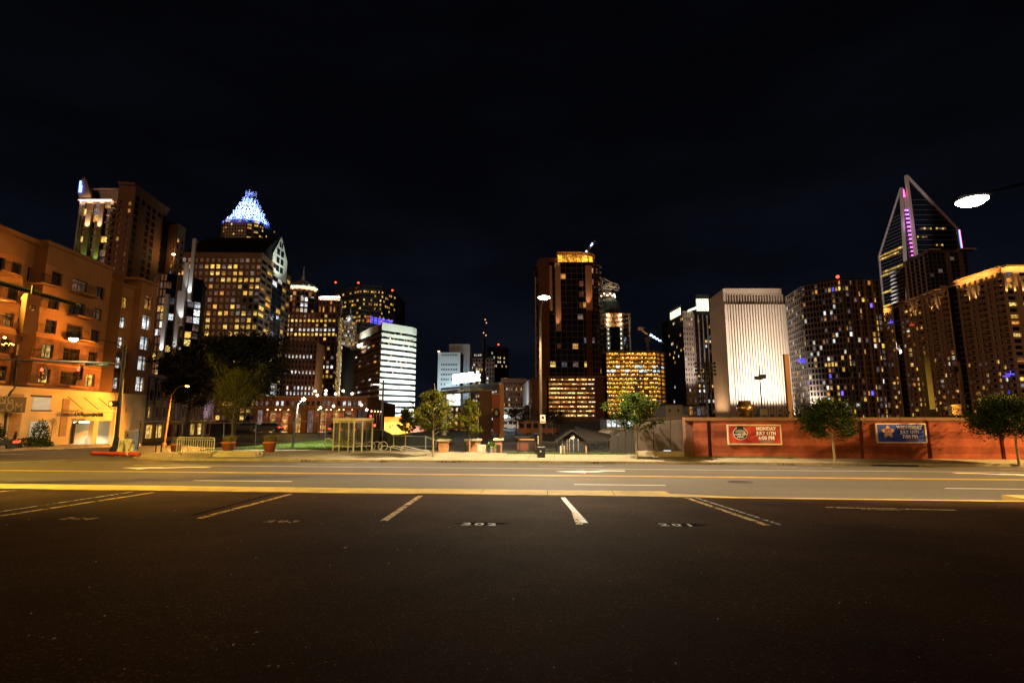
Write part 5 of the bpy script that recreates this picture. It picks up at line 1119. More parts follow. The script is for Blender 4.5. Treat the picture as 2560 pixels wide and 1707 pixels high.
# ------------------------------------------------------------------ left apartment building along the side street
mat('stucco_apt', (.33, .155, .062), .85, .14, .5, .2, 14); mat('stucco_cream', (.60, .44, .24), .85, .12, .7, .2, 16)
brickmat('brick_apt', (.20, .075, .04), (.15, .055, .03), (.16, .12, .09), axis='sum'); brickmat('brick_wall', (.37, .070, .022), (.29, .052, .017), (.28, .16, .10), axis='xz', band=.42, bandc=(.72, .66, .62))
brickmat('brick_pier', (.42, .19, .07), (.34, .15, .06), (.30, .20, .12), axis='sum'); mat('louvre', (.34, .20, .09), .7, .15, 3, aniso=(1, 1, 8))
emis('tube_lamp', (1, .95, .82), 9); mat('room_cream', (.80, .70, .46), .8, .05, 1)
KX = -42.8
def FB(px, py, off=0.0):
    d = ray(px, py); return Vector((0, 0, CAMZ)) + d * ((KX + off) / (d.x + .078 * d.y))
fdir = Vector((-.078, 1)).normalized(); fn = Vector((fdir.y, -fdir.x)); fang = atan2(fdir.y, fdir.x)
def fpt(px, off=0.0):               # xy on the facade line at a photograph column (measured at eye level)
    p = FB(px, 1040, off); return Vector((p.x, p.y))
T = thing('apartment_building', 'tan stucco apartment building over brick with a bright garage entrance, far left', 'building', (*fpt(200), -3))
zb = FB(345, 986).z; z3t = FB(345, 703).z; pit = (FB(343, 755).z - FB(343, 953).z) / 4
def seg(a, b2, off, zt, nc, fxs, litU, litL, dark_low=True, mt=.8, dep=.35, zc=.5, fz=.56):
    A, B = fpt(a, off), fpt(b2, off); zm = zb + 2 * pit
    facade(T, A, B, zm, zt, nc, 3, .5, fz, 'stucco_apt', dep, litU, fxs=fxs, mt=zt - zm - 3 * pit, glass='glass_warm', zc=zc, mull='dark_bronze'); facade(T, A, B, zb, zm, nc, 2, .5, fz, 'brick_apt', dep, litL, fxs=fxs, glass='glass_warm', zc=zc, mull='dark_bronze'); return A, B
ztop1 = FB(150, 624).z
dk = lambda r, c: 'lit_dim' if (r * 3 + c) % 4 == 1 else None
seg(-160, 62, -1.2, ztop1 - .1, 4, [.5, .8, .5, .82], lambda r, c: 'lit_orange' if (r, c) in ((1, 3), (2, 2)) else None, lambda r, c: 'lit_orange' if (r, c) == (0, 3) else None)
A1, B1 = seg(64, 240, 0, ztop1, 3, [.44, .70, .44], dk, lambda r, c: 'lit_yellow' if (r, c) in ((0, 0), (1, 0), (1, 2)) else None)
seg(240, 320, -.5, FB(300, 712, -.5).z, 3, [.34, .56, .40], lambda r, c: 'lit_yellow' if (r, c) == (0, 1) else ('lit_white' if c == 1 and r > 0 else None), lambda r, c: 'lit_white' if c == 1 and r < 2 else None, dark_low=False)
facade(T, fpt(320, .3), fpt(362, .3), zb, z3t, 1, 5, .50, .66, 'stucco_apt', .3, lambda r, c: 'lit_orange' if r == 0 else 'lit_white', mt=1.0, glass='glass_warm')
# mullions of the lit end windows
pe = (fpt(320, .3) + fpt(362, .3)) / 2; wE = (fpt(362, .3) - fpt(320, .3)).length * .5
pr = (z3t - 1.0 - zb) / 5
for r in range(5):
    zc_ = zb + pr * (r + .5)
    for k in (0,): MB().box((pe.x, pe.y, zc_), (.07, .12, pr * .66), fang).build('mullion', 'dark_bronze', T)
    MB().box((pe.x, pe.y, zc_ + pr * .16), (wE, .12, .07), fang).build('transom', 'dark_bronze', T)
for a, off, za, zt in ((64, 0, zb, ztop1), (240, -.5, zb, ztop1), (320, .3, zb, z3t)):   # return walls between the bays
    p = fpt(a, off); q = p - fn * (1.8 if a != 240 else -1.4)
    b = MB(); b.quad((p.x, p.y, za), (q.x, q.y, za), (q.x, q.y, zt), (p.x, p.y, zt)).build('return_wall', 'stucco_apt', T)
def along(a, b2, off, z0, z1, dep, m, name):
    A, B = fpt(a, off), fpt(b2, off); c = (A + B) / 2 - fn * dep / 2; return MB().box((c.x, c.y, (z0 + z1) / 2), ((B - A).length, dep, z1 - z0), fang).build(name, m, T)
along(62, 242, .35, ztop1, ztop1 + .35, 14, 'stucco_apt', 'cornice'); along(-160, 66, -.5, ztop1 - .1, ztop1 + .3, 14, 'stucco_apt', 'cornice')
along(240, 320, -.2, FB(300, 712, -.5).z, FB(300, 712, -.5).z + .3, 12, 'stucco_apt', 'cornice'); along(317, 366, 1.0, z3t, z3t + .3, 12, 'stucco_apt', 'cornice')
along(-160, 362, -1.8, zb - .2, ztop1 - .5 - 1.5, 9, 'curtain_dark', 'core'); 
along(-160, 184, .12, zb - .35, zb, .6, 'stucco_cream', 'band_course'); along(288, 362, .42, zb - .3, zb, .6, 'stucco_cream', 'band_course')
for r in range(1, 6):
    for a_, b_3, of_ in ((-160, 62, -1.12), (64, 240, .06), (240, 320, -.44), (320, 362, .36)):
        if r in (1, 3, 5) or of_ > .3: along(a_, b_3, of_, zb + r * pit - .06, zb + r * pit + .04, .12, 'stucco_apt', 'score_band')
# balconies with railings on the middle column
def balc(t0, t1, A, B, z, out):
    a = A.lerp(B, t0); b2 = A.lerp(B, t1); c = (a + b2) / 2 + fn * out / 2; o = MB().box((c.x, c.y, z), ((b2 - a).length, out + .5, .16), fang).build('balcony', 'stucco_apt', T)
    c2 = c + fn * (out / 2 + .2); rl = MB(); L_ = (b2 - a).length; rl.box((c2.x, c2.y, z + .95), (L_, .05, .06), fang)
    for k in range(15): q = Vector((c2.x, c2.y)) + fdir * (L_ * (k / 14 - .5)); rl.box((q.x, q.y, z + .5), (.025, .025, .86), fang)
    rl.build('railing', 'black_metal', o, kind='stuff')
for r in range(5): balc(.36, .66, A1, B1, zb + r * pit + .32, .9)
A0, B0 = fpt(-160, -1.2), fpt(62, -1.2)
for r in range(5): balc(.76, .99, A0, B0, zb + r * pit + .32, 1.2); balc(.26, .48, A0, B0, zb + r * pit + .32, 1.2)
p = FB(8, 868, -.2); MB().box((p.x, p.y, p.z + .9), (.12, .12, .12)).build('string_light', 'lamp_sodium', T); light('balcony_lamp', 'POINT', (p.x + .3, p.y - .3, p.z + .8), 60, (1, .4, .08), T)
for k in range(9): q = FB(2 + 4 * k, 858 + (k % 3) * 2, -.1); MB().box(q, (.05, .05, .05)).build('string_light', 'lamp_sodium', T)
p = FB(4, 765, -.3); light('balcony_lamp', 'POINT', (p.x + .2, p.y, p.z + .4), 40, (1, .5, .12), T)
# ground floor
gl = lambda a: gz(*fpt(a))
def base(a, b2, z0, z1, off=0.0, m='stucco_cream', name='base_wall', d=.5): return along(a, b2, off, z0, z1, d, m, name)
base(-160, 184, -3, zb - .35); base(288, 362, -3, zb - .3, .3); zl = FB(235, 1052).z; base(184, 288, zl, zb)
facade(T, fpt(184, .02), fpt(186, .02), -3, zl, 1, 1, .01, .01, 'stucco_cream')
def fwin(x0, y0, x1, y1, m, name='shop_window', off=.04, par=None):
    p, q = FB(x0, y1, off), FB(x1, y0, off); return pane(T, ((p.x + q.x) / 2, (p.y + q.y) / 2, (p.z + q.z) / 2), (Vector((q.x, q.y)) - Vector((p.x, p.y))).length, abs(q.z - p.z), fang, m, name, .08)
m, nt, bb = newmat('blinds'); tcn = nt.nodes.new('ShaderNodeTexCoord'); sx_ = nt.nodes.new('ShaderNodeSeparateXYZ'); wv = nt.nodes.new('ShaderNodeMath'); wv.operation = 'SINE'; mlt = nt.nodes.new('ShaderNodeMath'); mlt.operation = 'MULTIPLY'; mlt.inputs[1].default_value = 75
nt.links.new(tcn.outputs['Object'], sx_.inputs[0]); nt.links.new(sx_.outputs['Z'], mlt.inputs[0]); nt.links.new(mlt.outputs[0], wv.inputs[0]); mr = nt.nodes.new('ShaderNodeMapRange'); mr.inputs[1].default_value = -1; mr.inputs[3].default_value = .06; mr.inputs[4].default_value = .75
nt.links.new(wv.outputs[0], mr.inputs[0]); nt.links.new(mr.outputs[0], bb.inputs['Emission Strength']); bb.inputs['Emission Color'].default_value = (1, .84, .52, 1); bb.inputs['Base Color'].default_value = (.1, .08, .05, 1)
fwin(80, 991, 127, 1025, 'blinds'); fwin(72, 1052, 120, 1094, 'blinds'); fwin(146, 997, 175, 1091, 'louvre', 'louvre_panel'); fwin(18, 1033, 54, 1091, 'louvre', 'louvre_panel'); fwin(26, 985, 60, 992, 'louvre', 'louvre_panel')
for x0, y0, x1, y1 in ((78, 989, 129, 991.5), (78, 1025, 129, 1027)): fwin(x0, y0, x1, y1, 'dark_bronze', 'window_bar', .07)
p, q = FB(-70, 1034, .7), FB(65, 990, .7); sgn = MB().box(((p.x + q.x) / 2, (p.y + q.y) / 2, (FB(40, 1031, .7).z + FB(40, 992, .7).z) / 2), ((Vector((q.x, q.y)) - Vector((p.x, p.y))).length, .18, FB(40, 992, .7).z - FB(40, 1031, .7).z), fang).build('sign_board', mat('sign_black', (.028, .022, .018), .5), T)
mat('letter_dim', (.24, .18, .13), .6)
for s_, px, py, sz in (('NG', 16, 999, 1.0), ('.COM', 22, 1018, 1.15)): p = FB(px, py, .82); text(s_, sz, 'letter_dim', 'sign_letters', sgn, p, (fdir.x, fdir.y, 0), (0, 0, 1), .02)
# bright garage entrance room
A, B = fpt(186, -.3), fpt(287, -.3); dpt = 6.0; z0 = -2.45
def rm(pts, name): MB().quad(*pts).build(name, 'room_cream', T)
a3, b3 = A - fn * dpt, B - fn * dpt
rm([(a3.x, a3.y, z0), (b3.x, b3.y, z0), (b3.x, b3.y, zl), (a3.x, a3.y, zl)], 'room_back'); rm([(A.x, A.y, z0), (a3.x, a3.y, z0), (a3.x, a3.y, zl), (A.x, A.y, zl)], 'room_side'); rm([(b3.x, b3.y, z0), (B.x, B.y, z0), (B.x, B.y, zl), (b3.x, b3.y, zl)], 'room_side')
rm([(A.x, A.y, zl - .02), (B.x, B.y, zl - .02), (b3.x, b3.y, zl - .02), (a3.x, a3.y, zl - .02)], 'room_ceiling'); rm([(A.x, A.y, z0), (B.x, B.y, z0), (b3.x, b3.y, z0), (a3.x, a3.y, z0)], 'room_floor')
for t in (.25, .7): c = A.lerp(B, t) - fn * 2; MB().box((c.x, c.y, zl - .15), (2.6, .16, .1), fang).build('tube_light', 'tube_lamp', T); light('tube_bulb', 'AREA', (c.x, c.y, zl - .3), 320, (1, .92, .74), T, (c.x, c.y, 0 - 5), size=2.4, size_y=.3)
c = A.lerp(B, .48); MB().box((c.x, c.y, (z0 + zl) / 2), (.7, .5, zl - z0), fang).build('gate_pier', 'stucco_cream', T)
c = A.lerp(B, .16) - fn * 5.8; MB().box((c.x, c.y, zl - 1.3), (1.3, .1, 1.3), fang).build('vent_grille', 'steel_dull', T)
c = A.lerp(B, .86) - fn * 2.0; MB().box((c.x, c.y, z0 + .6), (1.3, .1, 1.2), fang).build('gate_leaf', 'steel_dull', T)
# canopy on rods with the two signs
zc0 = FB(235, 1032, 1).z; pA, pB = fpt(194, 1.7), fpt(292, 1.7); c = (pA + pB) / 2
MB().box((c.x, c.y, zc0 + .25), ((pB - pA).length, .14, .22), fang).build('canopy_beam', 'stucco_cream', T)
for k in range(5): p = pA.lerp(pB, k / 4 * .98 + .01) - fn * .9; MB().box((p.x, p.y, zc0 + .2), (.14, 1.8, .14), fang).build('canopy_rib', 'stucco_cream', T)
for k in range(3): p = pA.lerp(pB, .12 + .38 * k); q = p - fn * 1.7; MB().tube([(p.x, p.y, zc0 + .3), (q.x, q.y, zc0 + 1.7)], .03, 5).build('canopy_rod', 'black_metal', T)
mat('letter_black', (.015, .012, .01), .6)
for s_, px, py in (('EXIT', 197, 1035), ('ENTER', 245, 1037)): p = FB(px, py, 1.85); text(s_, .55, 'letter_black', 'entrance_sign', T, p, (fdir.x, fdir.y, 0), (0, 0, 1), .02, bold=.012)
# downpipe
p, q = FB(42, 890, .1), FB(20, 1005, .1); p2 = FB(8, 1105, .1); MB().tube([p, FB(36, 968, .1), FB(24, 985, .1), q, p2], .09, 6).build('downpipe', 'dark_bronze', T)
p0 = FB(186, 1058, .25); p1 = FB(186, 1108, .25); MB().tube([FB(195, 1056, .25), p0, Vector((p0.x, p0.y, p1.z))], .13, 6).build('downpipe', 'dark_bronze', T)
# pavement in front of it
bb = MB(); sl = []
for px in (-400, -100, 0, 60, 120, 180, 240, 300, 345, 361):
    a, b2 = fpt(px), fpt(px, 3.4); sl.append((a, b2, csz(b2.x, b2.y)))
for a, b2, z_ in sl: bb.v += [(a.x, a.y, z_ + .16), (b2.x, b2.y, z_ + .14), (b2.x, b2.y, z_ - .1)]
for i in range(len(sl) - 1):
    for j in range(2): k = 3 * i + j; bb.f.append((k, k + 1, k + 4, k + 3))
bb.build('side_pavement', 'kerb_concrete', kind='structure')

# ------------------------------------------------------------------ old stone building with arched windows
mat('stone_old', (.20, .14, .14), .9, .18, .5, .2, 6)
p0 = P(338, 1040, 76); p1 = P(528, 1040, 103); zt = P(347, 938, 76).z; A, B = (p0.x, p0.y), (p1.x, p1.y)
T = thing('arcaded_stone_building', 'old dark stone building with two rows of arched windows and lit ground floor doors', 'building', (*A, -3))
d = (Vector(B) - Vector(A)); an = atan2(d.y, d.x); n_ = Vector((d.y, -d.x)).normalized()
zg = P(347, 1052, 76).z; facade(T, A, B, zg, zt, 12, 2, .42, .62, 'stone_old', .35, lambda r, c: 'lit_yellow' if (r, c) == (1, 1) else ('lit_dim' if (r, c) in ((1, 10), (1, 11), (1, 5)) else None), mt=1.4, ml=.6)
MB().prism([tuple(Vector(A) - n_ * .8), tuple(Vector(B) - n_ * .8), tuple(Vector(B) - n_ * 12), tuple(Vector(A) - n_ * 12)], -3, zt - .2).build('core', 'roof_dark', T)
W_ = d.length; cw = (W_ - .6) / 12; rh = (zt - zg - 1.4) / 2
for r in range(2):
    for c in range(12):
        ctr = Vector(A) + d.normalized() * (.6 + cw * (c + .5)) + n_ * .06; zz = zg + rh * r + rh * .81; b = MB(); r_ = cw * .26
        pts = [(ctr.x + cos(a_) * r_ * cos(an), ctr.y + cos(a_) * r_ * sin(an), zz + sin(a_) * r_ * 1.1) for a_ in [pi * k / 8 for k in range(9)]]
        b.slab(pts, (-n_.x * .3, -n_.y * .3, 0)).build('arch_hood', 'stone_old', T)
for c in range(13): ctr = Vector(A) + d.normalized() * (.6 + cw * c) + n_ * .12; MB().box((ctr.x, ctr.y, (zg + zt) / 2), (.35, .3, zt - zg), an).build('pilaster', 'stone_old', T)
ctr = Vector(A).lerp(Vector(B), .5) + n_ * .3; MB().box((ctr.x, ctr.y, zt + .2), (W_, .9, .5), an).build('cornice', 'stone_old', T); MB().box((ctr.x, ctr.y, zg - .15), (W_, 1.2, .3), an).build('canopy', 'black_metal', T)
facade(T, A, B, -3.0, zg - .3, 9, 1, .78, .66, 'rust_brown', .4, lambda r, c: {0: 'lit_yellow', 1: 'lit_yellow', 2: 'lit_yellow', 6: 'lit_yellow', 7: 'lit_yellow'}.get(c), pname='ground_door', zc=.65)
light('stone_lamp', 'SPOT', (B[0] + 2.5, B[1] - 4, 1), 500, (.85, .78, 1), T, (B[0] - 3, B[1], zt - 2), 90, .8)

# ------------------------------------------------------------------ brick parking deck, middle left
Y = 130; zt = P(800, 992, Y).z; z1 = P(800, 1019, Y).z; xa, xb = P(632, 1040, Y).x, P(917, 1040, Y).x; A, B = (xa, Y), (xb, Y); pR = P(957, 1040, Y + 26); 
T = thing('brick_parking_deck', 'dark red brick parking deck with tall lit bays and wall sconces', 'building', (*A, -3))
MB().prism([(xa, Y + 1.6), (xb - 1, Y + 1.6), (pR.x - 1, pR.y + 1), (pR.x - 4, Y + 60), (xa, Y + 60)], -3, zt - .4).build('core', 'brick_dark', T)
emis('deck_glow', (1, .62, .36), .9); emis('sconce_glow', (1, .62, .34), 4)
rgd = random.Random(3); facade(T, A, B, z1, zt, 22, 1, .62, .42, 'brick_dark', .5, lambda r, c: rgd.choice(('lit_white', 'lit_dim', 'lit_dim', None)), zc=.35)
facade(T, A, B, -3, z1, 9, 1, .58, .9, 'brick_dark', 1.2, lambda r, c: 'lit_orange' if c in (1, 2, 3, 5, 6) else 'lit_dim', pname='bay_glow', zc=0)
for c in (1, 2, 5, 6, 7):
    xc = xa + (xb - xa) * (c + .5) / 9; w_ = (xb - xa) / 9 * .58
    for k in range(4): MB().box((xc, Y + .7, z1 - 1.1 - k * 1.5), (w_, .5, .55)).build('deck_edge', 'concrete_raw', T)
    for k in range(4): MB().box((xc + rgd.uniform(-.8, .8), Y + .3, z1 - 1.5 - k * 1.5), (1.1, .2, .12)).build('deck_tube', 'deck_glow', T)
    for sg in (-1, 1):
        x = xc + sg * w_ * .56; MB().box((x, Y - .3, z1 - .5), (.22, .3, .3)).build('sconce', 'sconce_glow', T); light('sconce_lamp', 'SPOT', (x, Y - .6, z1 - .6), 260, (1, .62, .40), T, (x, Y - .1, z1 - 4), 80, .8)
facade(T, B, (pR.x, pR.y), z1, zt, 8, 1, .5, .5, 'brick_dark', .5, lambda r, c: 'lit_dim'); facade(T, B, (pR.x, pR.y), -3, z1, 5, 1, .5, .85, 'brick_dark', .8, lambda r, c: 'lit_dim')
ds = (Vector((pR.x, pR.y)) - Vector(B))
for k in range(4):
    p = Vector(B) + ds * (.2 + .2 * k) + Vector((.4, -.6)); MB().box((p.x, p.y, z1 - .8), (.25, .3, .4)).build('sconce', 'sconce_glow', T); light('sconce_lamp', 'SPOT', (p.x + .3, p.y - .4, z1 - .6), 420, (1, .66, .48), T, (p.x - .1, p.y + .2, z1 - 5), 80, .8)
for z_, m in ((z1 + .1, 'rust_brown'), (zt, 'rust_brown')): MB().box(((xa + xb) / 2, Y - .15, z_), (xb - xa, .5, .35)).build('string_course', m, T)
# deck lamps on poles
ORD = ['first', 'second', 'third', 'fourth', 'fifth', 'sixth', 'seventh', 'eighth', 'ninth', 'tenth', 'eleventh']
def deck_lamp(px, py, Yk, r=.28, power=0, rank=0):
    p = P(px, py, Yk); t = thing('deck_lamp', ORD[rank] + ' from the left of the white lamps on thin poles by the brick deck', 'lamp', (p.x, p.y, gz(p.x, p.y)), 'lamps around the brick parking deck')
    MB().tube([(p.x, p.y + .1, gz(p.x, p.y) - 1), (p.x, p.y + .1, p.z)], .07, 6).build('pole', 'black_metal', t); MB().lathe(p, [(.05, -r), (r, -r * .3), (r, r * .3), (.05, r)], 10).build('globe', 'lamp_dot', t, True)
    if power: light('globe_bulb', 'POINT', (p.x, p.y - .4, p.z), power, WHT, t)
for zx, zy, Yk, pw in ((790, 307, 128, 0), (937, 303, 128, 0), (820, 362, 120, 500), (930, 345, 124, 0), (1065, 345, 124, 400), (1165, 305, 128, 0), (1285, 343, 124, 400), (1035, 507, 100, 250), (862, 530, 95, 250), (1410, 492, 110, 250), (1480, 557, 105, 250)):
    deck_lamp(640 + zx * .187, 920 + zy * .187, Yk, .30 * Yk / 125, pw, sorted([790, 937, 820, 930, 1065, 1165, 1285, 1035, 862, 1410, 1480]).index(zx))
for i_, (px_, py_, Yk_, lb_) in enumerate(((927, 1040, 96, 'distant upper red traffic light left of the painted shopfront'), (937, 1063, 90, 'distant lower red traffic light left of the painted shopfront'))):
    p = P(px_, py_, Yk_); t = thing('distant_traffic_light', lb_, 'traffic light', (p.x, Yk_, -1.5)); MB().tube([(p.x + .3, Yk_ + .2, -1.5), (p.x + .3, Yk_ + .2, p.z + .4)], .07, 6).build('pole', 'black_metal', t); MB().box((p.x, Yk_ + .15, p.z - .4), (.42, .25, 1.2)).build('housing', 'black_metal', t); MB().lathe((p.x, Yk_ - .05, p.z), [(.02, -.2), (.2, 0), (.02, .2)], 10).build('red_lens', 'red_lamp', t, True)
# painted shopfront right of the deck
mat('mural_yellow', (.72, .46, .10), .7, .1, 1); mat('mural_orange', (.55, .16, .04), .7, .15, 1); mat('mural_dark', (.10, .05, .03), .7); mat('mural_pink', (.55, .30, .45), .7, .1, 1)
T = thing('painted_shopfront', 'low building with an orange wall above a yellow painted mural band', 'building', (*XY(990, 1040, 100), -3))
a, b2 = P(960, 1078, 100), P(1024, 1078, 100); zm, zt = P(990, 1056, 100).z, P(990, 1042, 100).z
MB().box(((a.x + b2.x) / 2, 103, (zm - 3) / 2), (b2.x - a.x, 6, zm + 3)).build('mural_wall', 'mural_yellow', T); MB().box(((a.x + b2.x) / 2 - .4, 103.2, (zm + zt) / 2), (b2.x - a.x - .6, 6, zt - zm)).build('upper_wall', 'mural_orange', T)
a2, b3 = P(1024, 1070, 99), P(1060, 1070, 99); MB().box(((a2.x + b3.x) / 2, 102, P(1040, 1064, 99).z / 2 - 1.6), (b3.x - a2.x, 5, P(1040, 1064, 99).z + 3)).build('pink_wall', 'mural_pink', T)
for k, (x0_, y0_, x1_, y1_) in enumerate(((972, 1062, 978, 1072), (978, 1060, 984, 1066), (984, 1063, 1012, 1066), (986, 1069, 1014, 1071), (976, 1070, 986, 1073))):
    p, q = P(x0_, y1_, 99.9), P(x1_, y0_, 99.9); b = MB(); cx, cz = (p.x + q.x) / 2, (p.z + q.z) / 2; b.slab([(cx + (q.x - p.x) / 2 * cos(t), 99.96, cz + (q.z - p.z) / 2 * sin(t)) for t in [2 * pi * i / 14 for i in range(14)]], (0, .03, 0)).build('mural_stroke', 'mural_dark', T)
light('shop_lamp', 'AREA', ((a.x + b2.x) / 2, 95, zm - .2), 900, (1, .66, .28), T, ((a.x + b2.x) / 2, 100, zm - 1), size=5, size_y=.4)

# ------------------------------------------------------------------ ballpark entrance
a, b2 = P(1106, 972, 70), P(1252, 957, 57.5); zs = (a.z + b2.z) / 2; A = Vector((a.x, a.y, zs)); B = Vector((b2.x, b2.y, zs)); u = (B - A).normalized(); up = Vector((0, 0, 1)); fn_ = Vector((u.y, -u.x, 0)); an = atan2(u.y, u.x); Ls = (B - A).length
T = thing('ballpark_sign', 'glowing white ballpark name sign on a dark beam between two posts', 'sign', (A.x, A.y, -1.4))
emis('sign_white', (.93, 1, .95), 7)
c = (A + B) / 2; MB().box((c.x, c.y, zs - .05), (Ls, .5, .30), an).build('beam', 'arm_steel', T); MB().box((c.x - fn_.x * 0, c.y - fn_.y * 0, zs - .55), (Ls, .5, .5), an).build('lower_beam', 'dark_bronze', T)
t0 = A + u * (Ls * .50) + fn_ * .45 + up * .98; text('BB&T BallPark', 1.62, 'sign_white', 'name_letters', T, t0, u, up, .12, bold=.035, xs=.72)
t1 = A + u * (Ls * .56) + fn_ * .30 - up * .55; text('HOME OF THE CHARLOTTE KNIGHTS', .36, mat('letter_gold', (.50, .40, .22), .6), 'small_letters', T, t1, u, up, .02, xs=.92, space=1.15)
MB().box((A.x + .3, A.y, (zs - 1.4) / 2 - .5), (.5, .5, zs + 1.4), an).build('post', 'steel_dull', T); MB().box((B.x, B.y, (zs - 1.6) / 2 - .2), (.42, .6, zs + 1.6), an).build('post', 'rust_brown', T)
for k in range(3): q = A + u * (1 + 2.2 * k) + fn_ * .9 - up * .2; light('sign_glow', 'POINT', q + up * 1.1 + fn_ * .6, 60, (.9, 1, .95), T, size=.4)
T = thing('tall_dark_banner', 'tall dark brown banner hanging under the ballpark sign', 'banner', P(1214, 1100, 56)); mat('banner_dark', (.045, .018, .014), .8, .2, 1); mat('banner_red', (.14, .03, .022), .8, .2, 1)
a, b2, zt, z0 = P(1197, 1040, 56), P(1229, 1040, 56), P(1214, 976, 56).z, P(1214, 1102, 56).z
MB().box(((a.x + b2.x) / 2, 56, (zt + z0) / 2), (b2.x - a.x, .25, zt - z0)).build('cloth', 'banner_dark', T); MB().tube([(a.x, 56, zt), (b2.x, 56, zt)], .06, 6).build('rod', 'steel_dull', T)
T = thing('red_emblem_banner', 'narrow dark red banner with a round emblem beside the tall brown banner', 'banner', P(1241, 1084, 54)); z0 = P(1241, 1084, 54).z; zt = P(1241, 984, 54).z
pts = [P(1233, 1084, 54), P(1250, 1084, 54), P(1250, 984, 54), P(1229, 984, 54)]; MB().slab(pts, (0, .06, 0)).build('cloth', 'banner_red', T)
p = P(1241, 1032, 53.9); mat('emblem_black', (.02, .015, .015), .7); mat('emblem_grey', (.30, .26, .24), .7)
for r_, m in ((.36, 'emblem_black'), (.16, 'emblem_grey')): MB().slab([(p.x + cos(t) * r_, 53.96 - r_ * 0 - (.02 if r_ < .3 else 0), p.z + sin(t) * r_ * 1.5) for t in [2 * pi * i / 18 for i in range(18)]], (0, .02, 0)).build('emblem', m, T)
MB().tube([(pts[3].x, 54, zt), (pts[2].x, 54, zt)], .05, 6).build('rod', 'steel_dull', T)
# video boards
def vboard(x0, y0, x1, y1, Yk, label):
    p, q = P(x0, y1, Yk), P(x1, y0, Yk); t = thing('video_board', label, 'screen', (p.x, Yk, gz(p.x, Yk)))
    m, nt, bb = newmat('screen_%d' % x0); tcn = nt.nodes.new('ShaderNodeTexCoord'); v = nt.nodes.new('ShaderNodeTexNoise'); v.inputs['Scale'].default_value = 1.6; v.inputs['Detail'].default_value = 3; nt.links.new(tcn.outputs['Object'], v.inputs['Vector'])
    r = nt.nodes.new('ShaderNodeValToRGB'); els = r.color_ramp.elements; els[0].position = .40; els[0].color = (.03, .10, .12, 1); els[1].position = .52; els[1].color = (.85, 1, .96, 1); nt.links.new(v.outputs[0], r.inputs[0]); nt.links.new(r.outputs[0], bb.inputs['Emission Color']); bb.inputs['Emission Strength'].default_value = 1.7
    MB().box(((p.x + q.x) / 2, Yk, (p.z + q.z) / 2), (q.x - p.x, .1, q.z - p.z)).build('screen', m, t); MB().box(((p.x + q.x) / 2, Yk + .25, (p.z + q.z) / 2), (q.x - p.x + .3, .4, q.z - p.z + .3)).build('case', 'black_metal', t)
    for f in (.15, .85): MB().tube([(p.x + (q.x - p.x) * f, Yk + .3, -1.5), (p.x + (q.x - p.x) * f, Yk + .3, p.z)], .12, 6).build('post', 'black_metal', t)
vboard(1117, 980, 1151, 1013, 80, 'large bright video board under the left end of the ballpark sign'); vboard(1094, 984, 1110, 997, 82, 'small bright screen left of the large video board')
# ballpark buildings glimpsed behind the gate
def block(name, label, x0, y0, x1, y1, Yk, m, litm=None, nc=4, nr=3, dp=8, parts=True, fx=.7, fz=.5, z0=-2.2):
    p, q = P(x0, y0, Yk), P(x1, y0, Yk); t = thing(name, label, 'building', (p.x, Yk, z0)); MB().prism([(p.x + .1, Yk + .5), (q.x - .1, Yk + .5), (q.x - .1, Yk + dp), (p.x + .1, Yk + dp)], z0, p.z - .1).build('core', m, t)
    zb_ = max(z0, P(x0, y1, Yk).z); facade(t, (p.x, Yk), (q.x, Yk), zb_, p.z, nc, nr, fx, fz, m, .35, litm, parts=parts)
    if zb_ > z0 + .05: MB().quad((p.x, Yk, z0), (q.x, Yk, z0), (q.x, Yk, zb_), (p.x, Yk, zb_)).build('base_wall', m, t)
    MB().box(((p.x + q.x) / 2, Yk + dp / 2, p.z + .1), (q.x - p.x + .3, dp + .3, .25)).build('roof', 'roof_dark', t); return t
rgx = random.Random(55)
block('concession_building', 'dark red concession building under the large video board', 1092, 1014, 1150, 1095, 95, 'brick_dark', lambda r, c: 'lit_orange' if (c == 3 and r > 0) else None, 4, 4)
block('orange_lit_kiosk', 'small kiosk glowing orange left of the tall dark banner', 1150, 1035, 1196, 1095, 92, 'concrete_raw', lambda r, c: 'lit_site' if c != 1 else 'lit_orange', 4, 3)
block('pale_stadium_house', 'pale stadium building with dark openings behind the dark trees right of the sign', 1258, 1018, 1306, 1100, 110, 'white_stone', lambda r, c: 'lit_cool' if (r in (1, 3) and c > 0) else None, 4, 4)
light('stadium_lamp', 'POINT', P(1262, 1040, 100), 1500, LED)
block('dark_stadium_house', 'dark low stadium building below the parking garage', 1296, 1052, 1400, 1100, 70, 'brick_dark', lambda r, c: 'lit_dim' if rgx.random() < .3 else None, 6, 2)
block('grey_service_block', 'small grey service block left of the screen topped tower base', 1663, 1012, 1706, 1040, 90, 'stone_grey', None, 2, 1, fx=.2, fz=.25)
block('glass_lobby', 'low glass lobby with an orange lamp at the foot of the white tower', 1722, 1014, 1772, 1040, 120, 'steel_dull', lambda r, c: 'lit_orange' if c == 0 else 'lit_dim', 5, 1, fx=.85, fz=.8)
block('white_lit_shop', 'bright white shop windows glimpsed left of the pavement tree', 1516, 1048, 1590, 1068, 100, 'steel_dull', lambda r, c: 'lit_cool', 6, 1, fx=.82, fz=.85)
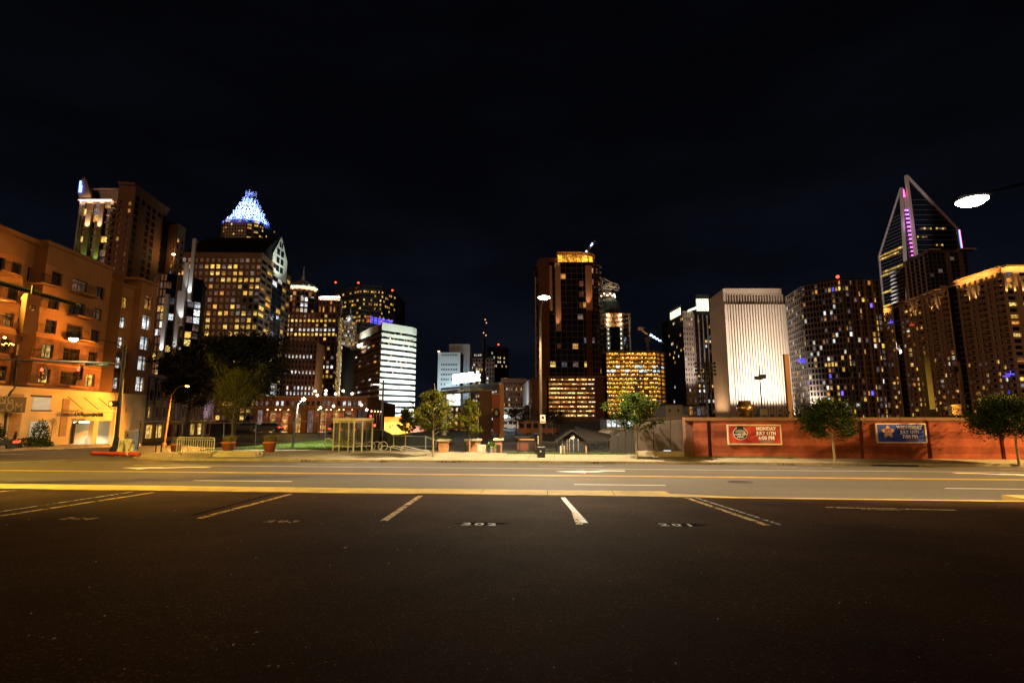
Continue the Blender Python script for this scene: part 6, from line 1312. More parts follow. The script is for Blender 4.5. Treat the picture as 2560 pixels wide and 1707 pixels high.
# gate piers, fence and small things at the gate
def pier(x0, x1, y0, y1, q_, label):
    p, q = PQ(x0, y1, q_), PQ(x1, y1, q_); zt = PQ(x0, y0, q_).z; w_ = (q - p).length; c = (p + q) / 2 + Vector((SP_, CP, 0)) * .35; z0 = gz(c.x, c.y)
    t = thing('gate_pier', label, 'pier', (c.x, c.y, z0)); MB().box((c.x, c.y, (z0 + zt) / 2), (w_, .7, zt - z0), -PHI).build('shaft', 'brick_pier', t); MB().box((c.x, c.y, zt + .06), (w_ + .16, .9, .14), -PHI, .02).build('cap_stone', 'kerb_concrete', t); return t
pier(1096, 1120, 1103, 1129, 34.5, 'orange brick gate pier with a pale cap, left of the black gate'); pier(1163, 1198, 1102, 1129, 35.0, 'wide brick gate pier behind the middle young tree'); pt = pier(1236, 1254, 1101, 1131, 34.5, 'brick gate pier carrying a black notice board')
p = PQ(1246, 1121, 34.1); MB().box((p.x, p.y, p.z), (.28, .05, .5), -PHI).build('notice_board', 'sign_black', pt)
def fence(x0, x1, y0, y1, q_, label, n, rails=2, name='iron_fence', m='black_metal', post=.05):
    p, q = PQ(x0, y1, q_), PQ(x1, y1, q_); zt = PQ((x0 + x1) / 2, y0, q_).z; t = thing(name, label, 'fence', (p.x, p.y, gz(p.x, p.y))); z0 = gz(p.x, p.y); b = MB()
    for k in range(n): c = p.lerp(q, k / (n - 1)); b.box((c.x, c.y, (z0 + zt) / 2), (.02, .02, zt - z0), -PHI)
    b.build('pickets', m, t, kind='stuff')
    for k in range(rails): z_ = z0 + .15 + (zt - z0 - .25) * k / max(1, rails - 1); c = (p + q) / 2; MB().box((c.x, c.y, z_), ((q - p).length, .04, .05), -PHI).build('rail', m, t)
    for k in range(max(2, int((q - p).length / 2.4) + 1)): c = p.lerp(q, k / max(1, int((q - p).length / 2.4))); MB().box((c.x, c.y + .02, (z0 + zt) / 2 + .05), (post, post, zt - z0 + .1), -PHI).build('post', m, t)
    return t
fence(1120, 1164, 1106, 1129, 34.8, 'black iron gate between the two brick piers', 24); fence(1255, 1300, 1104, 1130, 34.6, 'black iron fence right of the notice board pier', 24); fence(1300, 1520, 1102, 1134, 34.0, 'long black iron fence in front of the ticket house', 110, 2)
p = PQ(1204, 1121, 34.2); t = thing('folding_barrier', 'small white slatted barrier standing in the ballpark gateway', 'barrier', (p.x, p.y, gz(p.x, p.y)))
for k in range(7): MB().box((p.x - .24 + .08 * k, p.y, p.z), (.045, .04, .46)).build('slat', 'cream_paint', t)
for dz in (.23, -.20): MB().box((p.x, p.y + .03, p.z + dz), (.56, .03, .05)).build('rail', 'cream_paint', t)
for dx in (-.22, .22): MB().box((p.x + dx, p.y + .04, gz(p.x, p.y) + .13), (.04, .3, .26)).build('foot', 'cream_paint', t)
p = PQ(1228, 1112, 34.3); t = thing('flower_tub', 'small tub of leafy plants beside the notice board pier', 'planter', (p.x, p.y, gz(p.x, p.y)))
MB().lathe((p.x, p.y, gz(p.x, p.y)), [(.14, 0), (.2, .3), (.22, .34)], 12).build('tub', 'steel_dull', t)
b = MB(); rg = random.Random(2)
for k in range(160): c = Vector((p.x + rg.gauss(0, .13), p.y + rg.gauss(0, .13), gz(p.x, p.y) + .34 + abs(rg.gauss(0, .16)))); d_ = Vector((rg.gauss(0, .05), rg.gauss(0, .05), rg.gauss(0, .05))); e2 = Vector((rg.gauss(0, .04), rg.gauss(0, .04), rg.gauss(0, .04))); b.quad(c - d_, c + e2, c + d_, c - e2)
b.build('foliage', 'grass_blade', t)
# low brick hut, ticket house
p, q = PQ(1296, 1130, 37), PQ(1345, 1130, 37); zt = PQ(1320, 1096, 37).z; t = thing('brick_hut', 'low brick hut with a glowing orange eave and a dark door behind the fence', 'hut', (p.x, p.y, -1.3)); c = (p + q) / 2
MB().box((c.x, c.y + 1.5, (zt - 1.3) / 2), (q.x - p.x, 3, zt + 1.3), -PHI).build('wall', 'brick_dark', t); MB().box((c.x, c.y + 1.4, zt + .1), (q.x - p.x + .3, 3.4, .16), -PHI).build('roof', 'roof_dark', t)
MB().box((c.x + .25, c.y - .02, -.75), (.46, .06, 1.1), -PHI).build('door', 'black_metal', t); MB().box((c.x - .1, c.y - .1, zt - .06), (q.x - p.x - .3, .06, .05), -PHI).build('eave_lamp', emis('eave_lamp', (1, .36, .05), 2.0), t); light('eave_bulb', 'AREA', (c.x, c.y - .4, zt - .1), 8, SOD, t, (c.x, c.y, -1.3), size=1.2, size_y=.1)
mat('ticket_wall', (.022, .022, .025), .8, .2, 2); mat('ticket_roof', (.014, .011, .010), .85, .3, 4, .3, 30)
qh = 35.5; a, b2, ap = PQ(1393, 1134, qh), PQ(1468, 1134, qh), PQ(1431, 1077, qh); ze = PQ(1431, 1104, qh).z; t = thing('ticket_house', 'dark gabled ticket house with a round medallion on its gable', 'house', (a.x, a.y, -1.3))
dv = Vector((SP_, CP, 0)); z0 = -1.3
MB().slab([(a.x, a.y, z0), (b2.x, b2.y, z0), (b2.x, b2.y, ze), (ap.x, ap.y, ap.z - .1), (a.x, a.y, ze)], dv * 5).build('wall', 'ticket_wall', t)
for s0, s1 in ((a, ap), (ap, b2)):
    lo, hi = (s0, s1) if s0 is a else (s1, s0); lo2 = Vector((lo.x, lo.y, ze)) + (Vector((lo.x, lo.y, ze)) - ap) * .18; rf = MB(); o_ = -dv * .35
    rf.slab([lo2 + o_, ap + o_, ap + dv * 5.2, lo2 + dv * 5.2] if s0 is a else [ap + o_, lo2 + o_, lo2 + dv * 5.2, ap + dv * 5.2], (0, 0, .1)).build('roof_slope', 'ticket_roof', t)
w0, w1 = PQ(1468, 1134, qh + 1.2), PQ(1526, 1134, qh + 1.2); zw = PQ(1500, 1103, qh + 1.2).z
MB().slab([(w0.x, w0.y, z0), (w1.x, w1.y, z0), (w1.x, w1.y, zw), (w0.x, w0.y, zw)], dv * 3.5).build('wing_wall', 'ticket_wall', t); MB().slab([Vector((w0.x - .8, w0.y, zw)) - dv * .4, Vector((w1.x + .2, w1.y, zw)) - dv * .4, Vector((w1.x + .2, w1.y, zw + .35)) + dv * 2, Vector((w0.x - .8, w0.y, zw + .95)) + dv * 2], (0, 0, .08)).build('wing_roof', 'ticket_roof', t)
md = PQ(1431, 1092, qh - .05); MB().slab([(md.x + cos(k * pi / 9) * .16, md.y, md.z + sin(k * pi / 9) * .16) for k in range(18)], (0, .04, 0)).build('medallion', 'cream_paint', t)
for px in (1406, 1418, 1424, 1434, 1446): p = PQ(px, 1120, qh - .04); MB().box((p.x, p.y, -.85), (.06, .06, .9), -PHI).build('window_frame', 'steel_dull', t)
for px in (1476, 1490, 1504): p = PQ(px, 1116, qh + 1.1); MB().box((p.x, p.y, -.75), (.3, .05, .62), -PHI).build('ticket_window', 'glass_blue', t)
for i, (px, m) in enumerate(((1402, 'cream_paint'), (1411, 'orange_post'), (1466, 'orange_post'))):
    if m == 'orange_post' and m not in M: mat('orange_post', (.40, .22, .12), .6)
    p = G(px, 1135); o = MB().lathe((p.x, p.y, p.z), [(.05, 0), (.05, .48), (.035, .52)], 10).build('bollard', m); tag(o, ['slim pale bollard left of the ticket house door', 'brown bollard just right of the pale one', 'brown bollard under the ticket house eave'][i], 'bollard', 'bollards by the ticket house')
# white tent roof behind
T = thing('white_tent', 'bright white tent roof between the ticket house and the taupe wall', 'tent', P(1527, 1100, 44)); mat('tent_white', (.85, .86, .84), .7, .03, 1)
b = MB(); A_ = [P(1490, 1084, 44), P(1527, 1098, 43), P(1572, 1074, 44), P(1566, 1074, 49), P(1508, 1074, 49)]; b.slab(A_, (0, .1, .1)).build('canopy', 'tent_white', T)
for p in (A_[0], A_[2], A_[3], A_[4]): MB().tube([(p.x, p.y, -1.4), p], .04, 6).build('pole', 'steel_dull', T)
q = P(1567, 1046, 60); t = thing('plaza_lamp', 'white plaza lamp shining through the pavement tree', 'lamp', (q.x, q.y, -1.3)); MB().tube([(q.x, q.y, -1.4), q], .06, 6).build('pole', 'black_metal', t); MB().lathe(q, [(.04, -.16), (.18, 0), (.04, .16)], 10).build('globe', 'lamp_led', t, True); light('globe_bulb', 'POINT', q + Vector((0, -.4, 0)), 500, (.95, 1, .96), t); light('globe_bulb', 'SPOT', P(1530, 1060, 41), 60, (.95, 1, .96), t, P(1530, 1086, 45), 120, .8)

# ------------------------------------------------------------------ taupe panel wall
mat('taupe_panel', (.075, .056, .042), .7, .12, 1.2, aniso=(1, 1, .2)); mat('taupe_dark', (.026, .022, .020), .75, .12, 1.2)
T = thing('taupe_panel_wall', 'taupe metal panel wall with a sloping left end next to the brick wall', 'wall', PQ(1640, 1137, 32.6)); qs = 32.6; dv = Vector((SP_, CP, 0))
cols_ = [(1524, 1545, 1096, 1084, 'taupe_dark'), (1545, 1564, 1084, 1073, 'taupe_dark'), (1564, 1580, 1073, 1064, 'taupe_dark'), (1580, 1596, 1064, 1055, 'taupe_dark'), (1596, 1634, 1055, 1052, 'taupe_panel'), (1634, 1676, 1052, 1049, 'taupe_panel'), (1676, 1719, 1049, 1046, 'taupe_panel')]
for x0, x1, ya, yb, m in cols_:
    q_ = qs if x0 >= 1590 else qs + .9
    a, b2 = PQ(x0 + .6, 1137, q_), PQ(x1 - .6, 1137, q_); ta, tb_ = PQ(x0 + .6, ya, q_), PQ(x1 - .6, yb, q_); MB().slab([Vector((a.x, a.y, -1.35)), Vector((b2.x, b2.y, -1.35)), tb_, ta], dv * .12).build('panel', m, T)
a, b2 = PQ(1524, 1137, qs + 1.2), PQ(1719, 1137, qs + .25); 
MB().slab([Vector((PQ(1597, 1137, qs + .14).x, PQ(1597, 1137, qs + .14).y, -1.35)), Vector((PQ(1719, 1137, qs + .14).x, PQ(1719, 1137, qs + .14).y, -1.35)), PQ(1719, 1049, qs + .14), PQ(1597, 1056, qs + .14)], dv * .08).build('backing', 'taupe_dark', T)
a, b2 = PQ(1597, 1052, qs - .05), PQ(1721, 1043, qs - .05); MB().slab([a, b2, b2 + Vector((0, 0, .12)), a + Vector((0, 0, .12))], dv * .4).build('coping', 'dark_bronze', T)
a, b2 = PQ(1597, 1137, qs - .45), PQ(1719, 1137, qs - .45); z0 = -1.33; zt = PQ(1650, 1128, qs - .45).z; c = (a + b2) / 2; MB().box((c.x + dv.x * .2, c.y + dv.y * .2, (z0 + zt) / 2), ((b2 - a).length, .4, zt - z0), -PHI, .01).build('plinth', 'kerb_concrete', T)
p = PQ(1668, 1126.5, qs - .2); MB().box((p.x, p.y, zt + .03), (.42, .1, .05), -PHI).build('strip_lamp', emis('strip_lamp', (.9, .95, 1), 1.0), T)
# ------------------------------------------------------------------ brick wall with two notice banners
qw = 31.6; T = thing('brick_boundary_wall', 'long banded red brick boundary wall with dark coping along the pavement', 'wall', PQ(1730, 1140, qw)); ztop = PQ(1900, 1043, qw).z
sA = SQ(*PQ(1738, 1140, qw).xy)[0]
def wseg(s0, s1, q0, q1, z0, z1, m, name):
    b = MB(); b.prism([W(s0, q0), W(s1, q0), W(s1, q1), W(s0, q1)], z0, z1); o_ = b.build(name, m, T); return o_
cuts = [sA]
for px in (1777, 2158, 2326, 2510): cuts.append(SQ(*PQ(px, 1145, qw).xy)[0])
cuts += [33, 40, 48, 60]
for i in range(len(cuts) - 1): wseg(cuts[i] + (.12 if i else 0), cuts[i + 1] - .12, qw, qw + .35, -1.4, ztop - .2, 'brick_wall', 'wall_panel')
wseg(sA, 60, qw + .22, qw + .5, -1.4, ztop - .22, 'brick_dark', 'recess'); wseg(sA - .45, sA - .02, qw + .1, qw + .8, -1.4, ztop - .2, 'brick_apt', 'end_pier')
wseg(sA - .5, 60, qw - .05, qw + .6, ztop - .2, ztop, 'rust_brown', 'coping')
mat('banner_frame', (.72, .56, .34), .6, .1, 3); mat('print_white', (.95, .93, .88), .7, .04, 2); mat('print_gold', (.65, .45, .15), .7)
def noisy(name, c1, c2):
    m, nt, b = newmat(name); t = nt.nodes.new('ShaderNodeTexCoord'); n = nt.nodes.new('ShaderNodeTexNoise'); n.inputs['Scale'].default_value = 2.2; n.inputs['Detail'].default_value = 3; nt.links.new(t.outputs['Object'], n.inputs['Vector']); r = nt.nodes.new('ShaderNodeValToRGB'); r.color_ramp.elements[0].position = .35; r.color_ramp.elements[1].position = .68; r.color_ramp.elements[0].color = (*c1, 1); r.color_ramp.elements[1].color = (*c2, 1); nt.links.new(n.outputs[0], r.inputs[0]); nt.links.new(r.outputs[0], b.inputs['Base Color']); b.inputs['Roughness'].default_value = .55
noisy('print_red', (.26, .012, .010), (.60, .06, .018)); noisy('print_blue', (.008, .030, .34), (.015, .085, .62))
def banner(x0, y0, x1, y1, m, lines, emblem, label, small):
    p, q = PQ(x0, y1, qw - .06), PQ(x1, y1, qw - .06); zt, z0 = PQ((x0 + x1) / 2, y0, qw).z, PQ((x0 + x1) / 2, y1, qw).z; ln = (q - p).length; h = zt - z0; c = (p + q) / 2; cz = (zt + z0) / 2; u = Vector((CP, -SP_, 0)); n = Vector((-SP_, -CP, 0))
    t = thing('notice_banner', label, 'banner', (c.x, c.y, z0), 'notice banners on the brick wall')
    MB().box((c.x, c.y, cz), (ln - .08, .05, h - .08), -PHI).build('print', m, t)
    for dz in (-1, 1): MB().box((c.x, c.y, cz + dz * (h / 2 - .03)), (ln, .09, .08), -PHI).build('frame', 'banner_frame', t)
    for dx in (-1, 1): o = c + u * dx * (ln / 2 - .035); MB().box((o.x, o.y, cz), (.08, .085, h - .1), -PHI).build('frame', 'banner_frame', t)
    for s_, fx_, fz_, sz in lines: text(s_, sz * h, 'print_white', 'lettering', t, c + u * (fx_ * ln) + Vector((0, 0, cz - c.z + fz_ * h)) + n * .032, u, (0, 0, 1), .003, bold=.012, xs=.92)
    emblem(t, c + u * (-.26 * ln) + Vector((0, 0, cz - c.z + .06 * h)) + n * .03, u, n, h)
    o = c + u * (.22 * ln) + n * .03; MB().box((o.x, o.y, cz - .34 * h), (ln * .26, .012, h * .085), -PHI).build('web_strip', 'emblem_grey', t); text(small, h * .07, 'letter_black', 'web_lettering', t, o + Vector((0, 0, cz - o.z - .34 * h)) + n * .008, u, (0, 0, 1), .001, bold=.002)
    for k in range(2): o = c + u * (-.26 * ln) + n * .03; text('· · · · · · ·' if k == 0 else '· · · ·', h * .08, 'print_white', 'fine_print', t, o + Vector((0, 0, cz - o.z - (.31 + .09 * k) * h)), u, (0, 0, 1), .001)
def disc(t, c, u, n, rx, rz_, m, off, name='emblem', k=26, f=None):
    MB().slab([c + n * off + u * (rx * cos(a) * (f(a) if f else 1)) + Vector((0, 0, rz_ * sin(a) * (f(a) if f else 1))) for a in [2 * pi * i / k for i in range(k)]], -n * .004).build(name, m, t)
def em1(t, c, u, n, h):
    disc(t, c, u, n, .36 * h, .32 * h, 'print_white', .002); disc(t, c, u, n, .335 * h, .295 * h, 'emblem_black', .006); disc(t, c + Vector((0, 0, .10 * h)), u, n, .27 * h, .09 * h, 'emblem_grey', .010)
    for k in range(3): disc(t, c + u * (-.1 + .1 * k) * h + Vector((0, 0, .30 * h)), u, n, .06 * h, .09 * h, 'emblem_black', .010)
    disc(t, c + u * .2 * h + Vector((0, 0, .02 * h)), u, n, .06 * h, .06 * h, 'print_gold', .012)
    text('HOME RUN', .12 * h, 'print_white', 'emblem_lettering', t, c + n * .014 - Vector((0, 0, .06 * h)), u, (0, 0, 1), .001, bold=.003); text('DERBY', .12 * h, 'print_white', 'emblem_lettering', t, c + n * .014 - Vector((0, 0, .18 * h)), u, (0, 0, 1), .001, bold=.003)
def em2(t, c, u, n, h):
    star = lambda a: .82 + .22 * cos(5 * (a - pi / 2))
    disc(t, c, u, n, .33 * h, .33 * h, 'emblem_grey', .002, f=star, k=60); disc(t, c, u, n, .29 * h, .29 * h, 'print_gold', .006, f=star, k=60); disc(t, c + Vector((0, 0, .02 * h)), u, n, .19 * h, .16 * h, 'print_red', .010)
    text('ALL-STAR', .12 * h, 'print_white', 'emblem_lettering', t, c + n * .014 + Vector((0, 0, .02 * h)), u, (0, 0, 1), .001, bold=.004); text('GAME', .12 * h, 'print_white', 'emblem_lettering', t, c + n * .014 - Vector((0, 0, .10 * h)), u, (0, 0, 1), .001, bold=.004)
banner(1820, 1061, 1955, 1111, 'print_red', (('MONDAY', .22, .29, .24), ('JULY 11TH', .22, .06, .22), ('6:00 PM', .22, -.17, .26)), em1, 'red notice banner reading Monday July 11th on the brick wall', 'CHARLOTTEKNIGHTS')
banner(2192, 1058, 2318, 1107, 'print_blue', (('WEDNESDAY', .17, .29, .22), ('JULY 13TH', .17, .06, .21), ('7:00 PM', .17, -.17, .25)), em2, 'blue notice banner reading Wednesday July 13th on the brick wall', 'CHARLOTTEKNIGHTS')
# ------------------------------------------------------------------ street lamps
mat('ink_black', (.003, .003, .003), 1.0, .1, 3, spec=0.0); mat('concrete_pole', (.30, .20, .12), .8, .2, 1.2); mat('pole_green', (.085, .07, .016), .8, .2, 1.2)
def cobra(label, base, top, head, lens, power, colr, m='black_metal', aim=None, ang=150, r=.10, boxed=False, lm='lamp_white', blend=.55):
    base, top, head = Vector(base), Vector(top), Vector(head); t = thing('street_lamp', label, 'street lamp', base, 'street lamps along the road')
    MB().tube([base, Vector((top.x, top.y, top.z))], [r, r * .6], 10).build('pole', m, t)
    mid = (top + head) / 2 + Vector((0, 0, .35 * (head - top).length * .3)); MB().tube([top - Vector((0, 0, .3)), top + (mid - top) * .5 + Vector((0, 0, .12)), mid, head + Vector((0, 0, .1))], [.05, .045, .04, .035], 8).build('arm', m, t)
    d = (head - top); d.z = 0; d = d.normalized(); an = atan2(d.y, d.x); hb = MB(); hb.box((head.x, head.y, head.z + .1), (.66, .28, .12), an, .04); hb.build('lamp_head', m, t)
    MB().lathe((head.x, head.y, head.z), [(.02, -.10), (lens * .7, -.07), (lens, 0), (lens, .02)], 14).build('lens', lm, t, True)
    light('bulb', 'SPOT', head - Vector((0, 0, .22)), power, colr, t, aim or (head - Vector((0, 0, 5))), ang, blend, .18, batwing=True)
    if boxed: MB().box((base.x, base.y, base.z + .32), (.46, .46, .64), -PHI, .04).build('base_box', 'black_metal', t)
    else: MB().lathe(base, [(.22, 0), (.22, .25), (.13, .45)], 10).build('base_cover', m, t)
    return t
b0 = G(1353, 1143); tp = P(1352, 795, b0.y); hd = P(1360, 744, b0.y - 2.6); aimc = Vector((hd.x, hd.y - 1.5, -1.2))
t = cobra('tall dark street lamp on a black base box in front of the ballpark', b0, (b0.x, b0.y, tp.z), hd, .33, 8800, (1, .78, .50), 'dark_bronze', aimc, 135, .11, True)
p = P(1357, 1047, b0.y - .15); sg = MB().box((p.x, p.y, p.z), (.30, .02, .48)).build('parking_sign', 'cream_paint', t); MB().box((p.x, p.y - .013, p.z - .16), (.24, .006, .06)).build('sign_stripe', emis('sign_red', (.3, .02, .01), .02), sg)
MB().box((p.x, p.y - .013, p.z + .08), (.14, .006, .16)).build('sign_mark', 'letter_black', sg)
p = P(1348, 1100, b0.y - .3); MB().box((b0.x - .18, b0.y - .1, p.z), (.05, .04, .5)).build('pole_strip', 'cream_paint', t)
MB().box((b0.x - .05, b0.y - .25, P(1350, 1127, b0.y).z), (.09, .02, .1)).build('base_label', 'cream_paint', t)
hd = P(2430, 503, 11.3); b1 = Vector((hd.x + 2.9, hd.y - .9, -.6)); t = cobra('near street lamp at the top right, its pole beyond the frame', b1, (b1.x, b1.y, hd.z + .15), hd, .30, 1400, (1, .66, .30), 'ink_black', Vector((hd.x + .6, hd.y + 8.5, -1)), 136, .10)
x, y = W(37, 29.6); x2, y2 = W(36.2, 25.2); cobra('street lamp beyond the right edge, lighting the brick wall', (x, y, -1.3), (x, y, 7.0), (x2, y2, 7.4), .22, 36000, (1, .60, .20), 'black_metal', Vector((x2 - 7, y2 + 5.0, -1.2)), 122, .10)
x, y = W(-22.5, 11.2); x2, y2 = W(-22.2, 13.8); cobra('near street lamp beyond the left edge of the view', (x, y, -.6), (x, y, 7.6), (x2, y2, 8.0), .22, 9000, (1, .66, .09), 'black_metal', Vector((x2 + 4.2, y2 + 5.2, -1)), 128, .10)
x, y = W(-42, 30.5); x2, y2 = W(-41, 27.5); cobra('street lamp beyond the left edge by the side street', (x, y, -1.5), (x, y, 8.0), (x2, y2, 8.4), .22, 1700, SOD, 'black_metal', Vector((x2 + .5, y2 + 2, -1)), 150, .10)
# sodium lamp down the side street
q = P(468, 965, 58); pb = P(412, 1100, 60); t = cobra('orange sodium street lamp on a rusty pole down the side street', (pb.x, 60, gz(pb.x, 60)), (pb.x + .3, 60, P(421, 984, 60).z), q, .20, 5000, (1, .40, .05), 'rust_brown', Vector((q.x - 6, q.y - 8, -2)), 160, .11, lm='lamp_sodium')
# lawn lamp and plaza lamp
q = P(759, 998, 46); bs = G(731, 1121); t = thing('lawn_lamp', 'dark lamp post with a bright white head beside the lawn', 'street lamp', (bs.x, bs.y, bs.z)); MB().tube([bs, (bs.x + .2, bs.y, P(736, 1010, bs.y).z)], [.09, .07], 8).build('pole', 'black_metal', t)
q = P(759, 998, bs.y); MB().tube([(bs.x + .2, bs.y, P(736, 1012, bs.y).z), (q.x, q.y, q.z + .1)], .03, 6).build('arm', 'black_metal', t); MB().lathe(q, [(.03, -.12), (.14, -.04), (.14, .04), (.03, .12)], 12).build('globe', 'lamp_white', t, True); light('bulb', 'SPOT', q - Vector((0, .1, .2)), 5200, (1, .97, .76), t, (q.x - 1.0, q.y + 3, -1.3), 160, .7)
bs = P(953, 1108, 47); q = P(944, 961, 47); t = thing('plaza_street_lamp', 'tall black lamp post with a flat white head behind the bus shelter', 'street lamp', (bs.x, bs.y, -1.3)); zt = P(953, 950, 47).z
MB().tube([(bs.x, bs.y, -1.3), (bs.x, bs.y, zt)], [.11, .09], 8).build('pole', 'black_metal', t); MB().box((q.x + .05, q.y, q.z + .07), (.75, .35, .10), 0, .03).build('lamp_head', 'black_metal', t); MB().box((q.x - .05, q.y, q.z), (.5, .28, .06)).build('lens', 'lamp_led', t); light('bulb', 'SPOT', q - Vector((0, 0, .15)), 900, LED, t, (q.x - 2, q.y - 5, -1.3), 150, .7)
MB().box((bs.x - .1, bs.y, q.z + .1), (.3, .06, .06)).build('bracket', 'black_metal', t)

# ------------------------------------------------------------------ traffic signals
mat('signal_yellow', (.34, .10, .012), .55, .1, 4); mat('signal_black', (.012, .012, .012), .6); mat('lens_off', (.05, .04, .035), .3); mat('sign_green', (.015, .09, .045), .5)
def signal_head(c, n, k, lit, label, face=(0, -1), body='signal_black', visor='signal_yellow', group=None, scale=1.0):
    c = Vector(c); f = Vector((face[0], face[1], 0)).normalized(); an = atan2(f.x, -f.y) ; r_ = Vector((-f.y, f.x, 0)); h = .34 * n * scale
    t = thing('traffic_signal', label, 'traffic light', (c.x, c.y, c.z - h / 2), group)
    MB().box(c, (.36 * scale, .26 * scale, h), atan2(r_.y, r_.x), .03).build('housing', body, t)
    for i in range(n):
        z = c.z + h / 2 - (i + .5) * .34 * scale; p = c + f * .13 * scale; p.z = z
        MB().tube([p + f * .005, p + f * .03], .13 * scale, 16).build('lens', 'red_lamp' if i == lit else 'lens_off', t)
        v = MB(); ring = 12; pts0 = []; 
        for j in range(ring + 1):
            a = pi * 1.35 * (j / ring) - pi * .175; d = r_ * cos(a) + Vector((0, 0, sin(a)))
            v.v += [tuple(p + d * .155 * scale), tuple(p + d * .155 * scale + f * .15 * scale * (1 - .35 * abs(j / ring - .5)))]
        for j in range(ring): v.f.append((2 * j, 2 * j + 1, 2 * j + 3, 2 * j + 2))
        v.build('visor', visor, t)
    MB().tube([c + Vector((0, 0, h / 2)), c + Vector((0, 0, h / 2 + .3))], .035, 6).build('hanger', 'signal_black', t); return t
bp = G(288, 1128); Ym = bp.y; top = P(312, 867, Ym)
t = thing('signal_mast_pole', 'black mast arm pole with tapered base at the street corner', 'signal pole', bp)
MB().tube([bp, (top.x, Ym, top.z)], [.16, .12], 12).build('pole', 'black_metal', t); MB().lathe(bp, [(.42, 0), (.42, .22), (.34, .3), (.34, .42), (.28, .46), (.18, 1.15), (.17, 1.2)], 8).build('base_cover', 'black_metal', t)
arm0 = P(307, 910, Ym); arm1 = P(-120, 893, Ym - 1.5); MB().tube([arm0, arm1], [.12, .08], 10).build('mast_arm', 'arm_steel', t); MB().lathe((top.x, Ym, top.z), [(.13, 0), (.13, .06), (.05, .14)], 10).build('pole_cap', 'black_metal', t); MB().lathe((arm0.x - .02, Ym, arm0.z - .25), [(.19, 0), (.19, .5)], 10).build('arm_clamp', 'black_metal', t)
MB().tube([P(309, 872, Ym), P(290, 858, Ym), P(255, 851, Ym - .5), P(200, 847, Ym - 1)], [.05, .045, .04, .035], 8).build('lamp_arm', 'black_metal', t)
hd = P(184, 848, Ym - 1.1); MB().box((hd.x + .1, hd.y, hd.z + .1), (.7, .3, .14), 0, .04).build('lamp_head', 'black_metal', t); MB().lathe(hd, [(.03, -.2), (.24, -.12), (.32, 0), (.32, .04)], 14).build('lamp_lens', 'lamp_white', t, True)
light('lamp_bulb', 'SPOT', hd - Vector((0, 0, .2)), 2900, (1, .68, .30), t, (hd.x - .5, hd.y + 1, -1.5), 150, .5)
sp0, sp1 = P(213, 909, Ym - .25), P(270, 911, Ym - .25); c = (sp0 + sp1) / 2; bd = MB().box(c, ((sp1 - sp0).length, .04, .30), atan2((sp1 - sp0).y, (sp1 - sp0).x)).build('street_sign', 'sign_green', t); text('S Graham', .27, 'print_white', 'street_lettering', bd, c + Vector((0, -.026, 0)), (1, 0, 0), (0, 0, 1), .002, bold=.004)
pz = P(284, 1009, Ym - .2); MB().box((pz.x, pz.y, pz.z), (.62, .3, .5), 0, .03).build('pedestrian_signal', 'signal_black', t)
hand = MB(); hx, hz = pz.x - .13, pz.z - .03; hand.box((hx, pz.y - .165, hz - .06), (.17, .02, .18))
hand.build('hand_symbol', 'orange_hand', t)
for k, (dx, hh) in enumerate(((-.065, .12), (-.022, .16), (.022, .15), (.065, .11))): MB().box((hx + dx, pz.y - .165, hz + .03 + hh / 2), (.034, .02, hh)).build('hand_finger', 'orange_hand', t)
MB().box((hx + .105, pz.y - .165, hz - .02), (.04, .02, .11), 0).build('hand_thumb', 'orange_hand', t); MB().tube([(pz.x + .3, pz.y, pz.z), (bp.x + .1, Ym, pz.z)], .03, 6).build('signal_bracket', 'black_metal', t)
for px, lb in ((108, 'left traffic light showing red on the far mast arm'), (199, 'right traffic light showing red, nearest the street name sign')):
    c = P(px, 934, Ym - .9); signal_head(c, 3, 3, 0, lb, group='red traffic lights on the mast arm')
# foreground arm, seen from behind
e1 = P(196, 763, 17); e0 = P(-420, 588, 15.2); t = thing('near_mast_arm', 'thick dark mast arm crossing the top left corner', 'signal pole', (e0.x, e0.y, roadz(12)))
MB().tube([e0, e1], [.13, .065], 10).build('mast_arm', 'black_metal', t); MB().tube([(e0.x, e0.y, -.8), (e0.x, e0.y, e0.z + .4)], [.2, .15], 12).build('pole', 'black_metal', t); MB().lathe(e1, [(.01, -.07), (.07, -.05), (.07, .05), (.01, .07)], 10).build('end_cap', 'black_metal', t)
c = P(73, 787, 16.4); signal_head(c, 4, 4, -1, 'orange traffic light seen from behind under the near mast arm', face=(-1, .35), body='signal_yellow', visor='signal_black')
p = P(82, 770, 15.9); rb = MB(); n = 16
for i in range(n): a = 2 * pi * i / n; b2 = 2 * pi * (i + 1) / n; rb.tube([(p.x + .075 * cos(a), p.y, p.z + .08 * sin(a)), (p.x + .075 * cos(b2), p.y, p.z + .08 * sin(b2))], .014, 5, False)
ob = rb.build('wire_loop', 'signal_black'); tag(ob, 'small black wire loop hanging on the near traffic light', 'wire')

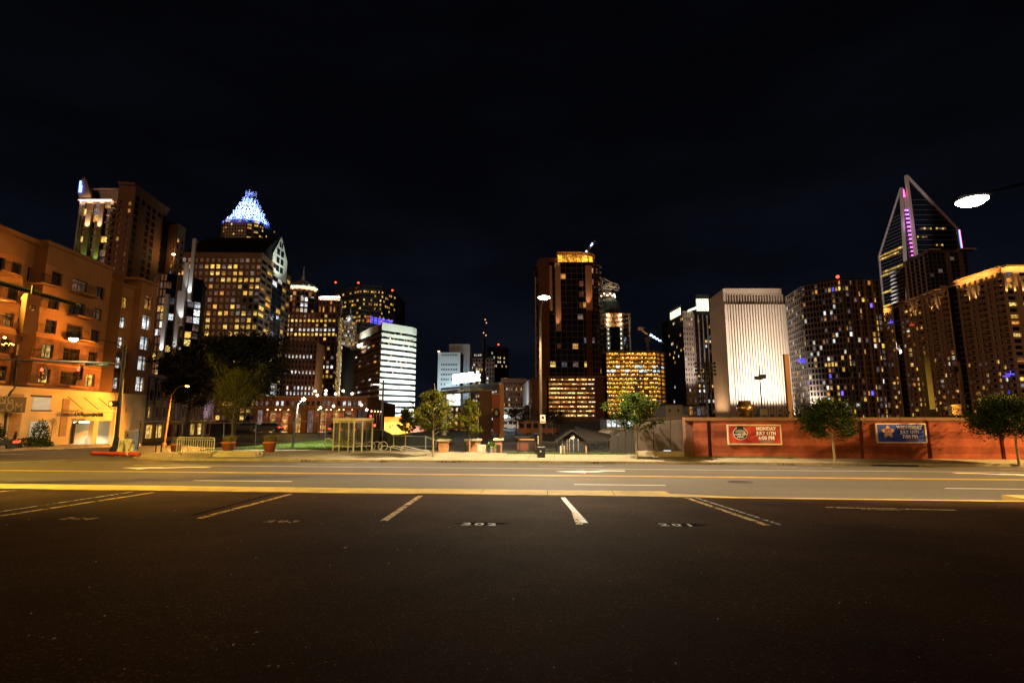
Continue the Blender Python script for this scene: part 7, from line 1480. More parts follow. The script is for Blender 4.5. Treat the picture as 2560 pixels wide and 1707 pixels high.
# ------------------------------------------------------------------ corner clutter
g = G(330, 1137); t = thing('plastic_barrier', 'dirty white ribbed plastic road barrier beside the mast pole', 'barrier', g); m, nt, bb = newmat('barrier_white'); tcn = nt.nodes.new('ShaderNodeTexCoord'); nn = nt.nodes.new('ShaderNodeTexNoise'); nn.inputs['Scale'].default_value = 3.5; nn.inputs['Detail'].default_value = 6; mpg = nt.nodes.new('ShaderNodeMapping'); mpg.inputs['Scale'].default_value = (2, 2, .5); nt.links.new(tcn.outputs['Object'], mpg.inputs[0]); nt.links.new(mpg.outputs[0], nn.inputs['Vector']); rr = nt.nodes.new('ShaderNodeValToRGB'); rr.color_ramp.elements[0].position = .36; rr.color_ramp.elements[0].color = (.10, .09, .05, 1); rr.color_ramp.elements[1].position = .5; rr.color_ramp.elements[1].color = (.72, .68, .52, 1); nt.links.new(nn.outputs[0], rr.inputs[0]); nt.links.new(rr.outputs[0], bb.inputs['Base Color']); bb.inputs['Roughness'].default_value = .6
a, b2 = P(296, 1136, g.y), P(349, 1138, g.y + .3); tz = P(320, 1097, g.y).z; l = b2.x - a.x; zb_ = g.z
body = MB(); sec = [(-.30, 0), (.30, 0), (.30, .16), (.14, .45), (.10, tz - zb_), (-.10, tz - zb_), (-.14, .45), (-.30, .16)]
xs_ = [(a.x + .02, 1.0), (b2.x, 1.0)]; k = len(sec)
for xi, (x, s_) in enumerate(xs_):
    for (y, z) in sec: body.v.append((x - (0 if xi == 0 else .36 * z), g.y + y, zb_ + z))
body.f = [tuple(range(k))[::-1], tuple(range(k, 2 * k))] + [(i, (i + 1) % k, k + (i + 1) % k, k + i) for i in range(k)]; body.build('shell', 'barrier_white', t)
for j in range(8): x = a.x + .12 + j * (l - .55) / 7; MB().slab([(x, g.y - .31, zb_ + .05), (x + .07, g.y - .31, zb_ + .05), (x + .07, g.y - .13, tz - .08), (x, g.y - .13, tz - .08)], (0, .04, 0)).build('rib', 'barrier_white', t)
MB().tube([(a.x + .95 + .16 * cos(th), g.y - .36, zb_ + .06 + .16 * sin(th)) for th in [pi * i / 10 for i in range(11)]], .045, 6).build('lifting_slot', 'signal_black', t)
t = thing('orange_net_roll', 'rolled red orange safety netting lying at the foot of the mast pole', 'netting', G(295, 1137)); mat('net_red', (.55, .06, .03), .7, .3, 18, .6, 40); r0, r1 = G(240, 1136), G(352, 1139); rg = random.Random(7); pts = [r0.lerp(r1, i / 10) + Vector((0, -.25 + rg.uniform(-.05, .05), .13 + rg.uniform(-.02, .03))) for i in range(11)]
MB().tube(pts, [.13 + rg.uniform(-.03, .04) for _ in pts], 9).build('roll', 'net_red', t, True); MB().tube([pts[8] + Vector((0, 0, -.0)), pts[8] + (pts[9] - pts[8]) * .3], .17, 9).build('tie', 'cream_paint', t)
g = P(341, 1098, 41); t = thing('signal_cabinet', 'grey traffic signal control cabinet behind the white barrier', 'cabinet', (g.x, 41, gz(g.x, 41))); a, b2 = P(319, 1080, 41), P(341, 1080, 41); z0 = gz(g.x, 41); zt = P(330, 1076, 41).z; MB().box(((a.x + b2.x) / 2, 41, (z0 + zt) / 2), (b2.x - a.x, .6, zt - z0), 0, .03).build('case', 'steel_dull', t); MB().box(((a.x + b2.x) / 2, 40.68, (z0 + zt) / 2), (b2.x - a.x - .1, .03, zt - z0 - .2)).build('door', 'steel_dull', t); MB().box(((a.x + b2.x) / 2 - .06, 40.65, zt - .35), (.1, .03, .2)).build('handle', 'signal_black', t)
p = P(321, 1030, 41.8); t = thing('roadside_sign', 'back of a small square sign on a thin post by the cabinet', 'sign', (p.x + .2, 41.8, z0)); MB().tube([(p.x + .2, 41.8, z0), (p.x + .3, 41.8, P(324, 1015, 41.8).z)], .035, 6).build('post', 'steel_dull', t); MB().box((p.x - .02, 41.76, P(318, 1025, 41.8).z), (.42, .03, .42)).build('plate', 'concrete_pole', t)

# crowd barricade
g = G(487, 1141); t = thing('crowd_barricade', 'steel crowd control barricade standing on the corner pavement', 'barricade', g); a, b2 = G(440, 1140), G(533, 1141); u = (b2 - a); L_ = u.xy.length; u = Vector((u.x / L_, u.y / L_, 0)); z0, zt = g.z + .22, P(487, 1094, g.y).z
rb = MB(); rr_ = .12; pts = [a + Vector((0, 0, z0 - a.z)), a + Vector((0, 0, zt - rr_ - a.z)), a + u * rr_ * .3 + Vector((0, 0, zt - rr_ * .3 - a.z)), a + u * rr_ + Vector((0, 0, zt - a.z)), b2 - u * rr_ + Vector((0, 0, zt - b2.z)), b2 - u * rr_ * .3 + Vector((0, 0, zt - rr_ * .3 - b2.z)), b2 + Vector((0, 0, zt - rr_ - b2.z)), b2 + Vector((0, 0, z0 - b2.z))]; rb.tube(pts, .026, 8).build('frame', 'bright_steel', t)
MB().tube([a + Vector((0, 0, z0 - a.z)), b2 + Vector((0, 0, z0 - b2.z))], .02, 8).build('bottom_rail', 'bright_steel', t); MB().tube([a + Vector((0, 0, zt - .12 - a.z)), b2 + Vector((0, 0, zt - .12 - b2.z))], .016, 8).build('upper_rail', 'bright_steel', t)
for k in range(1, 16): p = a + u * (L_ * k / 16); MB().tube([(p.x, p.y, z0), (p.x, p.y, zt - .12)], .020, 6).build('bar', 'bright_steel', t)
mat('barricade_foot', (.34, .32, .08), .6)
for e_ in (a + u * .08, b2 - u * .08):
    f = MB(); f.tube([(e_.x - .05, e_.y - .38, g.z + .02), (e_.x, e_.y - .05, z0 + .03), (e_.x, e_.y + .05, z0 + .03), (e_.x + .05, e_.y + .38, g.z + .02)], .035, 6); f.build('foot', 'barricade_foot', t)
# stacked timbers
mat('timber_pale', (.58, .50, .34), .8, .2, 3, aniso=(.4, 4, 4)); a, b2 = G(537, 1141), G(640, 1142); t = thing('timber_stack', 'stack of pale timber boards lying on the pavement right of the barricade', 'timber', a); rg = random.Random(3); u = b2 - a
for k in range(3):
    for j in range(3): c = (a + b2) / 2 + Vector((rg.uniform(-.08, .08) + .05 * k, j * .24, .06 + .115 * k)); MB().box((c.x, c.y, a.z + .055 + .112 * k), (u.length * (1 - .03 * k), .21, .10), -PHI + rg.uniform(-.01, .01), .008).build('board', 'timber_pale', t)
# planters
mat('terracotta', (.42, .13, .05), .8, .15, 3, .2, 20); rgp = random.Random(9)
def planter(px, py, w_, h, label, grass=True, seed=1):
    g = G(px, py); t = thing('terracotta_planter', label, 'planter', g, 'terracotta planters along the lawn'); r = w_ / 2
    MB().lathe(g, [(r * .70, 0), (r * .93, h * .78), (r * 1.0, h * .79), (r * 1.02, h), (r * .90, h), (r * .88, h * .86)], 20).build('pot', 'terracotta', t, True); MB().lathe(g, [(.02, h * .87), (r * .87, h * .86)], 20, False).build('soil', 'earth', t)
    b = MB(); rg = random.Random(seed)
    for k in range(420):
        an = rg.random() * 2 * pi; rr = r * .8 * sqrt(rg.random()); hh = rg.uniform(.25, .7); x, y = g.x + rr * cos(an), g.y + rr * sin(an); ld = Vector((cos(an) * .35 + .18, sin(an) * .35, 1)).normalized() * hh; w = .012; nx, ny = -sin(an) * w, cos(an) * w; z = g.z + h * .86; m_ = Vector((x, y, z)) + ld * .6; e2 = Vector((x, y, z)) + ld + Vector((.14 * hh * cos(an) + .06, .1 * sin(an), -.06)); b.quad((x - nx, y - ny, z), (x + nx, y + ny, z), (m_.x + nx, m_.y + ny, m_.z), (m_.x - nx, m_.y - ny, m_.z)); b.quad((m_.x - nx, m_.y - ny, m_.z), (m_.x + nx, m_.y + ny, m_.z), tuple(e2))
    b.build('plant', 'planter_plant', t)
    return t
m, nt, bb = newmat('planter_plant'); ge_ = nt.nodes.new('ShaderNodeNewGeometry'); r2 = nt.nodes.new('ShaderNodeValToRGB'); nt.links.new(ge_.outputs['Random Per Island'], r2.inputs[0]); r2.color_ramp.elements[0].color = (.05, .08, .02, 1); r2.color_ramp.elements[1].color = (.32, .24, .08, 1); nt.links.new(r2.outputs[0], bb.inputs['Base Color'])
planter(570, 1127, .92, .64, 'terracotta planter with grasses at the foot of the sparse tree', seed=1); planter(673, 1129, .88, .68, 'terracotta planter with dry grasses right of the timber stack', seed=2); planter(440, 1130, .85, .66, 'terracotta planter half hidden behind the left end of the barricade', seed=3)

# ------------------------------------------------------------------ bus shelter and bike racks
g = G(870, 1129); t = thing('bus_shelter', 'cream framed glass bus shelter seen from its back corner', 'bus shelter', g); zt = P(870, 1053, g.y).z; zr = zt + .02
c0, c1, c2, c3 = [G(*p) for p in ((832, 1126.5), (883, 1129.5), (929, 1127), (880, 1122))]; mats = 'cream_paint'
for k, p in enumerate((c0, c0.lerp(c1, .30), c0.lerp(c1, .74), c1, c1.lerp(c2, .45), c2, c3, c3.lerp(c2, .5), c3.lerp(c0, .5))): MB().box((p.x, p.y, (g.z + zt) / 2), (.085, .085, zt - g.z), .3).build('post', mats, t)
cc = (c0 + c1 + c2 + c3) / 4; rf = MB(); rf.slab([(cc.x + (p.x - cc.x) * 1.06, cc.y + (p.y - cc.y) * 1.06, zr) for p in (c0, c1, c2, c3)], (0, 0, .20)); rf.build('roof', 'cream_paint', t)
mg, nt, bb = newmat('clear_glass'); bb.inputs['Transmission Weight'].default_value = .9; bb.inputs['Roughness'].default_value = .05; bb.inputs['Base Color'].default_value = (.7, .75, .75, 1); bb.inputs['Alpha'].default_value = .35
for a, b2 in ((c0, c1), (c1, c2), (c3, c0)):
    d = (b2 - a); n = Vector((d.y, -d.x, 0)).normalized() * .012; MB().slab([Vector((a.x, a.y, g.z + .35)), Vector((b2.x, b2.y, g.z + .35)), Vector((b2.x, b2.y, zt - .1)), Vector((a.x, a.y, zt - .1))], n).build('glass_panel', 'clear_glass', t)
    for z in (g.z + .35, zt - .06): MB().tube([Vector((a.x, a.y, z)), Vector((b2.x, b2.y, z))], .03, 4).build('rail', mats, t)
bch = (c0 + c3) / 2; m0, m1 = c0.lerp(c3, .55).lerp(cc, .25), c1.lerp(c2, .6).lerp(cc, .25); MB().tube([Vector((m0.x, m0.y, g.z + .48)), Vector((m1.x, m1.y, g.z + .48))], .09, 6).build('bench', mats, t)
def rackrail(px0, py0, h, label):
    p = G(px0, py0); t = thing('slanted_bike_rack', label, 'bike rack', p, 'slanted bike racks'); d = 1.35; z = p.z
    MB().tube([(p.x, p.y, z), (p.x, p.y, z + h - .15), (p.x + .06, p.y, z + h - .04), (p.x + .2, p.y, z + h), (p.x + .34, p.y, z + h - .03), (p.x + d, p.y + .1, z + h * .28), (p.x + d * 1.5, p.y + .15, z + .02)], .03, 8).build('tube', 'bright_steel', t); MB().tube([(p.x + d * .93, p.y + .09, z + h * .32), (p.x + d * .93, p.y + .09, z)], .022, 6).build('leg', 'galv', t)
for i, (px, py, h) in enumerate(((812, 1123, .78), (838, 1124, .78), (870, 1124, .78))): rackrail(px, py, h, ['tall slanted steel bike rack left of the bus shelter', 'slanted steel bike rack behind the left shelter posts', 'slanted steel bike rack behind the middle of the shelter'][i])
for i, (px, py) in enumerate(((953, 1127), (976, 1127), (1003, 1128))): rackrail(px, py, .36, ['low slanted bike rack next to the ring racks', 'middle low slanted bike rack right of the ring racks', 'rightmost low slanted bike rack beside the small tree'][i])
for i, px in enumerate((926, 942, 957)):
    p = G(px, 1126.5); t = thing('ring_bike_rack', ['left', 'middle', 'right'][i] + ' steel ring bike rack beside the bus shelter', 'bike rack', p, 'ring bike racks'); r = .30; b = MB(); pts = [(p.x + r * cos(a), p.y + r * .25 * cos(a), p.z + r + .02 + r * sin(a)) for a in [2 * pi * k / 24 for k in range(25)]]; b.tube(pts, .028, 7, False); b.build('ring', 'bright_steel', t); MB().tube([(p.x, p.y, p.z), (p.x, p.y, p.z + .05)], .05, 8).build('foot', 'galv', t)
# fences with dark screens
mat('screen_navy', (.022, .030, .042), .8, .15, 2); mat('rail_grey', (.25, .27, .28), .5, .15, 3)
def screen_fence(pts, q_, label, ybot, m='screen_navy', name='screened_fence', solid=True):
    g0 = [PQ(px, ybot, q_) for px, _ in pts]; tops = [PQ(px, py, q_) for px, py in pts]; t = thing(name, label, 'fence', g0[0]); z0 = gz(g0[0].x, g0[0].y)
    for k in range(len(pts) - 1):
        a, b2 = g0[k], g0[k + 1]
        if solid: MB().slab([Vector((a.x, a.y, z0 + .04)), Vector((b2.x, b2.y, z0 + .04)), tops[k + 1], tops[k]], (0, .03, 0)).build('screen', m, t)
        else:
            wb = MB()
            for j in range(int((b2 - a).length / .3)): p_ = a.lerp(b2, j * .3 / (b2 - a).length); wb.box((p_.x, p_.y, (z0 + tops[k].z) / 2), (.012, .012, tops[k].z - z0))
            wb.build('wires', 'black_metal', t, kind='stuff')
        MB().tube([tops[k], tops[k + 1]], .035, 6).build('top_rail', 'rail_grey', t); MB().tube([Vector((a.x, a.y - .03, z0 + .25)), Vector((b2.x, b2.y - .03, z0 + .25))], .02, 5).build('low_rail', 'rail_grey', t)
    for k in range(len(pts)): MB().tube([Vector((g0[k].x, g0[k].y, z0)), tops[k] + Vector((0, 0, .06))], .04, 6).build('post', 'rail_grey', t)
screen_fence([(890, 1072), (956, 1074), (984, 1088), (1064, 1091), (1090, 1101), (1097, 1101)], 36.5, 'dark blue screened fence stepping down right of the bus shelter', 1128)
screen_fence([(735, 1054), (814, 1052)], 60, 'tall wire fence with a pale top rail behind the corner lawn', 1094, name='wire_fence', solid=False)
screen_fence([(505, 1058), (560, 1057), (640, 1056), (735, 1056)], 62, 'long dark wire fence behind the lawn and the big tree', 1094, name='wire_fence', solid=False)
t = thing('dark_railing', 'dark railing posts in front of the arcaded stone building', 'fence', P(400, 1120, 46)); z0 = gz(P(400, 1110, 44).x, 44)
for px in (346, 391, 404, 452, 505): p = P(px, 1110, 43); MB().tube([(p.x, 43, gz(p.x, 43) - .1), (p.x, 43, P(px, 1052, 43).z)], .035, 6).build('post', 'black_metal', t)
a, b2 = P(340, 1052, 43), P(510, 1052, 43); MB().tube([a, b2], .03, 6).build('top_rail', 'black_metal', t)

# ------------------------------------------------------------------ things above the brick wall
def post_thing(name, label, cat, x0, x1, ytop, Yk, m, grp=None):
    a, b2 = P(x0, 1035, Yk), P(x1, 1035, Yk); c = (a.x + b2.x) / 2; zt = P((x0 + x1) / 2, ytop, Yk).z; t = thing(name, label, cat, (c, Yk, -1.4)); MB().box((c, Yk, (zt - 1.4) / 2), (b2.x - a.x, (b2.x - a.x) * .8, zt + 1.4), 0, .03).build('post', m, t); MB().box((c, Yk, zt + .04), ((b2.x - a.x) * 1.12, (b2.x - a.x) * .95, .08)).build('cap', m, t); return t
post_thing('net_post', 'rusty brown netting post right of the white tower', 'post', 1970, 1981, 888, 44, 'rust_brown'); t = post_thing('net_post', 'tall yellow green netting post rising behind the blue banner', 'post', 2322, 2336, 888, 44, 'pole_green'); post_thing('net_post', 'thin dark netting post between the green post and the right edge', 'post', 2411, 2415, 905, 46, 'rust_brown')
t = thing('stadium_light_rack', 'dark rack of stadium floodlights on a tall pole in front of the skyline', 'floodlight', (*XY(1770, 1040, 62), -1.4)); p = P(1770, 1040, 62); c = P(1763, 922, 62); MB().tube([(p.x, 62, -1.4), (c.x, 62, c.z + .8)], [.16, .1], 8).build('pole', 'black_metal', t)
for r in range(4):
    z = P(1763, 907 + 9 * r, 62).z; x0, x1 = P(1736, 920, 62).x, P(1790, 920, 62).x; MB().box(((x0 + x1) / 2, 62, z), (x1 - x0, .08, .07)).build('cross_bar', 'black_metal', t)
    for k in range(7): x = x0 + (x1 - x0) * (k + .3 + .1 * (r % 2)) / 7; MB().lathe((x, 61.8, z - .22), [(.05, 0), (.16, .06), (.17, .2), (.08, .3)], 8).build('floodlight', 'black_metal', t)
t = thing('twin_box_floodlight', 'dark twin box floodlight on a pole in front of the white tower', 'floodlight', (*XY(1906, 1040, 60), -1.4)); p = P(1906, 1035, 60); c = P(1900, 941, 60); MB().tube([(p.x, 60, -1.4), (P(1897, 913, 60).x, 60, P(1897, 913, 60).z)], [.13, .06], 8).build('pole', 'black_metal', t)
for x0, x1, y0, y1 in ((1889, 1904, 940, 949), (1899, 1913, 936, 946)): a, b2 = P(x0, y1, 59.8), P(x1, y0, 59.8); MB().box(((a.x + b2.x) / 2, 59.8, (a.z + b2.z) / 2), (b2.x - a.x, .5, b2.z - a.z), .1, .04).build('lamp_box', 'black_metal', t)
p = P(1906, 1028, 60); MB().box((p.x, 60, P(1906, 1030, 60).z), (.9, .6, .7)).build('junction_box', 'dark_bronze', t)
t = thing('roof_exhaust_fan', 'shiny round exhaust fan housing above the brick wall', 'vent', (*XY(1863, 1036, 40), -1.3)); p = P(1863, 1036, 40); k_ = 40 / FPX; mat('fan_bronze', (.42, .24, .10), .25, .2, 5, metal=.8)
MB().lathe((p.x, 40, p.z), [(9 * k_, -.2), (9 * k_, 6 * k_), (17 * k_, 9 * k_), (19 * k_, 12 * k_), (19 * k_, 24 * k_), (15 * k_, 25 * k_), (14 * k_, 33 * k_), (12 * k_, 34 * k_)], 20).build('housing', 'fan_bronze', t, True); MB().lathe((p.x, 40, p.z), [(19.6 * k_, 22 * k_), (19.6 * k_, 24.5 * k_)], 20).build('rim', 'dark_bronze', t); MB().tube([(p.x, 40, -1.4), (p.x, 40, p.z)], .25, 8).build('duct', 'dark_bronze', t); light('fan_lamp', 'POINT', (p.x + .3, 38.6, p.z + .2), 14, SOD, t)
for i, (px, py, Yk, lb) in enumerate(((2112, 935, 70, 'small dark floodlight box in front of the grid condominium'), (2400, 922, 70, 'small dark floodlight box in front of the beige condominium'))):
    p = P(px, py, Yk); t = thing('box_floodlight', lb, 'floodlight', (p.x, Yk, -1.4)); MB().tube([(p.x + .3, Yk + .1, -1.4), (p.x + .3, Yk + .1, p.z)], .06, 6).build('pole', 'black_metal', t); MB().box(p, (1.6, .4, .6), .05, .05).build('lamp_box', 'black_metal', t); MB().box((p.x - .6, p.y - .1, p.z - .25), (.7, .4, .35), .1, .03).build('lamp_box', 'black_metal', t)
t = thing('copper_canister', 'small striped copper canister glowing above the wall near the green post', 'vent', (*XY(2388, 1030, 42), -1.3)); p = P(2388, 1031, 42); MB().lathe((p.x, 42, p.z - .2), [(.42, 0), (.42, .45), (.5, .5), (.5, .55), (.44, .6), (.44, .85)], 14).build('drum', 'fan_bronze', t); MB().tube([(p.x, 42, -1.4), (p.x, 42, p.z)], .1, 6).build('stem', 'dark_bronze', t); light('canister_lamp', 'POINT', (p.x + .2, 40.8, p.z + .3), 16, SOD, t)
c0_ = P(1990, 922, 75); c1_ = P(2600, 916, 60); mid = (c0_ + c1_) / 2 - Vector((0, 0, 1.2)); ob = MB().tube([c0_, c0_.lerp(mid, .5) - Vector((0, 0, .25)), mid, mid.lerp(c1_, .5) - Vector((0, 0, .25)), c1_], .03, 5).build('overhead_cable', 'black_metal'); tag(ob, 'thin dark cable sagging across the front of the condominiums', 'cable')

# ------------------------------------------------------------------ trees
def leafmat(name, a, b):
    m, nt, bb = newmat(name); ge = nt.nodes.new('ShaderNodeNewGeometry'); r = nt.nodes.new('ShaderNodeValToRGB'); nt.links.new(ge.outputs['Random Per Island'], r.inputs[0]); r.color_ramp.elements[0].color = (*a, 1); r.color_ramp.elements[1].color = (*b, 1); nt.links.new(r.outputs[0], bb.inputs['Base Color']); bb.inputs['Roughness'].default_value = .8; bb.inputs['Specular IOR Level'].default_value = .08
    bb.inputs['Transmission Weight'].default_value = 0.0; bb.inputs['Subsurface Weight'].default_value = 0.0
leafmat('leaf_green', (.008, .022, .003), (.050, .070, .008)); leafmat('leaf_autumn', (.014, .026, .002), (.085, .075, .004)); leafmat('leaf_dark', (.008, .010, .006), (.022, .022, .012)); leafmat('leaf_rust', (.14, .07, .02), (.35, .18, .05))
mat('bark', (.28, .22, .13), .9, .3, 6, .5, 30, aniso=(1, 1, .2)); mat('bark_mid', (.085, .062, .034), .9, .3, 5); mat('bark_dark', (.03, .022, .015), .9, .3, 4)
def tree(name, label, base, H, trunk_h, rad, seed, leaf='leaf_green', bark='bark', nl=4200, ls=.085, tr=.06, lean=(0, 0), up=.55, fill=1.0, low=.25, grp='young street trees'):
    rg = random.Random(seed); base = Vector(base); t = thing(name, label, 'tree', base, grp); top = base + Vector((lean[0], lean[1], H)); wood = MB(); fork = base + Vector((lean[0] * .3, lean[1] * .3, trunk_h))
    n = 7; pts = []
    for i in range(n + 1): f = i / n; p = base.lerp(top, f * .93); pts.append(p + Vector((rg.gauss(0, .012 * H * f), rg.gauss(0, .012 * H * f), 0)))
    wood.tube(pts, [tr * (1 - .88 * i / n) + .004 for i in range(n + 1)], 8); tips = []
    def env(f): return min(1, (f + .22) / .38) * max(0, 1 - f) ** .55 + .10     # crown radius profile, widest low down
    nb = 26
    for i in range(nb):
        f = (i + .5) / nb; h0 = trunk_h * .92 + (H * .90 - trunk_h) * f * .86; o = base.lerp(top, h0 / H); an = i * 2.4 + rg.uniform(-.5, .5); r = rad * max(.18, env(f)) * rg.uniform(.52, 1.22); d = Vector((cos(an), sin(an), up * rg.uniform(.6, 1.4)))
        e_ = o + Vector((d.x * r, d.y * r, d.z * r)); m_ = o.lerp(e_, .5) + Vector((rg.gauss(0, .05 * r), rg.gauss(0, .05 * r), -.04 * r)); wood.tube([o, m_, e_], [tr * .34 * (1 - f * .5), tr * .2, tr * .06], 5, False); tips += [(e_, r), (m_.lerp(e_, .4), r), (o.lerp(m_, .8), r)]
        for j in range(3):
            s0 = o.lerp(e_, rg.uniform(.35, .85)); a2 = an + rg.uniform(-1.1, 1.1); s1 = s0 + Vector((cos(a2), sin(a2), up * rg.uniform(.4, 1.5))) * r * rg.uniform(.25, .5); wood.tube([s0, s1], [tr * .12, tr * .04], 4, False); tips.append((s1, r)); tips.append((s0.lerp(s1, .5), r))
    wood.build('trunk', bark, t); lv = MB(); per = max(1, int(nl / len(tips)))
    for c, r in tips:
        if rg.random() > fill: continue
        k = int(per * rg.uniform(.4, 1.7)); sp_ = rad * rg.uniform(.05, .15)
        for _ in range(k):
            p = c + Vector((rg.gauss(0, sp_), rg.gauss(0, sp_), rg.gauss(0, sp_ * .8))); s_ = ls * rg.uniform(.6, 1.3); a_ = Vector((rg.gauss(0, 1), rg.gauss(0, 1), rg.gauss(0, .7))).normalized(); b_2 = a_.orthogonal().normalized(); b_2 = (b_2 + a_.cross(b_2) * rg.uniform(-1, 1)).normalized(); q0 = p - a_ * s_ * .5; q1 = p + a_ * s_ * .5; k0 = len(lv.v)
            lv.v += [tuple(q0), tuple(p + b_2 * s_ * .32), tuple(q1), tuple(p - b_2 * s_ * .32)]; lv.f.append((k0, k0 + 1, k0 + 2, k0 + 3))
    lv.build('crown', leaf, t); return t
def tfrom(px, pyb, pyt): g = G(px, pyb); return g, P(px, pyt, g.y).z - g.z
g, H = tfrom(1082, 1142, 945); tree('young_tree', 'leafy young tree on the pavement left of the ballpark sign', g, H, 1.35, 1.20, 11, 'leaf_autumn', nl=8500, fill=.82, ls=.11, low=.30)
g, H = tfrom(1592, 1148, 968); tree('young_tree', 'young green tree on the pavement before the taupe wall', g, H, 1.55, 1.45, 12, 'leaf_green', nl=11000, fill=.80, up=.75, ls=.12, low=.30)
g, H = tfrom(2087, 1158, 985); tree('young_tree', 'young green tree casting its shadow between the two banners', g, H, 1.35, 1.75, 13, 'leaf_green', nl=14000, fill=.84, ls=.12, low=.30)
g, H = tfrom(2548, 1164, 980); tree('young_tree', 'young green tree cut off by the right edge of the view', g, H, 1.4, 2.1, 14, 'leaf_green', nl=18000, ls=.13, low=.30)
g, H = tfrom(1013, 1127, 1000); tree('young_tree', 'slim young tree standing at the low bike racks', g, H, 1.25, .62, 15, 'leaf_autumn', nl=4500, ls=.1, tr=.04, low=.3)
g, H = tfrom(1174, 1131, 972); tree('young_tree', 'slim young tree in front of the tall dark banner', g, H, 1.1, .85, 16, 'leaf_autumn', nl=6500, ls=.1, tr=.045, low=.3)
g, H = tfrom(577, 1127, 905); tree('young_tree', 'sparse upright tree with thin autumn leaves beside the lawn', g, H, 1.5, 2.1, 17, 'leaf_autumn', 'bark_mid', nl=13000, up=1.5, fill=.8, low=.2, ls=.075)
g = P(585, 1060, 62); z0 = gz(g.x, 62); tree('large_dark_tree', 'large dark tree crown behind the sparse tree on the left', (g.x, 62, z0), P(585, 800, 62).z - z0, 5.0, 6.6, 18, 'leaf_dark', 'bark_dark', 30000, .30, .32, up=.5, low=.34, grp=None)
g = P(470, 1060, 66); z0 = gz(g.x, 66); tree('large_dark_tree', 'dark tree crown left of the large tree, above the arcaded building', (g.x, 66, z0), P(470, 845, 66).z - z0, 5.0, 4.4, 19, 'leaf_dark', 'bark_dark', 16000, .28, .22, up=.5, low=.34, grp=None)
g = P(1290, 1090, 52); tree('plaza_tree', 'dark tree in front of the pale stadium building', (g.x, 52, -1.35), P(1290, 1010, 52).z + 1.35, 1.6, 1.7, 20, 'leaf_dark', 'bark_dark', 3000, .12, .08, low=.3, grp=None)
g = P(1385, 1090, 50); tree('plaza_tree', 'dark tree in front of the garage beside the tall street lamp', (g.x, 50, -1.35), P(1385, 1020, 50).z + 1.35, 1.4, 2.0, 21, 'leaf_dark', 'bark_dark', 3600, .12, .09, low=.34, grp=None)
g = P(752, 1080, 112); tree('deck_tree', 'bare tree lit orange in front of the brick parking deck', (g.x, 112, -1.5), P(752, 1008, 112).z + 1.5, 2.0, 4.2, 22, 'leaf_rust', 'bark', 1800, .18, .12, fill=.6, low=.3, grp=None); light('deck_tree_lamp', 'POINT', P(735, 1030, 118), 2600, (1, .55, .08))
fg = fpt(134, 1.0); tree('young_tree', 'bare young tree in front of the louvre panel on the left', (fg.x, fg.y, csz(fg.x, fg.y) + .15), 3.1, 1.2, .62, 23, 'leaf_rust', 'bark', 420, .09, .035, fill=.6, up=1.1, low=.25)
def shrub(label, c, rx, ry, rz_, n, seed, leaf='leaf_green', ls=.12, name='shrub'):
    rg = random.Random(seed); t = thing(name, label, 'shrub', c); lv = MB()
    for _ in range(n):
        a, b2 = rg.random() * 2 * pi, rg.random(); rr = rg.uniform(.7, 1.05); x, y, z = rr * cos(a) * sqrt(1 - b2 * b2) * rx, rr * sin(a) * sqrt(1 - b2 * b2) * ry, rr * b2 * rz_; x *= 1 + .15 * sin(a * 3 + seed); p = Vector(c) + Vector((x, y, max(.05, z))); a_ = Vector((rg.gauss(0, 1), rg.gauss(0, 1), rg.gauss(0, .7))).normalized() * ls * .5; b_ = a_.orthogonal() * .7; lv.quad(p - a_, p + b_, p + a_, p - b_)
    lv.build('foliage', leaf, t); MB().tube([Vector(c) - Vector((0, 0, .1)), Vector(c) + Vector((0, 0, rz_ * .6))], .05, 6).build('stem', 'bark_dark', t)
def fsh(px, off): p = fpt(px, off); return (p.x, p.y, csz(p.x, p.y) + .15)
shrub('low clipped hedge in front of the lit blinds window', fsh(86, 1.3), 1.0, 2.3, .95, 1500, 1); shrub('small round bush behind the parked car', fsh(36, 1.3), .8, .9, .75, 700, 2); shrub('tall dark bush against the lower blinds window', fsh(106, .75), .7, .95, 2.6, 1400, 3); shrub('dark bush at the left edge below the sign board', fsh(2, .7), .6, .7, 2.2, 900, 4)

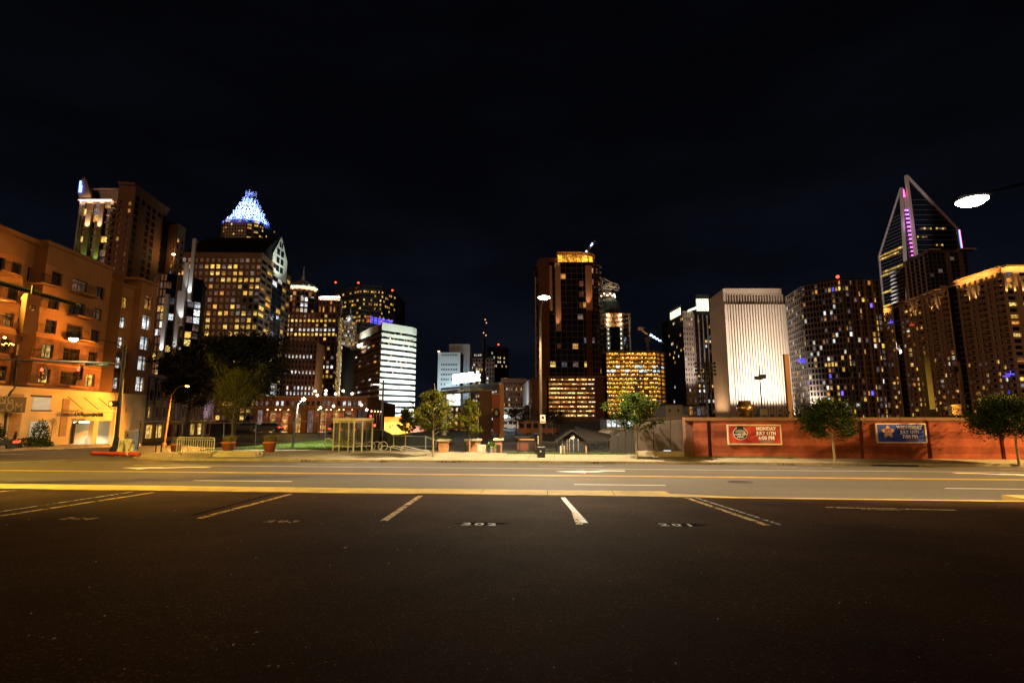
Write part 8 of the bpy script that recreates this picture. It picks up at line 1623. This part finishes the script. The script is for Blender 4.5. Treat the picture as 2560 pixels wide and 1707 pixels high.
# ------------------------------------------------------------------ parked car (only its rear is in view)
mat('car_paint', (.10, .12, .14), .25, .1, 3, metal=.6, spec=.6); mat('tyre', (.012, .012, .012), .8); emis('tail_red', (1, .05, .02), 3)
def car(label, rear, Yc, zg):
    t = thing('sedan_car', label, 'car', (rear - 2.2, Yc, zg)); prof = [(0, .35), (0, .72), (-.05, .88), (-.25, .95), (-.75, .97), (-1.35, 1.38), (-1.7, 1.44), (-2.6, 1.42), (-3.35, .98), (-4.35, .82), (-4.5, .62), (-4.5, .3), (-4.0, .22), (-.3, .22)]; hw = .88
    b = MB(); n = len(prof)
    for sy, k in ((-1, 1), (-1, 0), (1, 0), (1, 1)):
        for x, z in prof: inset = .17 if z > 1.2 else (.04 if k else 0); b.v.append((rear + x, Yc + sy * (hw - inset - (.03 if k else 0)) , zg + z - (.0 if k == 0 else .0)))
    for r in range(3):
        for i in range(n): j = (i + 1) % n; b.f.append((r * n + i, r * n + j, (r + 1) * n + j, (r + 1) * n + i))
    b.f.append(tuple(range(n))[::-1]); b.f.append(tuple(range(3 * n, 4 * n))); b.build('body', 'car_paint', t)
    for sy in (-1, 1): b = MB(); y = Yc + sy * (hw - .10); b.slab([(rear - .95, y, zg + 1.0), (rear - 1.42, y - sy * .06, zg + 1.33), (rear - 2.5, y - sy * .06, zg + 1.35), (rear - 3.1, y, zg + 1.0)], (0, sy * .06, 0)); b.build('side_window', 'glass', t)
    MB().slab([(rear - .74, Yc - .66, zg + 1.0), (rear - .74, Yc + .66, zg + 1.0), (rear - 1.28, Yc + .58, zg + 1.36), (rear - 1.28, Yc - .58, zg + 1.36)], (.03, 0, .03)).build('rear_window', 'glass', t)
    for x in (-.85, -3.65):
        for sy in (-1, 1):
            w = MB().tube([(rear + x, Yc + sy * (hw - .2), zg + .32), (rear + x, Yc + sy * (hw + .02), zg + .32)], .33, 18).build('wheel', 'tyre', t); MB().tube([(rear + x, Yc + sy * (hw - .1), zg + .32), (rear + x, Yc + sy * (hw + .035), zg + .32)], [.21, .19], 14).build('rim', 'galv', w)
    for sy in (-1, 1): MB().box((rear - .10, Yc + sy * (hw - .16), zg + .78), (.26, .36, .2), 0, .03).build('tail_light', 'tail_red', t)
    MB().box((rear + .03, Yc, zg + .45), (.12, 1.6, .22), 0, .03).build('bumper', 'car_paint', t); MB().box((rear + .02, Yc, zg + .72), (.04, .5, .14)).build('number_plate', 'cream_paint', t); return t
p = G(24, 1126); t = car('dark grey sedan with a red tail light, cut off by the left edge', p.x, p.y + .9, csz(p.x, p.y + .9)); t.rotation_euler = (0, 0, R(36)); t.location.x = p.x - 2.2 * cos(R(36)); t.location.y = p.y + .7 - 2.2 * sin(R(36))
for px_, Yk_, lb_ in ((884, 72, 'dark car with red tail lights seen through the bus shelter'), (921, 66, 'dark car with red tail lights just right of the bus shelter'), (655, 84, 'parked car in the dark beyond the lawn fence'), (705, 80, 'second parked car beyond the lawn fence')):
    q = P(px_, 1040, Yk_); t = car(lb_, q.x, Yk_, -1.35); t.rotation_euler = (0, 0, R(-78 if px_ > 800 else 4))

# ------------------------------------------------------------------ person walking on the left pavement
mat('cloth_dark', (.03, .02, .03), .9); mat('cloth_jeans', (.05, .06, .10), .9); mat('skin', (.40, .22, .14), .6); mat('hair_brown', (.06, .025, .012), .7); mat('shoe', (.15, .13, .12), .7)
def person(c, h, face):
    t = thing('person', 'person in a dark jacket and jeans walking past the hedge on the left', 'person', c); k = h / 1.7; ca, sa = cos(face), sin(face)
    J = {'pel': (0, 0, .95), 'spine': (0, 0, 1.15), 'chest': (0, 0.01, 1.36), 'neck': (0, 0, 1.47), 'head': (.02, 0, 1.60), 'crown': (.01, 0, 1.69)}
    for s_, n_ in ((1, 'l'), (-1, 'r')):
        J.update({n_ + 'hip': (0, .09 * s_, .92), n_ + 'kn': (.10 * s_, .10 * s_, .50), n_ + 'an': (.03 * s_ - .05, .10 * s_, .08), n_ + 'toe': (.03 * s_ + .12, .11 * s_, .04), n_ + 'sh': (0, .18 * s_, 1.40), n_ + 'el': (-.06 * s_, .24 * s_, 1.14), n_ + 'wr': (.12 - .05 * s_, .22 * s_, .93), n_ + 'hd': (.17 - .05 * s_, .21 * s_, .87)})
    rad = {'pel': .15, 'spine': .13, 'chest': .155, 'neck': .06, 'head': .098, 'crown': .06, 'hip': .10, 'kn': .065, 'an': .045, 'toe': .035, 'sh': .065, 'el': .045, 'wr': .032, 'hd': .036}
    E = [('pel', 'spine'), ('spine', 'chest'), ('chest', 'neck'), ('neck', 'head'), ('head', 'crown')]
    for n_ in 'lr': E += [('pel', n_ + 'hip'), (n_ + 'hip', n_ + 'kn'), (n_ + 'kn', n_ + 'an'), (n_ + 'an', n_ + 'toe'), ('chest', n_ + 'sh'), (n_ + 'sh', n_ + 'el'), (n_ + 'el', n_ + 'wr'), (n_ + 'wr', n_ + 'hd')]
    names = list(J); vs = [J[n] for n in names]; rr = [rad[n if n in rad else n[1:]] for n in names]
    for s_, n_ in ((1, 'l'), (-1, 'r')):       # fingers and thumb
        hx, hy, hz = J[n_ + 'hd']; b0_ = names.index(n_ + 'hd')
        for j in range(4): vs.append((hx + .025 - .018 * j + .02, hy - .01 * s_, hz - .075 + .01 * abs(j - 1.5))); rr.append(.009); E.append((b0_, len(vs) - 1))
        vs.append((hx + .05, hy - .02 * s_, hz - .02)); rr.append(.010); E.append((b0_, len(vs) - 1))
    ix = lambda e: e if isinstance(e, int) else names.index(e)
    me = bpy.data.meshes.new('body'); me.from_pydata([((x * ca - y * sa) * k, (x * sa + y * ca) * k, z * k) for x, y, z in vs], [(ix(a), ix(b)) for a, b in E], [])
    o = bpy.data.objects.new('body', me); col.objects.link(o); o.parent = t; sm = o.modifiers.new('skin', 'SKIN'); o.modifiers.new('sub', 'SUBSURF').render_levels = 1
    for i, v in enumerate(me.skin_vertices[0].data): v.radius = (rr[i] * k, rr[i] * k); v.use_root = (i == 0)
    dg = bpy.context.evaluated_depsgraph_get(); dg.update(); m2 = bpy.data.meshes.new_from_object(o.evaluated_get(dg)); o.modifiers.clear(); o.data = m2; m2.materials.clear()
    for m_ in ('cloth_dark', 'cloth_jeans', 'skin', 'shoe'): m2.materials.append(M[m_])
    for p_ in m2.polygons:
        z = p_.center.z / k; hand = z < .93 and abs(p_.center.x * -sa + p_.center.y * ca) / k > .165; p_.material_index = 2 if (z > 1.47 or hand) else (0 if z > .93 else (3 if z < .09 else 1)); p_.use_smooth = True
    hb = MB(); hc = Vector(c) + Vector(((.0) * ca, 0, 1.62 * k)); hb.lathe((hc.x - .02 * ca, hc.y - .02 * sa, hc.z), [(.085 * k, -.20 * k), (.115 * k, -.08 * k), (.118 * k, .02 * k), (.09 * k, .085 * k), (.02, .115 * k)], 12); hb.build('hair', 'hair_brown', t, True)
    for s_ in (-1, 1): ex = Vector(c) + Vector((.105 * ca - .035 * s_ * sa, .105 * sa + .035 * s_ * ca, 1.60)) * 1; MB().box((ex.x * 1, ex.y, c[2] + 1.60 * k), (.02, .02, .012)).build('eye', 'shoe', t)
    MB().box((c[0] + .115 * ca * k, c[1] + .115 * sa * k, c[2] + 1.57 * k), (.03, .025, .035), face).build('nose', 'skin', t)
    MB().box((c[0] + .10 * ca * k, c[1] + .10 * sa * k, c[2] + 1.53 * k), (.02, .045, .012), face).build('mouth', 'hair_brown', t)
p = fpt(45, 2.4); person((p.x, p.y, csz(p.x, p.y) + .15), 1.45, -2.2)
